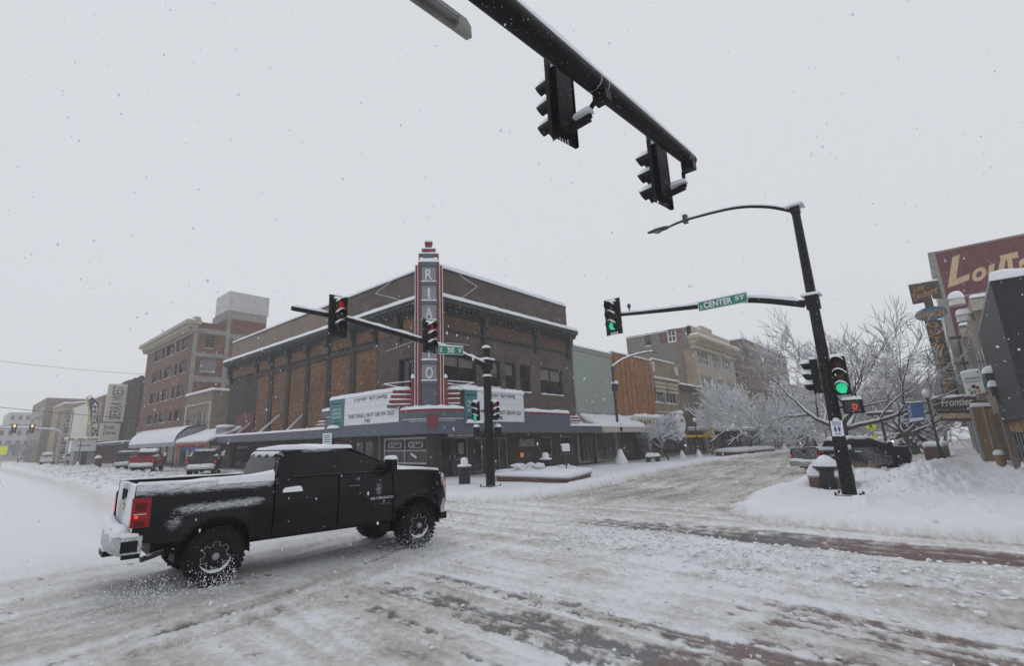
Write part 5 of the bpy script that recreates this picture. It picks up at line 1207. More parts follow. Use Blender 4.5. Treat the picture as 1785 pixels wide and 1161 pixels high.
# vertical projecting sign, four boards
XS = 54.
vs = thing('vertical_sign', 'tall old dark timber sign with orange capitals hanging beside the red wall', 'sign', tuple(gx(1645, 690, XS)))
def bpoly(pts, mat, name='board', X=XS, t=.3, parent=None): mb = MB(); mb.prism([gx(*p, X) for p in pts], (t, 0, 0)); return mb.build(name, M[mat], parent or vs)
o1 = bpoly([(1583, 497), (1635, 488), (1643, 519), (1626, 520), (1624, 513), (1609, 517), (1611, 526), (1591, 530)], 'old_wood')
script_text([('Lou', (1592, 509), (1612, 504), (1590, 499)), ('Taubert', (1592, 524), (1636, 510), (1589, 513))], XS-.01, 'gold_letter', 'lettering', o1, .01, .02)
bpoly([(1608, 517), (1623, 514), (1630, 541), (1615, 545)], 'old_wood', 'stem')
c_ = gx(1623, 547, XS); e1 = gx(1652, 543, XS)-c_; e2 = gx(1624, 535, XS)-c_
mb = MB(); mb.prism([c_+e1*math.cos(q)+e2*math.sin(q) for q in [2*math.pi*k/28 for k in range(28)]], (.3, 0, 0)); mb.v = [(v[0]-.2, v[1], v[2]) for v in mb.v]; o2 = mb.build('oval_board', M['ranch_blue'], vs)
script_text([('RANCH', (1601, 556), (1647, 549), (1599, 545))], XS-.22, 'gold_letter', 'lettering', o2, .01, .04, 0)
o3 = bpoly([(1611, 558), (1640, 557), (1673, 687), (1644, 690)], 'old_wood')
for k, ch in enumerate('OUTFITTERS'):
    f0 = k/10; y_ = 560+f0*129; xc = 1626+(y_-558)*.247; s = 1
    w_ = 3.5 if ch == 'I' else 9.5
    script_text([(ch, (xc-w_+1.4, y_+11), (xc+w_+1.4, y_+10.5), (xc-w_-1, y_+1.5))], XS-.01, 'gold_letter', 'letter', o3, .01, .03, 0)
for (a, b) in (((1654, 590), (1664, 588)), ((1664, 634), (1682, 634)), ((1672, 675), (1690, 675))): mb = MB(); mb.tube([gx(*a, XS+.15), gx(*b, XS+.15)+V(0, -1.5, 0)], .12, 6); mb.build('bracket', M['darkmetal'], vs)
mb = MB(); mb.snow(gx(1583, 497, XS), gx(1635, 488, XS), gx(1635, 488, XS)+V(.35, 0, 0), gx(1583, 497, XS)+V(.35, 0, 0), .12); mb.build('snow', M['snow'], vs, True)
# blackletter board
XF = 49.
fs_ = thing('shop_sign', 'weathered dark timber hanging sign with white blackletter word', 'sign', tuple(gx(1660, 735, XF)))
A, B, C_, D = gx(1627, 714, XF), gx(1704, 714, XF), gx(1702, 691, XF), gx(1624, 694, XF)
mb = MB(); mb.prism([A, B, C_, D], (.35, 0, 0)); o = mb.build('board', M['old_wood'], fs_)
script_text([('Frontier', (1642, 709), (1697, 706), (1640, 696))], XF-.01, 'trim_white', 'lettering', o, .01, .02, .1)
for k, mt in enumerate(('old_wood', 'yellow_tube', 'slat_brown')):
    y0 = 715+7*k; mb = MB(); mb.prism([gx(1634+3*k, y0+5.5, XF+.1), gx(1702, y0+5.5, XF+.1), gx(1701, y0, XF+.1), gx(1632+3*k, y0, XF+.1)], (.2, 0, 0)); mb.build('plank', M[mt], fs_)
mb = MB(); mb.snow(D, C_, C_+V(.4, 0, 0), D+V(.4, 0, 0), .15); mb.build('snow', M['snow'], fs_, True)
mb = MB(); mb.tube([gx(1701, 700, XF+.2), gx(1701, 700, XF+.2)+V(0, -2, 0)], .08, 6); mb.build('bracket', M['darkmetal'], fs_)
# pale fruit sign, lantern, goosenecks, hoarding
XW = 33.
ws_ = thing('shop_sign', 'white box sign with fruit picture hanging beyond the black canopy', 'sign', tuple(gx(1695, 690, XW)))
A, B, C_, D = gx(1685, 690, XW), gx(1718, 684, XW), gx(1708, 645, XW), gx(1674, 652, XW)
mb = MB(); mb.prism([A, B, C_, D], (.25, 0, 0)); o = mb.build('sign_box', M['white_paint'], ws_)
script_text([('Johnson\'s', (1682, 664), (1708, 661), (1681, 658)), ('NATURAL CO', (1682, 668), (1709, 665), (1682, 665.5))], XW-.006, 'theatre_blue', 'lettering', o, .006, .01)
for (cx, cy, r_q, mt) in ((1690, 680, 3, 'amber_wall'), (1697, 674, 4.2, 'lou_red'), (1704, 676, 4, 'red_scallop'), (1699, 683, 4, 'stucco_green'), (1707, 682, 3.4, 'amber_wall'), (1694, 685, 3, 'green_sign'), (1704, 657-8, 2, 'green_sign')):
    mb = MB(); mb.prism([gx(cx+r_q*math.cos(q), cy+r_q*.8*math.sin(q), XW-.004) for q in [k*math.pi/5 for k in range(10)]], (-.004-.0007*r_q, 0, 0)); mb.build('print', M[mt], o)
mb = MB(); mb.snow(D, C_, C_+V(.3, 0, 0), D+V(.3, 0, 0), .1); mb.build('snow', M['snow'], ws_, True)
mb = MB(); q = gx(1716, 668, XW+.1); mb.tube([q, q+V(0, -1, 0)], .05, 6); mb.build('bracket', M['darkmetal'], ws_)
wl_ = thing('wall_lantern', 'dark metal wall fixture capped with snow beside the fruit sign', 'wall fixture', tuple(gx(1735, 690, 31.)))
for (x_, y_) in ((1728, 655), (1738, 678)):
    c = gx(x_, y_, 31.); mb = MB(); mb.box(30.8, 31.2, c.y-.2, c.y+.2, c.z-.3, c.z+.1); o = mb.build('body', M['darkmetal'], wl_); q = MB(); q.snow((30.7, c.y-.28, c.z+.1), (31.3, c.y-.28, c.z+.1), (31.3, c.y+.28, c.z+.1), (30.7, c.y+.28, c.z+.1), .32, 8, 8); q.build('snow', M['snow'], o, True)
mb = MB(); c = gx(1733, 668, 31.); mb.tube([(31, c.y-.9, c.z), (31, c.y+.1, c.z), (31, c.y, c.z-.9)], .05, 6); mb.build('arm', M['darkmetal'], wl_)
def goose(pts, hx, hy, lab):
    g_ = thing('gooseneck_lamp', lab, 'wall lamp', tuple(gx(*pts[0], 38.)), group='gooseneck lamps by the red wall')
    mb = MB(); mb.tube([gx(*p, 38.) for p in pts], .035, 6); mb.build('arm', M['galv'], g_)
    c = gx(hx, hy, 38.); mb = MB(); mb.lathe([(.05, .35), (.2, .3), (.34, -.1), (.36, -.3), (.3, -.3), (0, -.1)], c, n=14); mb.build('shade', M['trim_white'], g_)
    mb = MB(); mb.snow(c+V(-.35, -.35, .05), c+V(.35, -.35, .05), c+V(.35, .35, .05), c+V(-.35, .35, .05), .4, 8, 8); mb.build('snow', M['snow'], g_, True)
goose([(1722, 508), (1690, 514), (1668, 517)], 1667, 523, 'upper gooseneck lamp with snowy shade over the red wall')
goose([(1716, 545), (1700, 546), (1682, 549)], 1681, 551, 'lower gooseneck lamp with snowy shade over the red wall')
XH = 45.
hb_ = thing('hoarding', 'tall plywood hoarding standing across the edge of the right pavement', 'hoarding', tuple(gx(1717, 798, XH)))
yh0 = (gx(1694, 714, XH).y+gx(1717, 797, XH).y)/2; yh1 = gx(1745, 760, XH).y; zh = gx(1710, 712, XH).z
for k in range(2):
    a, b = yh0+(yh1-yh0)*k/2, yh0+(yh1-yh0)*(k+1)/2; mb = MB(); mb.box(XH, XH+.05, b+.01, a-.01, 0, zh); mb.build('panel', M['plywood'], hb_)
mb = MB(); mb.box(XH, XH+7, yh0+.002, yh0+.08, 0, zh); mb.build('side_panel', M['trim_grey'], hb_)
for y_ in (yh0+.05, (yh0+yh1)/2, yh1): mb = MB(); mb.box(XH-.07, XH-.002, y_-.05, y_+.05, 0, zh+.1); mb.build('post', M['galv'], hb_)
mb = MB(); mb.snow((XH-.1, yh1, zh+.1), (XH+7, yh1, zh+.1), (XH+7, yh0+.1, zh+.1), (XH-.1, yh0+.1, zh+.1), .2); mb.build('snow', M['snow'], hb_, True)
lt = thing('litter_bin', 'small round bin under a cap of snow by the plywood hoarding', 'bin', (38, -1.3, .1))
mb = MB(); mb.lathe([(.18, .1), (.22, .6), (.2, .75), (0, .75)], (38, -1.3, 0), n=14); mb.build('body', M['plywood'], lt); mb = MB(); mb.lathe([(.24, .74), (.24, .85), (.12, .98), (0, 1.0)], (38, -1.3, 0), n=14); mb.build('snow', M['snow'], lt, True)
for k, (x0, x1, z) in enumerate(((85, 100, 9), (101, 125, 12), (126, 170, 8))):
    b = thing('street_block', ('brown', 'grey', 'pale')[k]+' block along the right pavement, '+('nearest to the red walled store', 'second past the red walled store', 'last before the haze')[k], 'building', (x0, -1.6, 0)); shell(b, x0, x1, -16, -1.8, z, ('brick_far', 'stucco_grey', 'stucco_tan')[k])
    for j in range(int((x1-x0)/4)): mb = MB(); mb.box(x0+1+4*j, x0+3+4*j, -1.79, -1.74, 4.5, 6.5); mb.build('window', M['glass_grey'], b)
    mb = MB(); mb.box(x0, x1, -1.79, -.6, 2.9, 3.3); mb.build('canopy', M['old_wood'], b)

# ------------------------------------------------------------ traffic signals
def make_signal(lit=None, plate=True, scale=1.):
    t_ = thing('traffic_signal', '', 'traffic light')
    mb = MB(); 
    mb = MB().box(-.12, .06, -.17, .17, -.53, .53); mb.build('housing', M['signal'], t_)
    if plate:
        mb = MB(); X_ = -.02
        mb.box(X_, X_+.012, -.30, -.172, -.66, .66); mb.box(X_, X_+.012, .172, .30, -.66, .66); mb.box(X_, X_+.012, -.172, .172, .535, .66); mb.box(X_, X_+.012, -.172, .172, -.56, -.532)
        for k in range(6):
            y = -.165+.06*k; mb.box(X_, X_+.012, y, y+.035, -.66, -.562)
        mb.box(X_-.05, X_, -.30, -.285, -.66, .66); mb.box(X_-.05, X_, .285, .30, -.66, .66)
        mb.build('backplate', M['signal'], t_)
    for k, (cz, off, on) in enumerate(((.35, 'lens_red_off', 'lamp_red'), (0, 'lens_amber_off', 'lamp_orange'), (-.35, 'lens_green_off', 'lamp_green'))):
        n = 16; mb = MB(); P = []
        for i in range(n+1):
            q = math.radians(-50+280*i/n); y_, z_ = .155*math.cos(q), .155*math.sin(q); L_ = .25+.07*math.sin(q)
            P.append([V(.06, y_, cz+z_), V(.06+L_, y_*.98, cz+z_)])
        mb.grid(P); Q = [[V(.06, p[0].y*.94, cz+(p[0].z-cz)*.94), V(p[1].x, p[1].y*.94, cz+(p[1].z-cz)*.94)] for p in P]; mb.grid(Q); mb.grid([[p[1], q[1]] for p, q in zip(P, Q)])
        vz = mb.build('visor', M['signal'], t_)
        mb = MB(); P = []
        for i in range(9):
            q = math.radians(25+130*i/8); hgt = .05*math.sin(math.pi*i/8)**.5 if 0 < i < 8 else .0
            P.append([V(.06, (.157)*math.cos(q), cz+.157*math.sin(q)+.0), V(.08, (.16)*math.cos(q), cz+.16*math.sin(q)+hgt), V(.29, (.16)*math.cos(q), cz+.16*math.sin(q)+hgt*.9), V(.33, .157*math.cos(q), cz+.157*math.sin(q))])
        mb.grid(P); mb.build('snow', M['snow'], vz, True)
        mb = MB(); mb.lathe([(.145, .062), (.13, .075), (.08, .088), (0, .093)], (0, 0, cz), axis=0, n=18); mb.build('lens', M[on if lit == k else off], t_, True)
    mb = MB(); mb.snow((-.14, -.18, .53), (.07, -.18, .53), (.07, .18, .53), (-.14, .18, .53), .10, 8, 8)
    mb.build('snow', M['snow'], t_, True)
    t_.scale = (scale,)*3
    return t_
def put(o, p, rz, lab, group=None, sc=None):
    o.location = p; o.rotation_euler = (0, 0, rz); o['label'] = lab
    if sc: o.scale = (sc,)*3
    if group: o['group'] = group
def ped(loc, rz, lab, face=True):
    t_ = thing('pedestrian_signal', lab, 'crossing signal')
    mb = MB().box(-.12, .05, -.24, .24, -.21, .21); mb.build('housing', M['signal'], t_)
    mb = MB(); mb.box(.055, .10, -.24, .24, .18, .21); mb.box(.055, .1, -.24, .24, -.21, -.18); mb.box(.055, .1, -.24, -.21, -.18, .18); mb.box(.055, .1, .21, .24, -.18, .18); mb.build('frame', M['signal'], t_)
    if face:
        mb = MB(); mb.quad((.056, -.2, -.17), (.056, .2, -.17), (.056, .2, .17), (.056, -.2, .17)); mb.build('screen', M['darkmetal'], t_)
        rnd_ = random.Random(3); mb = MB()      # lit dots drawing a raised hand
        for k in range(60):
            q = k*.62; r = .085 if k % 3 else .05; y_ = -.06+r*.75*math.cos(q)+rnd_.uniform(-.008, .008); z_ = -.005+r*1.1*math.sin(q)+rnd_.uniform(-.01, .01)
            mb.box(.06, .064, -y_-.006, -y_+.006, z_-.006, z_+.006)
        mb.build('hand_lights', M['hand_red'], t_)['kind'] = 'stuff'
    mb = MB(); mb.snow((-.13, -.25, .21), (.11, -.25, .21), (.11, .25, .21), (-.13, .25, .21), .12, 8, 8); mb.build('snow', M['snow'], t_, True)
    t_.location = loc; t_.rotation_euler = (0, 0, rz); return t_
def snow_on_tube(pts, r0, w=.8, lift=.75, t=.6):
    """ridge of snow lying on an arm"""
    mb = MB(); n = len(pts); P = []
    for i, p in enumerate(pts):
        p = Vector(p); d = (Vector(pts[min(i+1, n-1)])-Vector(pts[max(i-1, 0)])).normalized(); s = V(-d.y, d.x, 0); s = s.normalized() if s.length > 1e-5 else V(1, 0, 0)
        r = r0[i] if isinstance(r0, list) else r0; row = []; e = 1 if 0 < i < n-1 else .3
        for k in range(9):
            a = math.pi*(k/8); hh = math.sin(a); wob = 1+.18*math.sin(i*1.7)+.1*math.sin(i*4.1)
            row.append(p+s*r*w*math.cos(a)+V(0, 0, r*.62*(1 if w > .7 else 1)+r*t*hh*wob*e+(-r*.15 if k in (0, 8) else 0)))
        P.append(row)
    return mb.grid(P)
def curve(pts, n=12):
    """smooth curve through points"""
    pts = [Vector(p) for p in pts]; out = []
    for i in range(len(pts)-1):
        p0, p1, p2, p3 = pts[max(i-1, 0)], pts[i], pts[i+1], pts[min(i+2, len(pts)-1)]
        for k in range(n):
            t = k/n; out.append(.5*((2*p1)+(p2-p0)*t+(2*p0-5*p1+4*p2-p3)*t*t+(3*p1-p0-3*p2+p3)*t**3))
    return out+[pts[-1]]
def lerp(a, b, t): return a+(b-a)*t
def mast(name_lab, base, ht, r0, r1, arms, lum=None):
    bx_, by_ = base; zb_ = zg(bx_, by_)
    t_ = thing('signal_mast', name_lab, 'signal mast', (bx_, by_, 0))
    mb = MB(); mb.tube([(bx_, by_, zb_-.3), (bx_, by_, ht*.5), (bx_, by_, ht)], [r0, (r0+r1)/2, r1], 16); mb.build('pole', M['pole'], t_, 'auto')
    mb = MB(); mb.lathe([(r1+.02, 0), (r1+.03, .08), (r1*.6, .14), (0, .15)], (bx_, by_, ht), n=14); mb.build('snow', M['snow'], t_, True)
    mb = MB(); mb.box(bx_-.28, bx_+.28, by_-.28, by_+.28, zb_-.2, zb_+.03); mb.build('base_plate', M['darkmetal'], t_)
    for sx_ in (-1, 1):
        for sy_ in (-1, 1): mb = MB(); mb.tube([(bx_+.31*sx_, by_+.31*sy_, zb_-.1), (bx_+.31*sx_, by_+.31*sy_, zb_+.11)], .035, 6); mb.build('bolt', M['darkmetal'], t_)
    for pts, ra, rb_ in arms:
        c = curve(pts, 8); rr_ = [lerp(ra, rb_, i/(len(c)-1)) for i in range(len(c))]
        mb = MB(); mb.tube(c, rr_, 14); a = mb.build('arm', M['pole'], t_, 'auto')
        snow_on_tube(c[1:], rr_[1:], .9, t=1.0).build('snow', M['snow'], a, True)
        d = (c[1]-c[0]).normalized(); mb = MB(); p = c[0]
        rr0 = lerp(r0, r1, p.z/ht); mb.obox((bx_, by_, p.z), V(d.x, d.y, 0)*(rr0*1.3), V(-d.y, d.x, 0)*(rr0*1.12), V(0, 0, ra*1.7)); col_ = mb.build('collar', M['pole'], t_)
        mb = MB(); mb.snow((bx_-r0*1.4, by_-r0*1.4, p.z+ra*1.7), (bx_+r0*1.4, by_-r0*1.4, p.z+ra*1.7), (bx_+r0*1.4, by_+r0*1.4, p.z+ra*1.7), (bx_-r0*1.4, by_+r0*1.4, p.z+ra*1.7), .10, 8, 8); mb.build('snow', M['snow'], col_, True)
    return t_
RP = (19.66, 2.77)
xr = 19.66
rm = mast('nearest black signal mast on the right corner with street lamp arm on top', RP, 9.9, .20, .125, [([(xr, 3.0, 6.35), (xr, 4.7, 6.88), (xr, 6.4, 7.0), (xr, 8.2, 7.16), (xr, 9.85, 7.33)], .135, .075), ([(xr, 2.85, 9.75), (xr, 3.6, 10.2), (xr, 4.7, 10.55), (xr, 6.4, 10.68), (xr, 7.2, 10.62)], .07, .045)])
mb = MB(); hp = [V(xr, 7.1, 10.62), V(xr, 7.35, 10.62), V(xr, 7.7, 10.62), V(xr, 8.1, 10.64)]
mb.tube(hp, [.05, .16, .19, .08], 12, flat=.45); o = mb.build('lamp_head', M['darkmetal'], rm, True)
mb = MB(); mb.lathe([(.15, -.07), (.12, -.11), (0, -.13)], (xr, 7.68, 10.62), n=14); mb.build('lens', M['glass_white'], o); snow_on_tube([p+V(0, 0, -.06) for p in hp], [.05, .15, .17, .07], .9, t=.5).build('snow', M['snow'], o, True)
mb = MB().box(xr-.1, xr+.1, 6.42, 6.58, 10.55, 10.9); mb.build('sensor_box', M['darkmetal'], rm)
cam_ = thing('arm_sensor', 'small round sensor standing in the snow on the long arm', 'sensor', (xr, 9.3, 7.3)); mb = MB(); mb.lathe([(.03, 0), (.03, .12), (.07, .15), (.08, .25), (.04, .32), (0, .33)], (xr, 9.3, 7.4), n=10); mb.build('body', M['darkmetal'], cam_)
# green street name sign
def name_sign(p_ll, p_lr, p_ul, X, plane, txts, lab):
    gg = gx if plane == 'x' else gy
    a, b, c = gg(*p_ll, X), gg(*p_lr, X), gg(*p_ul, X); U = b-a; Vv = c-a; n = U.cross(Vv).normalized()
    s = thing('street_name_sign', lab, 'street sign', tuple(a), group='green street name signs')
    mb = MB(); mb.prism([a, a+U, a+U+Vv, a+Vv], -n*.03); mb.build('panel', M['green_sign'], s)
    f = .035
    mb = MB(); e = n*.004
    for q0, q1, w0, w1 in ((0, 1, 0, .05), (0, 1, .95, 1), (0, .012, .05, .95), (.988, 1, .05, .95)): mb.quad(a+U*q0+Vv*w0+e, a+U*q1+Vv*w0+e, a+U*q1+Vv*w1+e, a+U*q0+Vv*w1+e)
    mb.build('border', M['white_paint'], s)
    for tx, u0, u1, v0, v1 in txts: text_mb(tx, a+U*u0+Vv*v0, U*(u1-u0), Vv*(v1-v0), .008, .022).build('lettering', M['white_paint'], s)
    mb = MB(); mb.snow(a+Vv, a+U+Vv, a+U+Vv-n*.035, a+Vv-n*.035, .05, 20, 4); mb.build('snow', M['snow'], s, True)
name_sign((1218, 543), (1304, 526), (1216, 527), 19.40, 'x', [('S', .04, .09, .2, .58), ('CENTER', .12, .70, .2, .84), ('ST', .76, .95, .38, .80)], 'green street sign reading south centre street on the right mast arm')
# signals on the right mast
pc = gx(1068, 552, 19.45); sA = make_signal(2); put(sA, pc, math.pi, 'signal showing green at the tip of the right mast arm', 'traffic signals', 1.22)
pc = gx(1465, 655, 19.35); sB = make_signal(2, False); put(sB, V(19.35, pc.y, pc.z), math.pi, 'signal showing green fixed to the nearest right pole', 'traffic signals', 1.13)
sC = make_signal(None, False); pc = gx(1424, 655, 19.75); put(sC, V(19.7, 3.10, pc.z), math.pi/2, 'unlit signal seen from the side on the left of the nearest right pole', 'traffic signals', 1.0)
for z_ in (gx(1465, 640, 19.35).z, gx(1465, 680, 19.35).z): 
    mb = MB(); mb.tube([(19.66, 2.77, z_), (19.42, gx(1465, 655, 19.35).y, z_)], .035, 6); mb.tube([(19.66, 2.77, z_), (19.68, 3.2, z_)], .035, 6); mb.build('signal_bracket', M['pole'], rm)
pc = gx(1487, 709, 19.35); ped(pc, math.pi-.15, 'crossing signal with red hand on the nearest right pole')
mb = MB(); mb.tube([(19.66, 2.77, pc.z), (19.45, pc.y, pc.z)], .035, 6); mb.build('signal_bracket', M['pole'], rm)
# restroom direction sign
XR_ = 19.42
rs_ = thing('direction_sign', 'white sign with two blue figures strapped to the nearest right pole', 'sign', tuple(gx(1460, 760, XR_)))
A, B, C_, D = gx(1451, 761, XR_), gx(1472, 760, XR_), gx(1468, 733, XR_), gx(1447, 734, XR_); U = B-A; Vv = D-A; n = U.cross(Vv).normalized()
mb = MB(); mb.prism([A, B, A+U+Vv, D], -n*.01); mb.build('panel', M['white_paint'], rs_)
for tx, v0, v1 in (('PUBLIC', .84, .93), ('RESTROOMS', .70, .80)): text_mb(tx, A+U*.14+Vv*v0, U*.72, Vv*(v1-v0), .003, .02).build('lettering', M['signblue'], rs_)
for u in (.34, .66):
    mb = MB(); mb.prism([A+U*(u+.07*math.cos(q))+Vv*(.60+.045*math.sin(q))+n*.001 for q in [k*math.pi/4 for k in range(8)]], n*.003); mb.build('figure_head', M['signblue'], rs_)
    w_ = .11; mb = MB(); mb.prism([A+U*(u+a)+Vv*b+n*.001 for a, b in ((-w_, .50), (-w_*.6, .545), (w_*.6, .545), (w_, .50), (w_*(1 if u < .5 else .9), .40), (w_*.45, .26), (-w_*.45, .26), (-w_, .40))], n*.003); mb.build('figure_body', M['signblue'], rs_)
mb = MB(); mb.prism([A+U*a+Vv*b+n*.001 for a, b in ((.25, .11), (.62, .11), (.62, .07), (.78, .135), (.62, .20), (.62, .16), (.25, .16))], n*.003); mb.build('arrow', M['signblue'], rs_)
mb = MB(); mb.snow(A+U*.2+Vv-n*.02, A+U*.8+Vv-n*.02, A+U*.8+Vv+n*.01, A+U*.2+Vv+n*.01, .12, 8, 5); mb.build('snow', M['snow'], rs_, True)
# middle mast
MP = (17.1, 15.4); ym_ = 15.4
q = lambda x, y: gy(x, y, ym_)
mm = mast('black signal mast at the theatre corner with arm over the left street', MP, 6.35, .21, .17, [([(16.95, ym_, 5.55), tuple(q(812, 622)), tuple(q(755, 600)), tuple(q(660, 572)), tuple(q(590, 553)), tuple(q(509, 537))], .135, .085)])
name_sign((765, 617), (808, 619), (764.5, 602), 15.2, 'y', [('E', .06, .14, .25, .75), ('2ND', .34, .62, .2, .84), ('ST', .79, .93, .3, .75)], 'small green street sign reading east second street near the theatre tower')
pc = gy(590, 551, 15.15); sD = make_signal(0); put(sD, pc, -math.pi/2-.1, 'signal showing red near the tip of the middle mast arm', 'traffic signals', 1.15)
pc = gy(749, 586, 15.15); sE = make_signal(0); put(sE, pc, -math.pi/2-.1, 'signal with dim red in front of the red sign tower', 'traffic signals', 1.08)
pc = gy(862, 716, 15.1); sF = make_signal(0, False); put(sF, pc, -math.pi/2-.3, 'signal showing red on the right side of the middle pole', 'traffic signals', .80)
pc = gx(829, 717, 16.75); sG = make_signal(2, False); put(sG, V(16.8, pc.y, pc.z), math.pi+.25, 'signal showing green on the left side of the middle pole', 'traffic signals', .82)
z_ = gy(862, 716, 15.1).z; mb = MB(); mb.tube([(17.1, 15.4, z_), (gy(862, 716, 15.1).x, 15.15, z_)], .03, 6); mb.build('signal_bracket', M['pole'], mm); mb = MB(); mb.tube([(17.1, 15.4, z_), (16.82, gx(829, 717, 16.75).y, z_)], .03, 6); mb.build('signal_bracket', M['pole'], mm)
pc = gy(868, 753, 15.2); ped(pc, -.6, 'crossing signal seen from behind, right of the middle pole', False); pc = gx(831, 753, 16.8); ped(pc, math.pi/2+.6, 'crossing signal seen from behind, left of the middle pole', False)
mb = MB(); z_ = gx(831, 753, 16.8).z; mb.tube([(17.1, 15.4, z_), (16.85, gx(831, 753, 16.8).y, z_)], .03, 6); mb.tube([(17.1, 15.4, z_), (gy(868, 753, 15.2).x, 15.2, z_)], .03, 6); mb.build('signal_bracket', M['pole'], mm)
mb = MB(); mb.lathe([(.20, 0), (.22, .04), (.19, .1)], (17.1, 15.4, 5.0), n=12); mb.build('snow', M['snow'], mm, True)
# mast above the camera: its arm end shows at the top of the photo
za = 6.3; E_ = V(7.6, 2.31, za); dn = V(-4.58, .27, 0).normalized()
NP = E_+dn*12.6
nm = mast('black signal mast behind the viewer whose long arm crosses overhead', (NP.x, NP.y), 6.9, .2, .17, [([tuple(E_+dn*12.5), tuple(E_+dn*8), tuple(E_+dn*4), tuple(E_)], .20, .098)])
ar = [c for c in nm.children if c.name.startswith('arm')][0]
for k, tt in enumerate((.12, .20, 2.55, 2.72)):
    mb = MB(); p = E_+dn*tt; n_r = 14; r = .101+tt*.0085
    mb.tube([p, p+dn*.02], [r, r], 16, cap=False); mb.build('band', M['galv'], ar)
def hang(pxc, pyt, pyb, yq, lab, sc):
    a, b = gy(pxc, pyt, yq), gy(pxc, pyb, yq); pc = (a+b)/2
    s = make_signal(None); put(s, pc, math.pi/2-.12, lab, 'traffic signals', sc)
    ay = E_.y+(E_.x-(pc.x+.24))*.059
    mb = MB(); xq = pc.x+.16; yk = pc.y-.33
    mb.tube([(xq, ay, za-.1), (xq, yk, za-.25), (xq, yk, pc.z-.35*sc)], .032, 8); mb.tube([(xq, yk, pc.z-.35*sc), (xq-.06, pc.y-.1, pc.z-.42*sc)], .055, 8)
    mb.obox((xq, ay-.02, za-.17), V(.07, 0, 0), V(0, .09, 0), V(0, 0, .07)); mb.build('hanger', M['pole'], nm)
    mb = MB(); mb.snow((xq-.1, yk-.05, pc.z-.35*sc+.05), (xq+.03, yk-.05, pc.z-.35*sc+.05), (xq+.03, yk+.2, pc.z-.35*sc+.05), (xq-.1, yk+.2, pc.z-.35*sc+.05), .07, 7, 7); mb.build('snow', M['snow'], nm, True)
hang(1147, 247, 362, 2.72, 'black signal hanging near the tip of the overhead arm, seen from behind', .86)
hang(975, 112, 252, 2.95, 'larger black signal hanging nearer on the overhead arm, seen from behind', .86)
# blank back of a name sign high at left
ys0 = 2.92
A, B = gy(823, 73, ys0), gy(821, 37, ys0); d2 = (E_-NP).normalized(); d2 = V(d2.x, d2.y, 0).normalized(); hgt = B.z-A.z
bk = thing('name_sign_panel', 'bare metal back of a name sign hung from the overhead arm', 'sign back', tuple(A))
A2 = A-d2*2.4
mb = MB()
rc = .06; pl_ = [A2, A-d2*rc, A+V(0, 0, rc), B-V(0, 0, rc), B-d2*rc, A2+V(0, 0, hgt)]; mb.prism(pl_, V(-d2.y, d2.x, 0)*.02); mb.build('panel', M['signback'], bk)
mb = MB(); mid = (A+B)/2-d2*.22-V(0, .03, 0); mb.tube([mid, mid-d2*2.1], .022, 8); mb.tube([mid+V(0, 0, .03), mid-V(0, -.02, .03)], .03, 8); mb.build('rail', M['galv'], bk)
for s_ in (1.0, 1.9): mb = MB(); mb.tube([mid-d2*s_, mid-d2*s_+V(0, -.12, .45)], .02, 6); mb.build('hanger', M['galv'], bk)

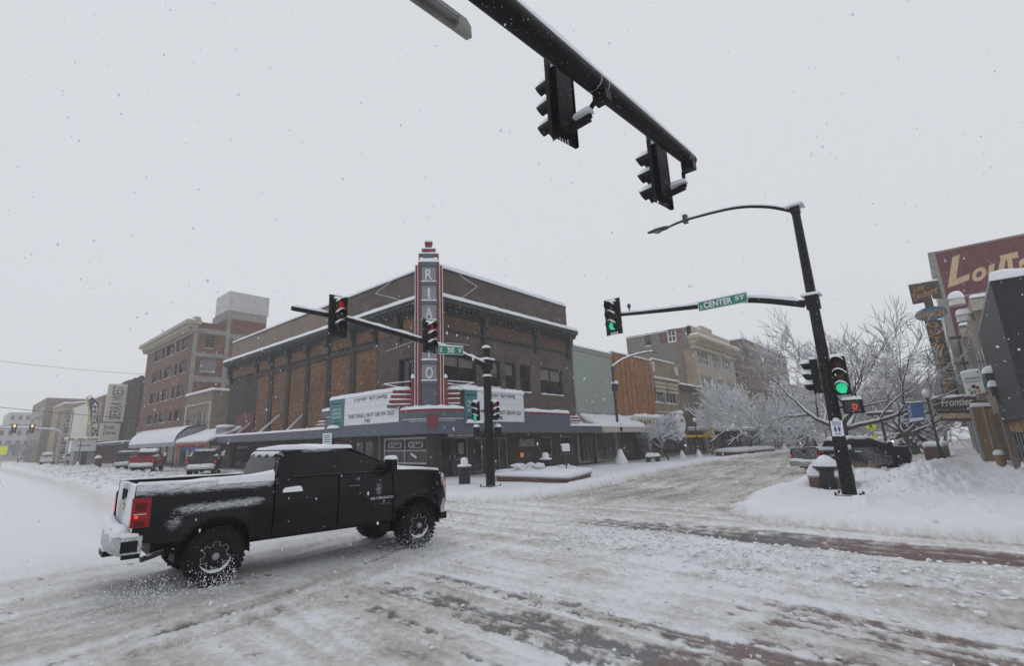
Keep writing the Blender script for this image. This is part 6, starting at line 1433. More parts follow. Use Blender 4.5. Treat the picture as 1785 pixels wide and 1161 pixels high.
# ------------------------------------------------------------ vehicles
def smooth_attr(o, w):      # how much blown snow sticks, per point of the panel
    me = o.data; a = me.attributes.new('snow', 'FLOAT', 'POINT')
    org = ORG.get(o, V(0, 0, 0)); a.data.foreach_set('value', [w(v.co.x, v.co.y, v.co.z) for v in me.vertices])
def g1d(x, c, w): return math.exp(-((x-c)/w)**2)
def sst(a, b, x): t = min(1, max(0, (x-a)/(b-a))); return t*t*(3-2*t)
def make_wheel(parent, x, y, r, out, fancy=True, snowy=.5):
    """out = +1/-1 side the face looks to"""
    w = .15; b = MB()
    pr = [(r*.56, -w*.95), (r*.62, -w), (r*.82, -w*1.03), (r*.94, -w*.9), (r, -w*.66), (r, w*.66), (r*.94, w*.9), (r*.82, w*1.03), (r*.62, w), (r*.56, w*.95)]
    root = MB().lathe(pr, (x, y, r), axis=1, n=40).build('wheel', M['rubber'], parent, 'auto')
    mb = MB(); n = 34
    for k in range(n):
        for s in (-1, 1):
            q = 2*math.pi*(k+.5*(s > 0))/n; d = V(math.sin(q), 0, math.cos(q)); t = V(math.cos(q), 0, -math.sin(q))
            mb.obox(V(x, y+s*w*.62, r)+d*r*.985, t*r*.055, V(0, 1, 0)*w*.36, d*r*.03)
            mb.obox(V(x, y+s*w*.98, r)+d*r*.90, t*r*.05, V(0, s, 0)*w*.10, d*r*.055)
    mb.build('tread', M['rubber'], root)['kind'] = 'stuff'
    f = y+out*w*.72
    mb = MB(); mb.lathe([(r*.60, out*w*.95), (r*.585, out*w*1.0), (r*.55, out*w*.85), (r*.52, out*w*.35), (r*.2, out*w*.45), (0, out*w*.45)], (x, y, r), axis=1, n=36); mb.build('rim', M['rim'], root, 'auto')
    ns = 7 if fancy else 6
    for k in range(ns):
        q = 2*math.pi*k/ns; d = V(math.sin(q), 0, math.cos(q)); t = V(math.cos(q), 0, -math.sin(q)); c = V(x, f, r)
        mb = MB(); mb.prism([c+d*r*.12-t*r*.09, c+d*r*.12+t*r*.09, c+d*r*.50+t*r*.05, c+d*r*.53, c+d*r*.50-t*r*.05], V(0, out*w*.18, 0)); mb.build('spoke', M['rim' if fancy else 'bumper'], root)
    if fancy:
        pts = []
        for k in range(ns):
            for a, rr__ in ((-.30, .50), (-.13, .36), (.13, .36), (.30, .50)):
                q = 2*math.pi*(k+.5+a)/ns; pts.append(V(x+math.sin(q)*r*rr__, f+out*w*.30, r+math.cos(q)*r*rr__))
        pts.append(pts[0]); mb = MB(); mb.tube(pts, r*.011, 5); mb.build('rim_edge', M['rim_edge'], root)
    mb = MB(); mb.lathe([(r*.13, out*0), (r*.12, out*w*.5), (r*.07, out*w*.6), (0, out*w*.6)], (x, f, r), axis=1, n=18); mb.build('hub', M['galv'], root)
    if snowy:
        mb = MB(); P = []
        for i in range(15):
            q = math.radians(100+ 150*i/14)+(0 if out < 0 else .3); e = math.sin(math.pi*i/14)
            P.append([V(x+math.sin(q)*r*.545, f+out*w*.27, r+math.cos(q)*r*.545), V(x+math.sin(q)*r*(.545-.05*e), f+out*w*.34, r+math.cos(q)*r*(.545-.05*e)), V(x+math.sin(q)*r*(.54-.11*e), f+out*w*.1, r+math.cos(q)*r*(.54-.11*e))])
        mb.grid(P); mb.build('snow', M['snow'], root, True)
    return root
def make_truck(lab, paint='paint_black', suv=False, r=.43, z0=0., snowy=0., trim='plastic', tail=True, fancy=True, group=None, brand=True, roofsnow=.075, cat='pickup truck'):
    """z0 lowers the body of an unlifted truck"""
    t_ = thing('suv' if suv else 'pickup_truck', lab, cat, group=group)
    AX = (1.17, 4.95); D = z0
    def hw(x, z):
        z = z-D; b = float(np.interp(z, [.55, .75, .95, 1.12, 1.2, 1.35, 1.56], [.93, .965, .985, .992, .98, .975, .95]))
        if x > 5.2: b -= .14*((x-5.2)/.8)**2.2
        if x < .3: b -= .035*(1-x/.3)**2
        for a in AX: d = math.hypot(x-a, z+D-r); b += .04*g1d(d, r+.17, .07)
        return b
    zh = lambda x: D+float(np.interp(x, [4.3, 4.45, 5.0, 5.6, 5.85, 5.98], [1.53, 1.55, 1.525, 1.46, 1.40, 1.31]))
    zt = lambda x: (D+(1.55 if (x < 2.31 and not suv) else 1.51)) if x < 4.36 else zh(x)-.02
    R_A = r+.14
    def zb(x):
        z = D+float(np.interp(x, [0, .1, .5, 2.2, 4.3, 5.5, 5.95], [.82, .76, .72, .60, .60, .74, .80]))
        for a in AX:
            if abs(x-a) < R_A: z = max(z, r+math.sqrt(R_A**2-(x-a)**2))
        return z
    xs = sorted({round(v, 3) for v in list(np.linspace(.04, 5.95, 90))+[a+s*R_A*math.cos(q) for a in AX for s in (-1, 1) for q in np.linspace(0, 1.5, 9)]})
    segs = [('bed_side', .04, 2.3), ('rear_door', 2.33, 3.38), ('front_door', 3.41, 4.42), ('fender', 4.45, 5.95)] if not suv else [('rear_quarter', .04, 2.0), ('rear_door', 2.03, 3.2), ('front_door', 3.23, 4.42), ('fender', 4.45, 5.95)]
    def wsnow(x, y, z):
        z = z-D; v = 0
        v = max(v, .78*sst(1.30, 1.50, z)*sst(2.6, 2.1, x))
        v = max(v, .66*g1d(z, 1.14+.03*x, .085)*sst(.35, .7, x)*sst(2.4, 1.8, x)); v = max(v, .5*g1d(x, .55, .18)*g1d(z, .98, .16))
        v = max(v, .75*g1d(x, 5.72, .16)*sst(1.0, 1.3, z)); v = max(v, .5*g1d(x, 4.15, .10)*g1d(z, 1.22, .22)); v = max(v, .42*g1d(x, 4.35, .35)*g1d(z, .93, .05)); v = max(v, .55*g1d(x, 3.75, .06)*g1d(z, 1.42, .06)); v = max(v, .52*g1d(x, 5.3, .3)*g1d(z, .9, .06)*0)
        if snowy: v = max(v, snowy*(.42+.25*math.sin(x*1.7+z*2)))
        return v
    for s in (-1, 1):
        for nm, a, b in segs:
            xx = [a]+[x for x in xs if a < x < b]+[b]; P = []
            for x in xx:
                z_0, z_1 = zb(x), zt(x); P.append([V(x, s*hw(x, z_0+(z_1-z_0)*k/11), z_0+(z_1-z_0)*k/11) for k in range(12)])
            mb = MB(); mb.grid(P); mb.grid([[p[-1], V(p[-1].x, p[-1].y-s*.06, p[-1].z+.005)] for p in P]); mb.grid([[p[0], V(p[0].x, p[0].y-s*.05, p[0].z+.0)] for p in P])
            o = mb.build(nm, M[paint], t_, 'auto'); smooth_attr(o, wsnow)
            if 'door' in nm:
                xh = b-.22 if nm == 'front_door' else b-.22; xh = a+.16; zz = D+1.26
                if nm == 'rear_door' or 1:
                    mb = MB(); yy = hw(xh, zz); mb.box(xh, xh+.20, min(s*yy, s*(yy+.05)), max(s*yy, s*(yy+.05)), zz, zz+.045); mb.build('handle', M[trim], o)
                    if nm == 'rear_door' and s < 0: mb = MB(); mb.snow((xh-.06, s*(yy+.07), zz+.03), (xh+.26, s*(yy+.07), zz+.03), (xh+.26, s*yy, zz+.03), (xh-.06, s*yy, zz+.03), .07, 10, 6); mb.build('snow', M['snow'], o, True)
        for a in AX:      # wheel arch liners
            P = []
            for k in range(15): q = math.pi*k/14; x = a+R_A*math.cos(q); z = r+R_A*math.sin(q)-.006; P.append([V(x, s*(hw(x, z)-.01), z), V(x, s*.58, z)])
            mb = MB(); mb.grid(P); mb.quad((a-R_A, s*.58, r-.1), (a+R_A, s*.58, r-.1), (a+R_A, s*.58, r+R_A), (a-R_A, s*.58, r+R_A)); mb.build('wheel_arch', M['plastic'], t_)
    mb = MB(); mb.box(.35, 5.6, -.56, .56, D+.50, D+.80); mb.box(2.36 if not suv else .2, 4.55, -.88, .88, D+.66, D+1.47); mb.build('chassis_cab_filler', M['plastic'], t_)  # second box: dark cab filler, added to block light through the door gaps
    mb = MB(); 
    for a in AX: mb.tube([(a, -.6, r), (a, .6, r)], .06, 8)
    mb.lathe([(0, -.2), (.15, -.12), (.17, 0), (.15, .12), (0, .2)], (AX[0], 0, r), axis=1, n=12); mb.build('axle', M['plastic'], t_)
    for a in AX:
        for s in (-1, 1): make_wheel(t_, a, s*.80 if r > .4 else s*.81, r, s, fancy, .5)
    mb = MB(); mb.tube([(.50, -.68, D+.56), (.34, -.71, D+.52), (.22, -.74, D+.50)], .04, 10); mb.build('exhaust', M['darkmetal'], t_)
    # cab
    roof = ([2.33, 2.42, 2.58, 2.9, 3.3, 3.62, 3.9, 4.25, 4.68], [1.52, 1.88, 1.995, 2.03, 2.03, 1.995, 1.89, 1.74, 1.535]) if not suv else ([.06, .2, .45, 1.2, 2.2, 3.3, 3.62, 3.9, 4.25, 4.68], [1.50, 1.8, 1.97, 2.01, 2.03, 2.03, 1.995, 1.89, 1.74, 1.535])
    zr_ = lambda x: D+float(np.interp(x, *roof)); cx = sorted(set(list(np.linspace(roof[0][0], 4.68, 34))+list(roof[0])))
    gy_ = lambda z: .935-.235*max(0, (z-D-1.5))/.53
    P = []
    for x in cx:
        z = zr_(x); zb__ = D+1.49; e = max(z-.05, zb__+.005); row = [V(x, -(gy_(zb__)), zb__)]
        for k in (.33, .66, 1): zz = zb__+(e-zb__)*k; row.append(V(x, -gy_(zz), zz))
        row += [V(x, -gy_(z)+.05, z-.015), V(x, -gy_(z)*.6, z+.006), V(x, 0, z+.012)]
        row += [V(p.x, -p.y, p.z) for p in reversed(row[:-1])]; P.append(row)
    mb = MB(); mb.grid(P); x0_ = cx[0]; o = mb.build('cab', M[paint], t_, 'auto'); smooth_attr(o, lambda x, y, z: .9*sst(1.93, 1.99, z-D)*sst(.76, .7, abs(y))+.3*snowy)
    cab = o
    def glassp(name, pts, s, parent=cab, off=.006, mat='glass_car'):
        mb = MB(); P_ = [V(x, s*(gy_(z)+off), z) for x, z in pts]; mb.prism(P_, V(0, -s*.004, 0)); return mb.build(name, M[mat], parent)
    for s in (-1, 1):
        if suv: glassp('side_window', [(.5, D+1.55), (1.95, D+1.55), (1.95, D+1.93), (.62, D+1.90)], s)
        glassp('side_window', [(2.60 if not suv else 2.1, D+1.55), (3.38, D+1.55), (3.38, D+1.945), (2.75 if not suv else 2.1, D+1.935)], s)
        glassp('side_window', [(3.46, D+1.55), (4.36, D+1.55), (4.24, D+1.65), (3.98, D+1.79), (3.74, D+1.90), (3.46, D+1.945)], s)
        mb = MB(); mb.prism([V(2.62 if not suv else .6, s*(gy_(D+1.53)+.012), D+1.525), V(4.40, s*(gy_(D+1.53)+.012), D+1.525), V(4.40, s*(gy_(D+1.53)+.012), D+1.54), V(2.62 if not suv else .6, s*(gy_(D+1.53)+.012), D+1.54)], (0, -s*.02, 0)); mb.build('belt_trim', M['plastic'], cab)
        # mirror
        mb = MB(); mb.obox((4.30, s*1.13, D+1.62), V(.055, 0, 0), V(.01, s*.11, 0), V(0, 0, .14)); mb.obox((4.32, s*.99, D+1.55), V(.03, 0, 0), V(0, .06, 0), V(0, 0, .03)); o = mb.build('mirror', M[trim if trim != 'chrome' else 'chrome'], t_)
        if s < 0: mb = MB(); mb.snow((4.22, s*1.25, D+1.755), (4.38, s*1.25, D+1.755), (4.38, s*1.0, D+1.755), (4.22, s*1.0, D+1.755), .07, 8, 8); mb.quad((4.36, -1.22, D+1.75), (4.36, -1.03, D+1.75), (4.36, -1.05, D+1.58), (4.365, -1.2, D+1.62)); mb.build('snow', M['snow'], o, True)
    q0 = 2.345 if not suv else .075; mb = MB(); zl, zu = D+1.56, D+(1.86 if not suv else 1.78)
    xa = lambda z: float(np.interp(z-D, roof[1][:3], roof[0][:3]))-.008
    mb.quad((xa(zl), -.80, zl), (xa(zl), .80, zl), (xa(zu), .68, zu), (xa(zu), -.68, zu)); mb.build('rear_window', M['glass_car'], cab)
    mb = MB(); mb.quad((4.60, -.82, zr_(4.60)+.014), (4.60, .82, zr_(4.60)+.014), (3.72, .66, zr_(3.72)+.022), (3.72, -.66, zr_(3.72)+.022)); mb.build('windshield', M['glass_car'], cab)
    mb = MB(); e0, e1 = (2.5, 3.75) if not suv else (.35, 3.75)
    mb.snow((e0, -.72, zr_(2.8)-.03), (e1, -.72, zr_(2.8)-.03), (e1, .72, zr_(2.8)-.03), (e0, .72, zr_(2.8)-.03), roofsnow, 40, 16, rag=.45); mb.build('snow', M['snow'], cab, True)
    mb = MB()
    if not suv:      # ragged crust running over the rear edge of the roof and down the window
        for k in range(13):
            y = -.68+.105*k; L_ = .02+.055*abs(math.sin(k*2.3)); zt_ = D+1.965; mb.prism([V(xa(D+1.93)-.012, y-.06, zt_), V(xa(D+1.93)-.012, y+.05, zt_), V(xa(D+1.93-L_*.5)-.014, y+.06, zt_-L_*.7), V(xa(D+1.93-L_)-.02, y+.015, zt_-L_-.03), V(xa(D+1.93-L_*.5)-.014, y-.03, zt_-L_*.6)], (-.02, 0, 0))
        mb.build('snow_crust', M['snow'], cab)['kind'] = 'stuff'
    # bed and tailgate
    if not suv:
        mb = MB(); zi = D+1.0
        mb.quad((.16, -.80, zi), (2.3, -.80, zi), (2.3, .80, zi), (.16, .80, zi))
        for s in (-1, 1): mb.quad((.1, s*.80, zi), (2.3, s*.80, zi), (2.3, s*.80, D+1.55), (.1, s*.80, D+1.55)); mb.quad((.06, s*.80, D+1.552), (2.3, s*.80, D+1.552), (2.3, s*.945, D+1.552), (.06, s*.925, D+1.552))
        mb.quad((2.305, -.95, .8), (2.305, .95, .8), (2.305, .95, D+1.53), (2.305, -.95, D+1.53)); mb.build('bed', M['plastic'], t_)
        mb = MB(); mb.snow((.2, -.78, zi), (2.28, -.78, zi), (2.28, .78, zi), (.2, .78, zi), .12, 20, 14); 
        for s in (-1, 1): mb.snow((.05, s*.955, D+1.545), (2.3, s*.965, D+1.55), (2.3, s*.80, D+1.55), (.05, s*.80, D+1.545), .045 if s < 0 else .02, 60, 8, rag=.6)
        # drift against the cab end of the near rail
        P = []
        for i in range(14):
            f_ = i/13; x = 1.1+1.2*f_; hgt = .07*f_**1.8; P.append([V(x, -.975, D+1.49), V(x, -.965, D+1.57+hgt*.6), V(x, -.90, D+1.60+hgt), V(x, -.80, D+1.58+hgt*.8), V(x, -.74, D+1.5)])
        mb.grid(P); mb.build('snow', M['snow'], t_, True)
    nz_ = 12; P = []; gx0 = .045 if not suv else .04; gtop = 1.535
    for k in range(nz_+1):
        z = D+.87+(gtop-.87)*k/nz_; P.append([V(gx0-.012*math.sin(math.pi*k/nz_), -.845+1.69*j/16, z) for j in range(17)])
    mb = MB(); mb.grid(P); mb.grid([[V(p.x, p.y, p.z), V(.13, p.y, p.z)] for p in P[-1]]); o = mb.build('tailgate', M[paint], t_, 'auto')
    smooth_attr(o, lambda x, y, z: max(snowy*.6, (.78 if paint == 'paint_black' else .15)+.15*math.sin(y*4+z*3))); gate = o
    mb = MB(); mb.obox((gx0-.02, 0, D+1.40), V(.012, 0, 0), V(0, .14, 0), V(0, 0, .06)); mb.obox((gx0-.035, .02, D+1.385), V(.012, 0, 0), V(0, .05, 0), V(0, 0, .085)); mb.build('handle', M['plastic'], gate)
    if brand:
        c = V(gx0-.02, 0, D+1.20); mb = MB(); mb.prism([c+V(0, a, b) for a, b in ((-.13, -.018), (-.05, -.018), (-.045, -.045), (.055, -.045), (.05, -.018), (.12, -.018), (.13, .022), (.05, .022), (.045, .045), (-.055, .045), (-.05, .022), (-.12, .022))], (-.012, 0, 0)); mb.build('emblem', M['gold'], gate)
        p = V(3.98, -hw(4.3, D+1.04)-.004, D+1.02); text_mb('SILVERADO', p, (.46, 0, 0), (0, 0, .045), .004, .02).build('lettering', M['chrome'], t_)
    if suv: pass
    for s in (-1, 1):
        mb = MB(); P = []
        for k in range(9):
            z = D+.97+.40*k/8; P.append([V(.012, s*.86, z), V(.010, s*(hw(.02, z)-.01), z)]+[V(x, s*(hw(x, z)+.012), z) for x in (.04, .10, .16, .235)]+[V(.24, s*(hw(.24, z)-.004), z)])
        mb.grid(P); o = mb.build('tail_light', M['tail_red'], t_, 'auto')
        mb = MB(); yq = hw(.12, D+1.12)+.016; mb.box(.03, .19, min(s*yq, s*(yq+.003)), max(s*yq, s*(yq+.003)), D+1.145, D+1.158); mb.build('divider', M['chrome'], o)
        for q0, q1 in ((D+.985, D+1.06), (D+1.20, D+1.30)): mb = MB(); mb.box(.05, .18, min(s*yq, s*(yq+.003)), max(s*yq, s*(yq+.003)), q0, q1); mb.build('lens', M['tail_dark'], o)
        mb = MB(); mb.box(.05, .09, min(s*yq, s*(yq+.002)), max(s*yq, s*(yq+.002)), D+1.10, D+1.13); mb.box(.008, .014, min(s*.88, s*.93), max(s*.88, s*.93), D+1.08, D+1.14); mb.build('bulb', M['tail_lit'], o)
    # bumpers
    def bumper(name, xf, sg, z0, z1, mat, w=.97, bow=.16, dep=.14):
        P = []
        for j in range(21):
            y = -w+2*w*j/20; x = xf-sg*bow*(abs(y)/w)**3.2; P.append([V(x-sg*dep, y, z0), V(x-sg*.02, y, z0), V(x, y, z0+.03), V(x, y, z1-.03), V(x-sg*.02, y, z1), V(x-sg*dep, y, z1)])
        mb = MB(); mb.grid(P); mb.quad(*P[0]); mb.quad(*P[-1][::-1]); return mb.build(name, M[mat], t_, 'auto'), P
    bb, P = bumper('rear_bumper', -.17, -1, D+.60, D+.86, 'bumper' if trim != 'chrome' else 'chrome', .97, .13, .22)
    mb = MB(); mb.snow((-.16, -.86, D+.855), (-.16, .86, D+.855), (.04, .86, D+.855), (.04, -.86, D+.855), .12, 9, 24, rag=.3); mb.snow((-.08, -.975, D+.855), (-.08, -.80, D+.855), (.14, -.80, D+.855), (.14, -.975, D+.855), .06, 8, 8); mb.build('snow', M['snow'], bb, True)
    for s in (-1, 1):
        mb = MB(); mb.obox((.03, s*.962, D+.73), V(.10, -s*.0, 0), V(0, .016, 0), V(0, 0, .075)); mb.obox((.06, s*.965, D+.60), V(.11, 0, 0), V(0, .02, 0), V(0, 0, .03)); mb.build('corner_step', M['plastic'], bb)
    mb = MB(); mb.box(-.19, -.05, -.22, .22, D+.52, D+.60); mb.build('hitch', M['plastic'], t_)
    bb, P = bumper('front_bumper', 6.05, 1, D+.62, D+.90, 'chrome', .93, .26, .2)
    mb = MB(); mb.box(5.6, 5.98, -.86, .86, D+.48, D+.62); mb.build('air_dam', M['plastic'], t_)
    # hood and nose
    P = []; hx = list(np.linspace(4.45, 5.98, 22))
    for x in hx:
        w = hw(min(x, 5.95), zh(x)-.02); P.append([V(x-.18*abs(k/8)**3*(sst(5.5, 5.98, x)), w*k/8, zh(x)+.055*(1-abs(k/8)**2.5)*(1-.3*sst(5.6, 5.98, x))+.012*(g1d(abs(k/8), .62, .1))) for k in range(-8, 9)])
    mb = MB(); mb.grid(P); o = mb.build('hood', M[paint], t_, 'auto'); smooth_attr(o, lambda x, y, z: .55+.2*math.sin(x*3)); hood = o
    mb = MB(); mb.snow((4.66, -.80, zh(4.7)+.02), (5.78, -.74, zh(5.75)+.03), (5.78, .74, zh(5.75)+.03), (4.66, .80, zh(4.7)+.02), .045, 24, 14, rag=.5); mb.snow((4.45, -.84, zh(4.5)+.0), (4.68, -.84, zh(4.6)+.0), (4.68, .84, zh(4.6)+.0), (4.45, .84, zh(4.5)+.0), .07, 8, 20, rag=.5); mb.build('snow', M['snow'], hood, True)
    P = []
    for k in range(9):
        z = D+.74+(1.30-.74)*k/8; P.append([V(5.975-.20*abs(j/8)**3.2+.02*math.sin(k), .86*j/8, z) for j in range(-8, 9)])
    mb = MB(); mb.grid(P); mb.grid([[p, V(p.x, p.y, D+1.315)] for p in P[-1]]); mb.build('grille', M['plastic'], t_)
    for k in range(3): mb = MB(); z = D+.98+.13*k; mb.tube([V(5.99-.20*abs(j/8)**3.2, .80*j/8, z) for j in range(-6, 7)], .018, 6); mb.build('grille_bar', M['chrome'], t_)
    for s in (-1, 1):
        mb = MB(); A_ = [(5.66, D+1.28), (5.90, D+1.27), (5.93, D+.98), (5.84, D+.96)]
        mb.prism([V(x, s*(hw(x, z)+.014), z) for x, z in A_], (0, -s*.12, 0)); o = mb.build('headlight', M['lens_clear'], t_)
        mb = MB(); mb.box(5.74, 5.79, min(s*(hw(5.76, D+1.2)+.012), s*(hw(5.76, D+1.2)+.02)), max(s*(hw(5.76, D+1.2)+.012), s*(hw(5.76, D+1.2)+.02)), D+1.16, D+1.25); mb.build('marker', M['amber'], o)
    # rocker step
    # the proportions of a crew cab: long cab, short bed, short nose
    kx = [-.3, 1.58, 2.31, 3.4, 4.35, 4.75, 5.45, 6.1]; ky = [-.3, 1.58, 1.99, 3.16, 4.22, 4.66, 5.45, 5.80]
    if not suv:
        def rec(o):
            if o.name.startswith('wheel') and not o.name.startswith('wheel_arch'): return
            if o.type == 'MESH':
                co = np.empty(len(o.data.vertices)*3, np.float32); o.data.vertices.foreach_get('co', co); co[::3] = np.interp(co[::3], kx, ky); o.data.vertices.foreach_set('co', co); o.data.update()
            for c in o.children: rec(c)
        bpy.context.view_layer.update(); rec(t_)
    return t_
hero = make_truck('black lifted pickup truck crusted with snow turning in the crossing')
hero.location = (2.02, 9.55, -.03); hero.rotation_euler = (0, 0, R(-5))
bl = make_truck('dark navy pickup truck plastered with snow at the right pavement', 'paint_navy', r=.39, z0=-.10, snowy=.65, fancy=False, roofsnow=.11, brand=True)
bl.location = (31.9, 6.15, -.14); bl.rotation_euler = (0, 0, R(-37))
rd = make_truck('red pickup truck with snowy roof among the cars parked on the left', 'paint_red', r=.39, z0=-.10, snowy=.35, fancy=False, roofsnow=.2, brand=False, trim='chrome', group='vehicles parked on the left street')
rd.location = (12.4, 53.6, .08); rd.rotation_euler = (0, 0, R(66))
gr_ = make_truck('dark grey pickup truck parked nearest on the left street', 'paint_grey', r=.39, z0=-.10, snowy=.1, fancy=False, roofsnow=.04, brand=False, trim='chrome', group='vehicles parked on the left street')
gr_.location = (13.2, 40.6, .08); gr_.rotation_euler = (0, 0, R(66))
sv = make_truck('grey sport utility parked beyond the red pickup on the left', 'paint_suv', suv=True, r=.37, z0=-.12, snowy=.3, fancy=False, roofsnow=.08, brand=False, group='vehicles parked on the left street', cat='suv')
sv.location = (13.0, 62.8, .08); sv.rotation_euler = (0, 0, R(66))
# oncoming vehicle with lamps lit, far along, and snowed-in cars far left
oc = make_truck('reddish vehicle approaching with lit headlights far down the right street', 'paint_far', suv=True, r=.37, z0=-.12, snowy=.3, fancy=False, brand=False, cat='suv')
p = gz(1579, 789, .1); oc.location = (82, gx(1579, 780, 82).y, 0); oc.rotation_euler = (0, 0, math.pi)
for s in (-1, 1): mb = MB(); mb.lathe([(0, .02), (.12, .0)], (0, 0, 0), axis=0, n=12); mb.v = [(6.0+v[0], v[1]+s*.66, v[2]+1.0) for v in mb.v]; mb.build('headlamp_glow', M['headlight'], oc)
wc = make_truck('white snowed in car parked far off beside the tan corner office', 'paint_white', suv=True, r=.37, z0=-.14, snowy=.8, fancy=False, roofsnow=.25, brand=False, cat='car'); wc.location = (13.5, 108, 0); wc.rotation_euler = (0, 0, R(-10))
wc2 = copy_tree(wc, (12.6, 118, 0), R(80), 'second white snowed in car just behind the first one far off on the left')

# ------------------------------------------------------------ street furniture in the snow
def slat_bin(loc, lab, h=.95, r=.30, flare=.06, dome=True):
    x, y = loc; z = zg(x, y)-.05; t_ = thing('litter_bin', lab, 'bin', (x, y, z), group='slatted black litter bins')
    n = 22
    for k in range(n):
        q = 2*math.pi*k/n; d = V(math.cos(q), math.sin(q), 0); tt = V(-d.y, d.x, 0); p = V(x, y, z)
        mb = MB(); mb.prism([p+d*r-tt*.022, p+d*r+tt*.022, p+d*r*1.02+tt*.022+V(0, 0, h*.75), p+d*(r+flare)+tt*.026+V(0, 0, h), p+d*(r+flare)-tt*.026+V(0, 0, h), p+d*r*1.02-tt*.022+V(0, 0, h*.75)], d*.008); mb.build('slat', M['darkmetal'], t_)
    mb = MB(); mb.lathe([(r*.9, 0), (r*.92, h*.92), (0, h*.92)], (x, y, z), n=18); mb.build('liner', M['plastic'], t_)
    mb = MB(); mb.lathe([(r+flare+.01, h-.04), (r+flare+.03, h), (r+flare, h+.03), (r*.5, h+.03)], (x, y, z), n=22); mb.build('rim', M['darkmetal'], t_, True)
    mb = MB()
    if dome: mb.lathe([(r+flare+.02, h+.02), (r+flare, h+.10), (r*.7, h+.12), (r*.66, h+.30), (r*.5, h+.42), (0, h+.45)], (x, y, z), n=20)
    else: mb.lathe([(r+flare+.03, h+.0), (r+flare+.03, h+.10), (r*.95, h+.25), (r*.5, h+.36), (0, h+.40)], (x, y, z), n=20)
    mb.build('snow', M['snow'], t_, True); return t_
pb_ = gy(810, 842, 17.6); slat_bin((pb_.x, 17.6), 'black slatted litter bin at the theatre corner left of the middle pole', .85, .27)
pb_ = gy(952, 815, 18.6); slat_bin((pb_.x, 18.6), 'black litter bin with domed snow behind the theatre planter', .8, .3)
pb_ = gx(1447, 853, 22.6); slat_bin((22.6, pb_.y), 'flared slatted litter bin just left of the nearest right pole', .85, .27, .14, False)
def planter(poly, h, lab, sn=.25, name='brick_planter'):
    z = min(zg(*p) for p in poly)-.1; cx_ = sum(p[0] for p in poly)/len(poly); cy_ = sum(p[1] for p in poly)/len(poly)
    t_ = thing(name, lab, 'planter', (cx_, cy_, z)); mb = MB(); mb.prism([V(p[0], p[1], z) for p in poly], (0, 0, h+.1)); mb.build('brick_wall', M['brick_red'], t_)
    mb = MB(); gro = [((p[0]-cx_)*1.03+cx_, (p[1]-cy_)*1.03+cy_) for p in poly]; mb.prism([V(p[0], p[1], z+h+.1) for p in gro], (0, 0, .07)); mb.build('coping', M['concrete'], t_)
    P = []
    for f_, hh in ((1.04, 0), (1.05, sn*.35), (1.02, sn*.7), (.9, sn*.95), (.6, sn*1.1), (.25, sn*1.15), (0, sn*1.15)):
        row = []
        m_ = []
        for a, b in zip(poly, poly[1:]+poly[:1]):
            for k in range(6): m_.append((a[0]+(b[0]-a[0])*k/6, a[1]+(b[1]-a[1])*k/6))
        m_.append(m_[0])
        for k, p in enumerate(m_): q = V((p[0]-cx_)*f_+cx_, (p[1]-cy_)*f_+cy_, z+h+.17+hh*(1+.15*math.sin(k*1.3+f_*5))); row.append(q)
        P.append(row)
    mb = MB(); mb.grid(P); mb.build('snow', M['snow'], t_, True); return t_, z+h+.17+sn
def gpt(x, y, z=.1): p = gz(x, y, z); return (p.x, p.y)
A = gpt(866, 838); B = gpt(992, 843); C_ = gpt(1030, 831); D = gpt(925, 822)
t_, zt_ = planter([A, B, C_, (C_[0]+1.5, C_[1]+2.6), (A[0]+1.9, A[1]+1.6)], .22, 'low angular brick planter deep in snow between middle pole and bins', .22)
def shrub(px, py, Y, r, h, lab, grass=False, n=70):
    c = gy(px, py, Y); x, y, z = c.x, c.y, c.z
    s = thing('snowy_shrub', lab, 'shrub', (x, y, z)); rn = random.Random(int(px)); mb = MB(); sn = MB()
    for k in range(n):
        q = rn.uniform(0, 6.28); e = rn.uniform(.2, 1)**.7; tip = V(x+r*e*math.cos(q), y+r*e*math.sin(q), z+h*rn.uniform(.5, 1)*(1.1-.5*e))
        base = V(x+.1*math.cos(q), y+.1*math.sin(q), z-.1); mid = base.lerp(tip, .5)+V(0, 0, h*.18)
        mb.tube([base, mid, tip], [.012, .008, .004], 3)
        sn.tube([mid+V(0, 0, .01), mid.lerp(tip, .5)+V(0, 0, .03+h*.03), tip+V(0, 0, .01)], [.03, .055, .03], 5)
    mb.build('twigs', M['grass_dry' if grass else 'bark'], s)['kind'] = 'stuff'; sn.build('snow', M['snow'], s, True)['kind'] = 'stuff'
    m2 = MB(); P = []
    for i in range(9):
        e = math.pi/2*i/8; row = []
        for k in range(17): q = 2*math.pi*k/16; f = .80+.18*math.sin(q*3+i)+.1*math.sin(q*5+i*2); row.append(V(x+r*f*math.cos(e)*math.cos(q), y+r*f*math.cos(e)*math.sin(q), z-.1+h*.75*math.sin(e)+.03*math.sin(q*4+i)))
        P.append(row)
    if not grass: m2.grid(P); m2.build('snow_mound', M['snow'], s, True)
    return s
shrub(921, 820, 16.2, .95, .45, 'wide snow laden shrub in the theatre planter, left one')
shrub(986, 822, 15.6, .6, .4, 'smaller snow laden shrub at the right end of the theatre planter')
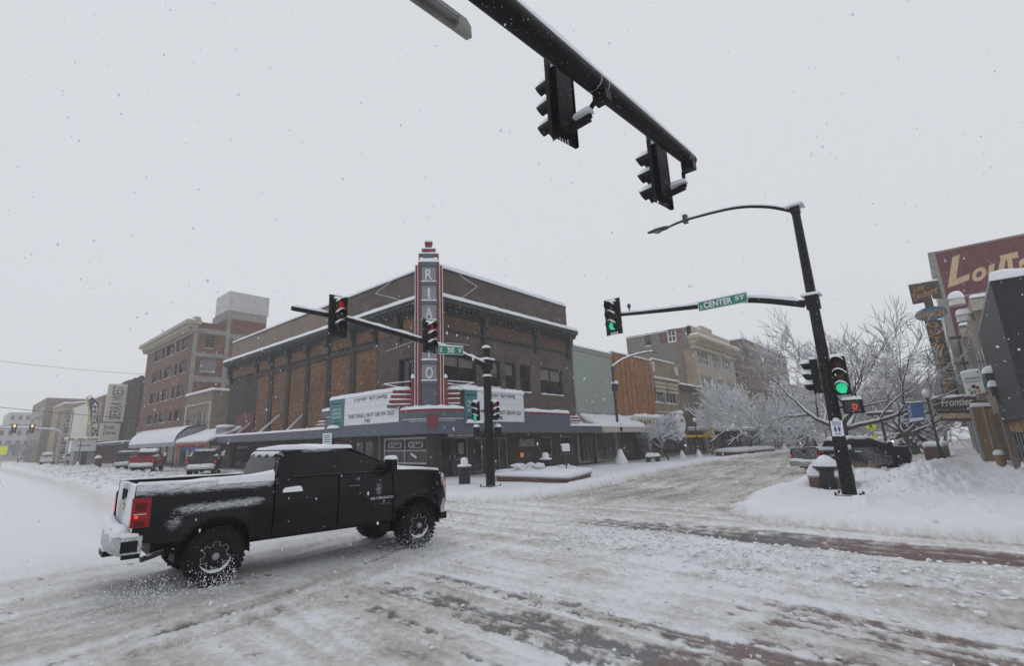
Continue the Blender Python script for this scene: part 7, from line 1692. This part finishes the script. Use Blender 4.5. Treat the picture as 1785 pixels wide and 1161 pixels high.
# small regulation sign on a post
def post_sign(px, py, Y, ztop, w, h, lab, mat='white_paint', name='post_sign', panel2=None):
    b = gy(px, py, Y); t_ = thing(name, lab, 'sign', (b.x, Y, 0)); zb__ = zg(b.x, Y)-.1
    mb = MB(); mb.tube([(b.x, Y, zb__), (b.x, Y, ztop)], .035, 6); mb.build('post', M['darkmetal'], t_)
    mb = MB(); mb.obox((b.x, Y-.05, ztop-h/2), tanT*w/2, n_*.01, V(0, 0, h/2)); o = mb.build('panel', M[mat], t_)
    mb = MB(); q = V(b.x, Y, ztop)-tanT*w*.55; mb.snow(q-n_*.08, q+tanT*w*1.1-n_*.08, q+tanT*w*1.1+n_*.10, q+n_*.10, .10, 10, 6); mb.build('snow', M['snow'], t_, True); return t_, b
n_ = dirT
post_sign(988, 826, 15.0, 1.75, .42, .30, 'small post sign whose face is lost in snow by the theatre planter')
# parking restriction plate showing above the truck roof
pk = thing('parking_plate', 'small pale lettered plate on a post just above the black truck roof', 'sign', (gx(572, 780, 12.6).x, gx(572, 780, 12.6).y, 0))
c = gx(572, 765, 12.6); mb = MB(); mb.tube([(12.6, c.y, 0), (12.6, c.y, c.z)], .035, 6); mb.build('post', M['galv'], pk)
mb = MB(); mb.obox((12.55, c.y, c.z), tanT*.21, n_*.01, V(0, 0, .26)); o = mb.build('panel', M['sign_white'], pk)
for k in range(4): mb = MB(); mb.obox(V(12.55, c.y, c.z+.15-.1*k)+n_*.012, tanT*.15, n_*.002, V(0, 0, .022)); mb.build('print', M['green_sign'], o)
# decorative lamp posts with globes
def globe_lamp(px, py, Y, top_py, lab, heads=1, cone=True, group='globe street lamps'):
    b = gy(px, py, Y); x = b.x; zt_ = None
    d = math.hypot(x, Y); rr = ray(px, top_py); tt = d/math.hypot(rr.x, rr.y); zt_ = H+rr.z*tt
    return globe_at(x, Y, zt_, lab, heads, cone, group)
def globe_at(x, Y, zt_, lab, heads=1, cone=True, group='globe street lamps'):
    z = zg(x, Y)-.05; t_ = thing('street_lamp', lab, 'street lamp', (x, Y, z), group=group)
    mb = MB(); mb.lathe([(.20, z), (.18, z+.25), (.10, z+.4), (.085, z+.7), (.06, z+1.), (.05, zt_-.75), (.09, zt_-.7), (.09, zt_-.6), (.05, zt_-.58)], (x, Y, 0), n=12); mb.build('pole', M['darkmetal'], t_, 'auto')
    hs_ = [0] if heads == 1 else [-.55, .55]
    if heads == 2: mb = MB(); mb.tube([(x-.55, Y, zt_-.6), (x+.55, Y, zt_-.6)], .03, 6); mb.build('crossbar', M['darkmetal'], t_)
    for hx_ in hs_:
        mb = MB(); R0 = .21; mb.lathe([(R0*math.cos(a)+.0, zt_-.36+R0*math.sin(a)) for a in [R(-70+20*k) for k in range(8)]]+[(0, zt_-.36+R0)], (x+hx_, Y, 0), n=14); o = mb.build('globe', M['glove_glass'], t_, True)
        mb = MB(); mb.lathe([(R0*.95*math.cos(a), zt_-.36+R0*1.05*math.sin(a)+.02) for a in [R(15+15*k) for k in range(5)]]+[(0, zt_-.05)], (x+hx_, Y, 0), n=14); mb.build('snow', M['snow'], o, True)
    if cone: mb = MB(); mb.lathe([(.42, z), (.36, z+.18), (.2, z+.45), (.1, z+.75), (.05, z+.8)], (x, Y, 0), n=12); mb.build('snow', M['snow'], t_, True)
    return t_
globe_lamp(1219, 800, 19., 726, 'globe lamp right of the round sign')
globe_lamp(1370, 796, 16.2, 735, 'globe lamp with small blue banner far along the left pavement')
globe_lamp(1190, 800, 19.2, 758, 'short post with snowy cone foot beside the round sign')
globe_lamp(1327, 790, 17.2, 738, 'two headed lamp beside the large snowy tree', 2)
globe_lamp(985, 770, 22.5, 765, 'x', 1) if 0 else None
bn = gy(1371, 740, 16.2); mb = MB(); mb.box(bn.x+.1, bn.x+1.6, 16.15, 16.19, gy(1371, 757, 16.2).z, gy(1371, 741, 16.2).z); tag(mb.build('banner', M['banner_blue']), 'small blue banner on the lamp far along the left pavement', 'banner', 'blue street banners')
xb_, yb_ = 38.5, gx(1644, 812, 38.5).y
rr = ray(1603, 676); tt = math.hypot(xb_, yb_)/math.hypot(rr.x, rr.y)
globe_at(xb_, yb_, H+rr.z*tt+.0, 'black globe lamp post carrying the large blue banner on the right pavement', 1, False)
A, B, C_, D = gx(1585, 738, xb_), gx(1613, 733, xb_), gx(1608, 701, xb_), gx(1579, 703, xb_)
bnr = thing('banner', 'large blue street banner with white upright lettering and snow on its foot', 'banner', tuple(A), group='blue street banners'); mb = MB(); mb.prism([A, B, C_, D], (.02, 0, 0)); o = mb.build('cloth', M['banner_blue'], bnr)
text_mb('OLD YELLOWSTONE', A.lerp(B, .26)+(D-A)*.08, (D-A)*.8, (A-B)*.2, .006, .01).build('lettering', M['white_paint'], o)
mb = MB(); mb.tube([C_+V(0, -.1, 0), D], .03, 6); mb.tube([B+V(0, -.1, 0), A], .03, 6); mb.build('rods', M['darkmetal'], bnr)['kind'] = 'stuff'
mb = MB(); mb.snow(A+V(-.03, 0, .05), B+V(-.03, 0, .05), B+V(.05, 0, .05), A+V(.05, 0, .05), .3, 10, 5); mb.snow(D+V(-.03, 0, 0), C_+V(-.03, 0, 0), C_+V(.05, 0, 0), D+V(.05, 0, 0), .07, 10, 5); mb.build('snow', M['snow'], bnr, True)
# tall curved street light by the green shop
Ys = 19.7; b = gy(1083, 810, Ys)
sl = thing('street_light', 'tall dark street light with curved snowy arm in front of the timber shop', 'street light', (b.x, Ys, 0))
P_ = [gy(*p, Ys) for p in ((1070, 640), (1080, 630), (1097, 622), (1118, 616), (1138, 613))]
P0 = V(b.x, Ys, 0); top = V(b.x, Ys, P_[0].z); P_ = [top]+[p for p in P_[1:]]
mb = MB(); mb.tube([P0, V(b.x, Ys, 3), top], [.13, .11, .09], 10); mb.build('pole', M['darkmetal'], sl); c = curve(P_, 6); mb = MB(); mb.tube(c, .06, 8); a_ = mb.build('arm', M['darkmetal'], sl); snow_on_tube(c, .08, .9, t=1.3).build('snow', M['snow'], a_, True)
mb = MB(); e = P_[-1]; mb.tube([e, e+V(.3, 0, .0), e+V(1.1, 0, .03)], [.08, .14, .06], 8, flat=.5); mb.build('lamp_head', M['darkmetal'], sl)
mb = MB(); mb.lathe([(.55, .1), (.5, .35), (.28, .8), (.15, 1.2), (.1, 1.25)], (b.x, Ys, 0), n=12); mb.build('snow', M['snow'], sl, True)
for z_, r__ in ((2.9, .3), (gy(1075, 676, Ys).z, .22)): mb = MB(); mb.box(b.x-.05, b.x+.35, Ys-.2, Ys+.2, z_-.3, z_+.3); o = mb.build('control_box', M['darkmetal'], sl); q = MB(); q.snow((b.x-.1, Ys-.25, z_+.3), (b.x+.4, Ys-.25, z_+.3), (b.x+.4, Ys+.25, z_+.3), (b.x-.1, Ys+.25, z_+.3), .2, 8, 8); q.build('snow', M['snow'], o, True)
# benches and low planters along both pavements
def bench(x, y, lab, L_=1.8):
    z = zg(x, y)-.03; t_ = thing('park_bench', lab, 'bench', (x, y, z)); 
    mb = MB(); mb.box(x, x+L_, y-.2, y+.2, z+.38, z+.44); mb.build('seat', M['darkmetal'], t_); mb = MB(); mb.box(x, x+L_, y+.18, y+.24, z+.5, z+.85); mb.build('backrest', M['darkmetal'], t_)
    for a in (x+.1, x+L_-.16): mb = MB(); mb.box(a, a+.06, y-.2, y+.2, z-.1, z+.38); mb.build('leg', M['darkmetal'], t_)
    mb = MB(); mb.snow((x-.05, y-.25, z+.44), (x+L_+.05, y-.25, z+.44), (x+L_+.05, y+.2, z+.44), (x-.05, y+.2, z+.44), .3, 14, 8); mb.build('snow', M['snow'], t_, True)
b = gy(1129, 803, 18.6); bench(b.x, 18.6, 'snow heaped bench under the small snowy tree', 2.0)
b = gy(1300, 796, 17.0); x_ = b.x; planter([(x_-6, 16.2), (x_+7, 15.8), (x_+8, 18), (x_-5, 18.4)], .35, 'long low brick planter under the large snowy tree', .3)
A = gpt(1402, 850, .2); B = gpt(1436, 856, .2); planter([(22.5, A[1]+.1), (22.5, B[1]-.5), (24.6, B[1]-.3), (24.6, A[1]+.3)], .34, 'small brick planter box with thick snow left of the nearest right pole', .34)
p = gx(1612, 795, 47.); q = gx(1690, 793, 47.); planter([(47, p.y), (47, q.y+1.2), (53, q.y+1.0), (53, p.y)], .95, 'raised brick planter on the right pavement behind the banner post', .25)
s = shrub(1508, 815, 3.6, .9, .5, 'dry grass clump poking from the snow bank beside the navy truck', True, 160) if 0 else None
def clump(x, y, r, h, lab, n=130):
    z = zg(x, y); s = thing('grass_clump', lab, 'ornamental grass', (x, y, z)); rn = random.Random(5); mb = MB()
    for k in range(n):
        q = rn.uniform(0, 6.28); e = rn.uniform(.1, 1); base = V(x+.25*r*e*math.cos(q), y+.25*r*e*math.sin(q), z-.1); tip = V(x+r*e*math.cos(q), y+r*e*math.sin(q), z+h*rn.uniform(.5, 1)); mb.tube([base, base.lerp(tip, .6)+V(0, 0, h*.25), tip], [.008, .006, .003], 3)
    mb.build('blades', M['grass_dry'], s)['kind'] = 'stuff'; m2 = MB(); P = []
    for i in range(8):
        e = math.pi/2*i/7; P.append([V(x+r*1.25*math.cos(e)*math.cos(q)*(1+.1*math.sin(q*3)), y+r*1.25*math.cos(e)*math.sin(q), z-.15+h*.75*math.sin(e)) for q in [2*math.pi*k/18 for k in range(19)]])
    m2.grid(P); m2.build('snow', M['snow'], s, True)
g_ = gz(1512, 820, .4); clump(g_.x+2, g_.y*(g_.x+2)/g_.x, .75, .75, 'dry grass clump half buried in the bank beside the navy truck')
g_ = gz(1400, 835, .3); clump(24.4, gx(1425, 838, 24.4).y, .55, .6, 'tan grass clump behind the slatted bin on the right corner')
# crossing sign and posts
b = gx(1519, 800, 50.); cw = thing('crossing_sign', 'fluorescent yellow diamond crossing sign with walking figure beyond the navy truck', 'sign', (50, b.y, 0))
c = gx(1518, 744, 50.); e = abs(gx(1508, 750, 50.).y-gx(1530, 750, 50.).y)/2
mb = MB(); mb.tube([(50.05, c.y, -.1), (50.05, c.y, c.z)], .04, 6); mb.build('post', M['galv'], cw)
mb = MB(); mb.prism([c+V(0, 0, e), c+V(0, -e, 0), c+V(0, 0, -e), c+V(0, e, 0)], (.03, 0, 0)); o = mb.build('diamond', M['yellow_sign'], cw)
fig = [[(-.10, .55), (.05, .62), (.12, .50), (.02, .42), (-.10, .45)], [(-.18, .36), (.10, .40), (.16, .05), (-.02, -.02), (-.16, .05)], [(-.02, .02), (.12, .05), (.30, -.55), (.18, -.58)], [(-.14, .05), (0, .02), (-.12, -.28), (-.30, -.55), (-.38, -.48), (-.22, -.24)], [(.08, .36), (.30, .12), (.25, .06), (.05, .22)], [(-.16, .34), (-.34, .10), (-.28, .05), (-.10, .22)]]
for pl_ in fig: mb = MB(); mb.prism([c+V(-.005, -a*e, bq*e) for a, bq in pl_], (-.01, 0, 0)); mb.build('figure', M['black_letter'], o)
c2 = gx(1525, 763, 50.); mb = MB(); mb.box(50.0, 50.03, c2.y-.2, c2.y+.2, c2.z-.1, c2.z+.1); mb.build('arrow_plate', M['yellow_sign'], cw)
for px, py0, py1, X, lab in ((1549, 792, 724, 48., 'dark post with short crossbar behind the crossing sign'), (1627, 796, 722, 70., 'slim dark post beyond the banner lamp')):
    b = gx(px, py0, X); top = gx(px-13, py1, X); t_ = thing('twin_head_post', lab, 'post', (X, b.y, 0)); mb = MB(); mb.tube([(X, b.y, 0), (X, b.y, top.z)], .09, 8); mb.build('pole', M['darkmetal'], t_)
    mb = MB(); mb.box(X-.15, X+.15, b.y-.75, b.y+.75, top.z, top.z+.2); o = mb.build('crossbar', M['darkmetal'], t_); q = MB(); q.snow((X-.15, b.y-.75, top.z+.2), (X-.15, b.y+.75, top.z+.2), (X+.15, b.y+.75, top.z+.2), (X+.15, b.y-.75, top.z+.2), .12, 14, 6); q.build('snow', M['snow'], t_, True)
# glass bus shelter like box far along
b = gx(1405, 790, 88.); bs2 = thing('glass_booth', 'pale glass booth capped with snow far along behind the navy truck', 'booth', (88, b.y, 0)); mb = MB(); mb.box(88, 90, b.y-1.2, b.y+1.2, 0, 3.0); mb.build('panels', M['glass_white'], bs2); mb = MB(); mb.snow((87.8, b.y-1.4, 3), (90.2, b.y-1.4, 3), (90.2, b.y+1.4, 3), (87.8, b.y+1.4, 3), .3, 10, 10); mb.build('snow', M['snow'], bs2, True)
# red dome topped street box, far left lamps and signals
b = gx(169, 816, 14.); rb_ = thing('street_box', 'small dark red dome topped street box on the left pavement', 'street box', (14, b.y, 0)); mb = MB(); mb.box(13.6, 14.4, b.y-.4, b.y+.4, .1, 1.1); mb.lathe([(.4, 1.1), (.36, 1.3), (.2, 1.45), (0, 1.5)], (14, b.y, 0), n=12); mb.build('body', M['maroon'], rb_); mb = MB(); mb.lathe([(.42, 1.2), (.36, 1.4), (.2, 1.55), (0, 1.62)], (14, b.y, 0), n=12); mb.build('snow', M['snow'], rb_, True)
globe_at(13.4, 92, 4.3, 'globe lamp on the left pavement by the flat marquee', 2)
def far_mast(x, y, sgn, L_, lab, zarm=6.2, ht=9.5):
    t_ = thing('signal_mast', lab, 'signal mast', (x, y, 0), group='far signal masts'); mb = MB(); mb.tube([(x, y, 0), (x, y, ht)], [.2, .13], 8); mb.build('pole', M['galv'], t_)
    c = curve([(x, y, zarm-.9), (x+sgn*2, y, zarm-.2), (x+sgn*L_, y, zarm)], 6); mb = MB(); mb.tube(c, [.14-.004*k for k in range(len(c))], 8); a = mb.build('arm', M['galv'], t_); snow_on_tube(c, .15, .9, t=1.2).build('snow', M['snow'], a, True)
    c2 = curve([(x, y, ht-.4), (x+sgn*1.5, y, ht+.3), (x+sgn*3.5, y, ht+.4)], 5); mb = MB(); mb.tube(c2, .06, 6); mb.build('lamp_arm', M['galv'], t_); return t_
far_mast(13.4, 112, -1, 11, 'far signal mast on the left street with two amber lights on its arm')
for k, (px, lab) in enumerate(((88, 'amber lit signal farther out on the far left mast arm'), (215/4.25, 'amber lit signal nearer the pole on the far left mast arm'))):
    px = (88/4.25, 220/4.25)[k]; c = gy(px, 767, 111.8); s_ = make_signal(0, True); put(s_, V(c.x, 111.7, 6.1), -math.pi/2, lab, 'traffic signals', 1.15)
    for ch in list(bpy.data.objects):
        if ch.parent == s_ and ch.name.startswith('lens') and ch.data.materials[0] == M['lamp_red']: ch.data.materials[0] = M['lamp_orange']
b = gy(107, 800, 88.); sl2 = thing('street_light', 'hooked street light rising before the tan corner office', 'street light', (13., 100, 0)); mb = MB(); mb.tube(curve([(13., 100, 0), (13., 100, 6.8), (13, 100, 8.2), (12.5, 100, 8.8), (11.9, 100, 8.6)], 6), .1, 8); mb.build('pole', M['galv'], sl2); mb = MB(); mb.tube([(11.9, 100, 8.5), (11.4, 100, 8.4)], .16, 8); mb.build('lamp_head', M['galv'], sl2)

# ------------------------------------------------------------ trees: limbs, twigs and the snow they hold
def tree(name, x, y, h, spread, lab, seed, depth=5, trunk=.22, heavy=1., first=.22, bark='bark', rmin=.012, z0=None, up_=.35, kids=(3, 4), group='snow laden street trees', droop=0., twig=1.):
    rn = random.Random(seed); z = (zg(x, y) if z0 is None else z0)-.1; t_ = thing(name, lab, 'tree', (x, y, z), group=group)
    tm, bm_, sn = MB(), MB(), MB()
    def grow(p, d, r, L_, lev):
        pts = [p]; n = 4 if lev < 3 else 3; dd = d.normalized(); rs = [r]
        for k in range(n):
            dd = (dd+V(rn.gauss(0, .16), rn.gauss(0, .16), rn.gauss(0, .10)+(.05 if lev > 0 else .0)-droop*.05*lev)).normalized(); pts.append(pts[-1]+dd*L_/n); rs.append(r*(1-.45*(k+1)/n))
        ns_ = 9 if lev == 0 else (6 if lev < 3 else 3)
        (tm if lev == 0 else bm_).tube(pts, rs, ns_, cap=lev < 3)
        # snow on the upper side
        hor = 1-abs((pts[-1]-pts[0]).normalized().z)**2
        if lev > 0 and hor > .15:
            w = [max(q*.85, .012*heavy) for q in rs]; sn.tube([q+V(0, 0, rs[i]*.7+w[i]*.65*heavy) for i, q in enumerate(pts)], [a*(.75 if i in (0, n) else 1)*heavy for i, a in enumerate(w)], 5 if lev < 3 else 4, cap=lev < 3)
        if lev >= depth: return
        nk = rn.randint(*kids) if lev else rn.randint(4, 5)
        for k in range(nk):
            f = rn.uniform(.35, 1) if lev else rn.uniform(.85, 1); i = min(n-1, int(f*n)); q = pts[i].lerp(pts[i+1], f*n-i)
            az = rn.uniform(0, 6.28) if lev else 6.28*(k+rn.uniform(-.25, .25))/nk
            perp = dd.cross(V(math.cos(az), math.sin(az), .3)).normalized()
            if lev == 0: nd = V(math.cos(az)*spread, math.sin(az)*spread, rn.uniform(.35, .9)*h*.55).normalized()
            else: nd = (dd*1.0+perp*rn.uniform(.5, 1.05)+V(0, 0, up_*rn.uniform(-.3, 1)-droop*.2)).normalized()
            ln = (L_*rn.uniform(.58, .85)) if lev else math.hypot(spread*.62, h*.25)*rn.uniform(.8, 1.1)
            grow(q, nd, max(rs[i]*rn.uniform(.5, .72), rmin), ln, lev+1)
        if lev: grow(pts[-1], dd, max(rs[-1]*.85, rmin), L_*.7, lev+1)
    grow(V(x, y, z), V(rn.uniform(-.06, .06), rn.uniform(-.06, .06), 1), trunk, h*first, 0)
    tm.build('trunk', M[bark], t_, True); bm_.build('crown', M[bark], t_, True); sn.build('snow', M['snow'], t_, True); return t_
tb1 = gx(1468, 790, 40.)
tree('street_tree', 40.5, tb1.y*1.01, 7.6, 5.4, 'largest bare spreading tree behind the nearest right pole and navy truck', 12, depth=6, trunk=.34, heavy=1., first=.34, rmin=.012, kids=(2, 3))
b = gy(1307, 790, 17.); tree('street_tree', b.x, 17.0, 6.6, 4.4, 'rounded snow loaded tree in the long planter on the left pavement', 5, depth=6, trunk=.16, heavy=1.7, first=.25, rmin=.011, up_=.25, kids=(2, 3))
b = gy(1166, 803, 18.9); tree('street_tree', b.x, 18.9, 3.7, 1.4, 'small round snowy tree before the dark shop with the letter sign', 3, depth=5, trunk=.08, heavy=1.7, first=.36, rmin=.009, up_=.6)
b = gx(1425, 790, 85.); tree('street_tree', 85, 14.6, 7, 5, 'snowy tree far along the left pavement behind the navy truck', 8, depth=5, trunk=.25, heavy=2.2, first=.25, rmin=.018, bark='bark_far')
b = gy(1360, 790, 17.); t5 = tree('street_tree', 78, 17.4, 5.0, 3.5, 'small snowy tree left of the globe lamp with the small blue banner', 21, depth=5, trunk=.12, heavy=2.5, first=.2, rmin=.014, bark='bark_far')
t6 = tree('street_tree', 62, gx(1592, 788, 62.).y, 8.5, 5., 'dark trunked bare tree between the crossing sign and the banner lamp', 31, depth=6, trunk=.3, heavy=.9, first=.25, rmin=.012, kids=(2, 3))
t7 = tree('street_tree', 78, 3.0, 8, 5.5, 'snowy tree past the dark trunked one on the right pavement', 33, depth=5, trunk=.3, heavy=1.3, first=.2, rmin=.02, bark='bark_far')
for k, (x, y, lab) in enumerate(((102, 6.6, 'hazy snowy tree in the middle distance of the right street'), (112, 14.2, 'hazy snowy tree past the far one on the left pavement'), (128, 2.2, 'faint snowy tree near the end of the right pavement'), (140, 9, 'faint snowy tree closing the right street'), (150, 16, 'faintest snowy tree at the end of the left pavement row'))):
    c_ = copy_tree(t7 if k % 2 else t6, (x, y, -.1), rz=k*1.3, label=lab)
cf = thing('conifer', 'dark snow covered conifer standing left of the banner lamp', 'tree', (66, gx(1602, 790, 66.).y, 0)); yx = gx(1602, 790, 66.).y
rn = random.Random(2); mb = MB(); sn = MB()
for k in range(420):
    f = rn.random(); z_ = .4+6.5*f; rr__ = 1.9*(1-f)+.15; q = rn.uniform(0, 6.28); a = V(66, yx, z_+.3); e = V(66+rr__*math.cos(q), yx+rr__*math.sin(q), z_-.1-.3*(1-f)); mb.tube([a, e], [.05, .10], 3); sn.tube([a.lerp(e, .4)+V(0, 0, .12), e+V(0, 0, .12)], [.06, .12], 4)
mb.tube([(66, yx, 0), (66, yx, 7)], [.16, .03], 6); mb.build('boughs', pm('needles', (.018, .03, .02), .9), cf); sn.build('snow', M['snow'], cf, True)
# faint far trees on the left street
for k, (x, y, s_, lab) in enumerate(((2.5, 150, 'x', 'faint bare tree far along the left street, left of the amber lights'), (8.2, 175, 'x', 'faint bare tree farther off under the amber lights'), (12.0, 160, 'x', 'faint bare tree before the pale hazy blocks'))): c_ = copy_tree(t7, (x, y, -.1), rz=2+k, label=lab); c_.scale = (.6,)*3
def ysign(x, y, lab): t_ = thing('crossing_sign', lab, 'sign', (x, y, 0)); mb = MB(); mb.tube([(x, y, 0), (x, y, 2.6)], .05, 6); mb.build('post', M['galv'], t_); mb = MB(); mb.box(x-.5, x+.5, y-.06, y-.02, 1.9, 3.4); mb.build('panel', M['yellow_sign'], t_)
ysign(gy(4, 795, 118).x, 118, 'tiny yellow sign at the far left edge of the street')

# ------------------------------------------------------------ spray thrown by the wheels, falling snow, haze
def flakes(name, lab, pts, cat='snow', sub=None):
    me = bpy.data.meshes.new(name); n = len(pts); base = np.array([(1, 0, 0), (-1, 0, 0), (0, 1, 0), (0, -1, 0), (0, 0, 1), (0, 0, -1)], float)
    rg = np.random.default_rng(4); P = pts[:, None, :3]+base[None]*pts[:, 3][:, None, None]*np.stack([rg.uniform(.7, 1.2, n), rg.uniform(.7, 1.2, n), rg.uniform(.9, 1.9, n)], 1)[:, None, :]
    f = np.array([(0, 2, 4), (2, 1, 4), (1, 3, 4), (3, 0, 4), (2, 0, 5), (1, 2, 5), (3, 1, 5), (0, 3, 5)]); Fc = (np.arange(n)[:, None, None]*6+f[None]).reshape(-1, 3)
    me.from_pydata(P.reshape(-1, 3).tolist(), [], Fc.tolist()); me.materials.append(M['snow']); me.update(); o = bpy.data.objects.new(name, me); col.objects.link(o); tag(o, lab, cat, kind='stuff'); return o
rg = np.random.default_rng(11)
n = 60000; az = R(43.8)+rg.uniform(R(-52), R(52), n); rad = (rg.uniform(2.6**2.2, 48**2.2, n))**(1/2.2); zz_ = rg.uniform(.05, 1, n)*np.minimum(3+rad*.9, 22)
sz = .0042+.0066*rg.random(n)**2.5
pts = np.stack([rad*np.cos(az), rad*np.sin(az), zz_, sz], 1)
flakes('falling_snow', 'snowflakes drifting through the air over the whole crossing', pts)
n = 2600; k = rg.integers(0, 3, n); ctr = np.array([[3.1, 8.25], [6.95, 8.0], [2.2, 8.3]])[k]; hd = R(-5)
u = -rg.gamma(1.6, .35, n); v = rg.normal(0, .22, n)-.12; zs_ = np.abs(rg.normal(0, .14, n))*(1.2+u*.2)+.01
pts = np.stack([ctr[:, 0]+u*math.cos(hd)-v*math.sin(hd)+.25, ctr[:, 1]+u*math.sin(hd)+v*math.cos(hd), zs_, .003+.007*rg.random(n)**2], 1); flakes('wheel_spray', 'bits of snow and grit thrown up behind the truck wheels', pts, 'snow')
hz = MB().box(-30, 420, -60, 420, -3, 34).build('haze', None, shift=False); hz.data.materials.append(bpy.data.materials.new('haze_air')); hm = hz.data.materials[0]; hm.use_nodes = True; tt_ = hm.node_tree; tt_.nodes.clear()
pv = tt_.nodes.new('ShaderNodeVolumePrincipled'); pv.inputs['Color'].default_value = (.985, .987, .99, 1); pv.inputs['Density'].default_value = .0017; pv.inputs['Anisotropy'].default_value = 0.
om = tt_.nodes.new('ShaderNodeOutputMaterial'); tt_.links.new(pv.outputs[0], om.inputs['Volume']); tag(hz, 'falling snow haze filling the whole street', kind='stuff')
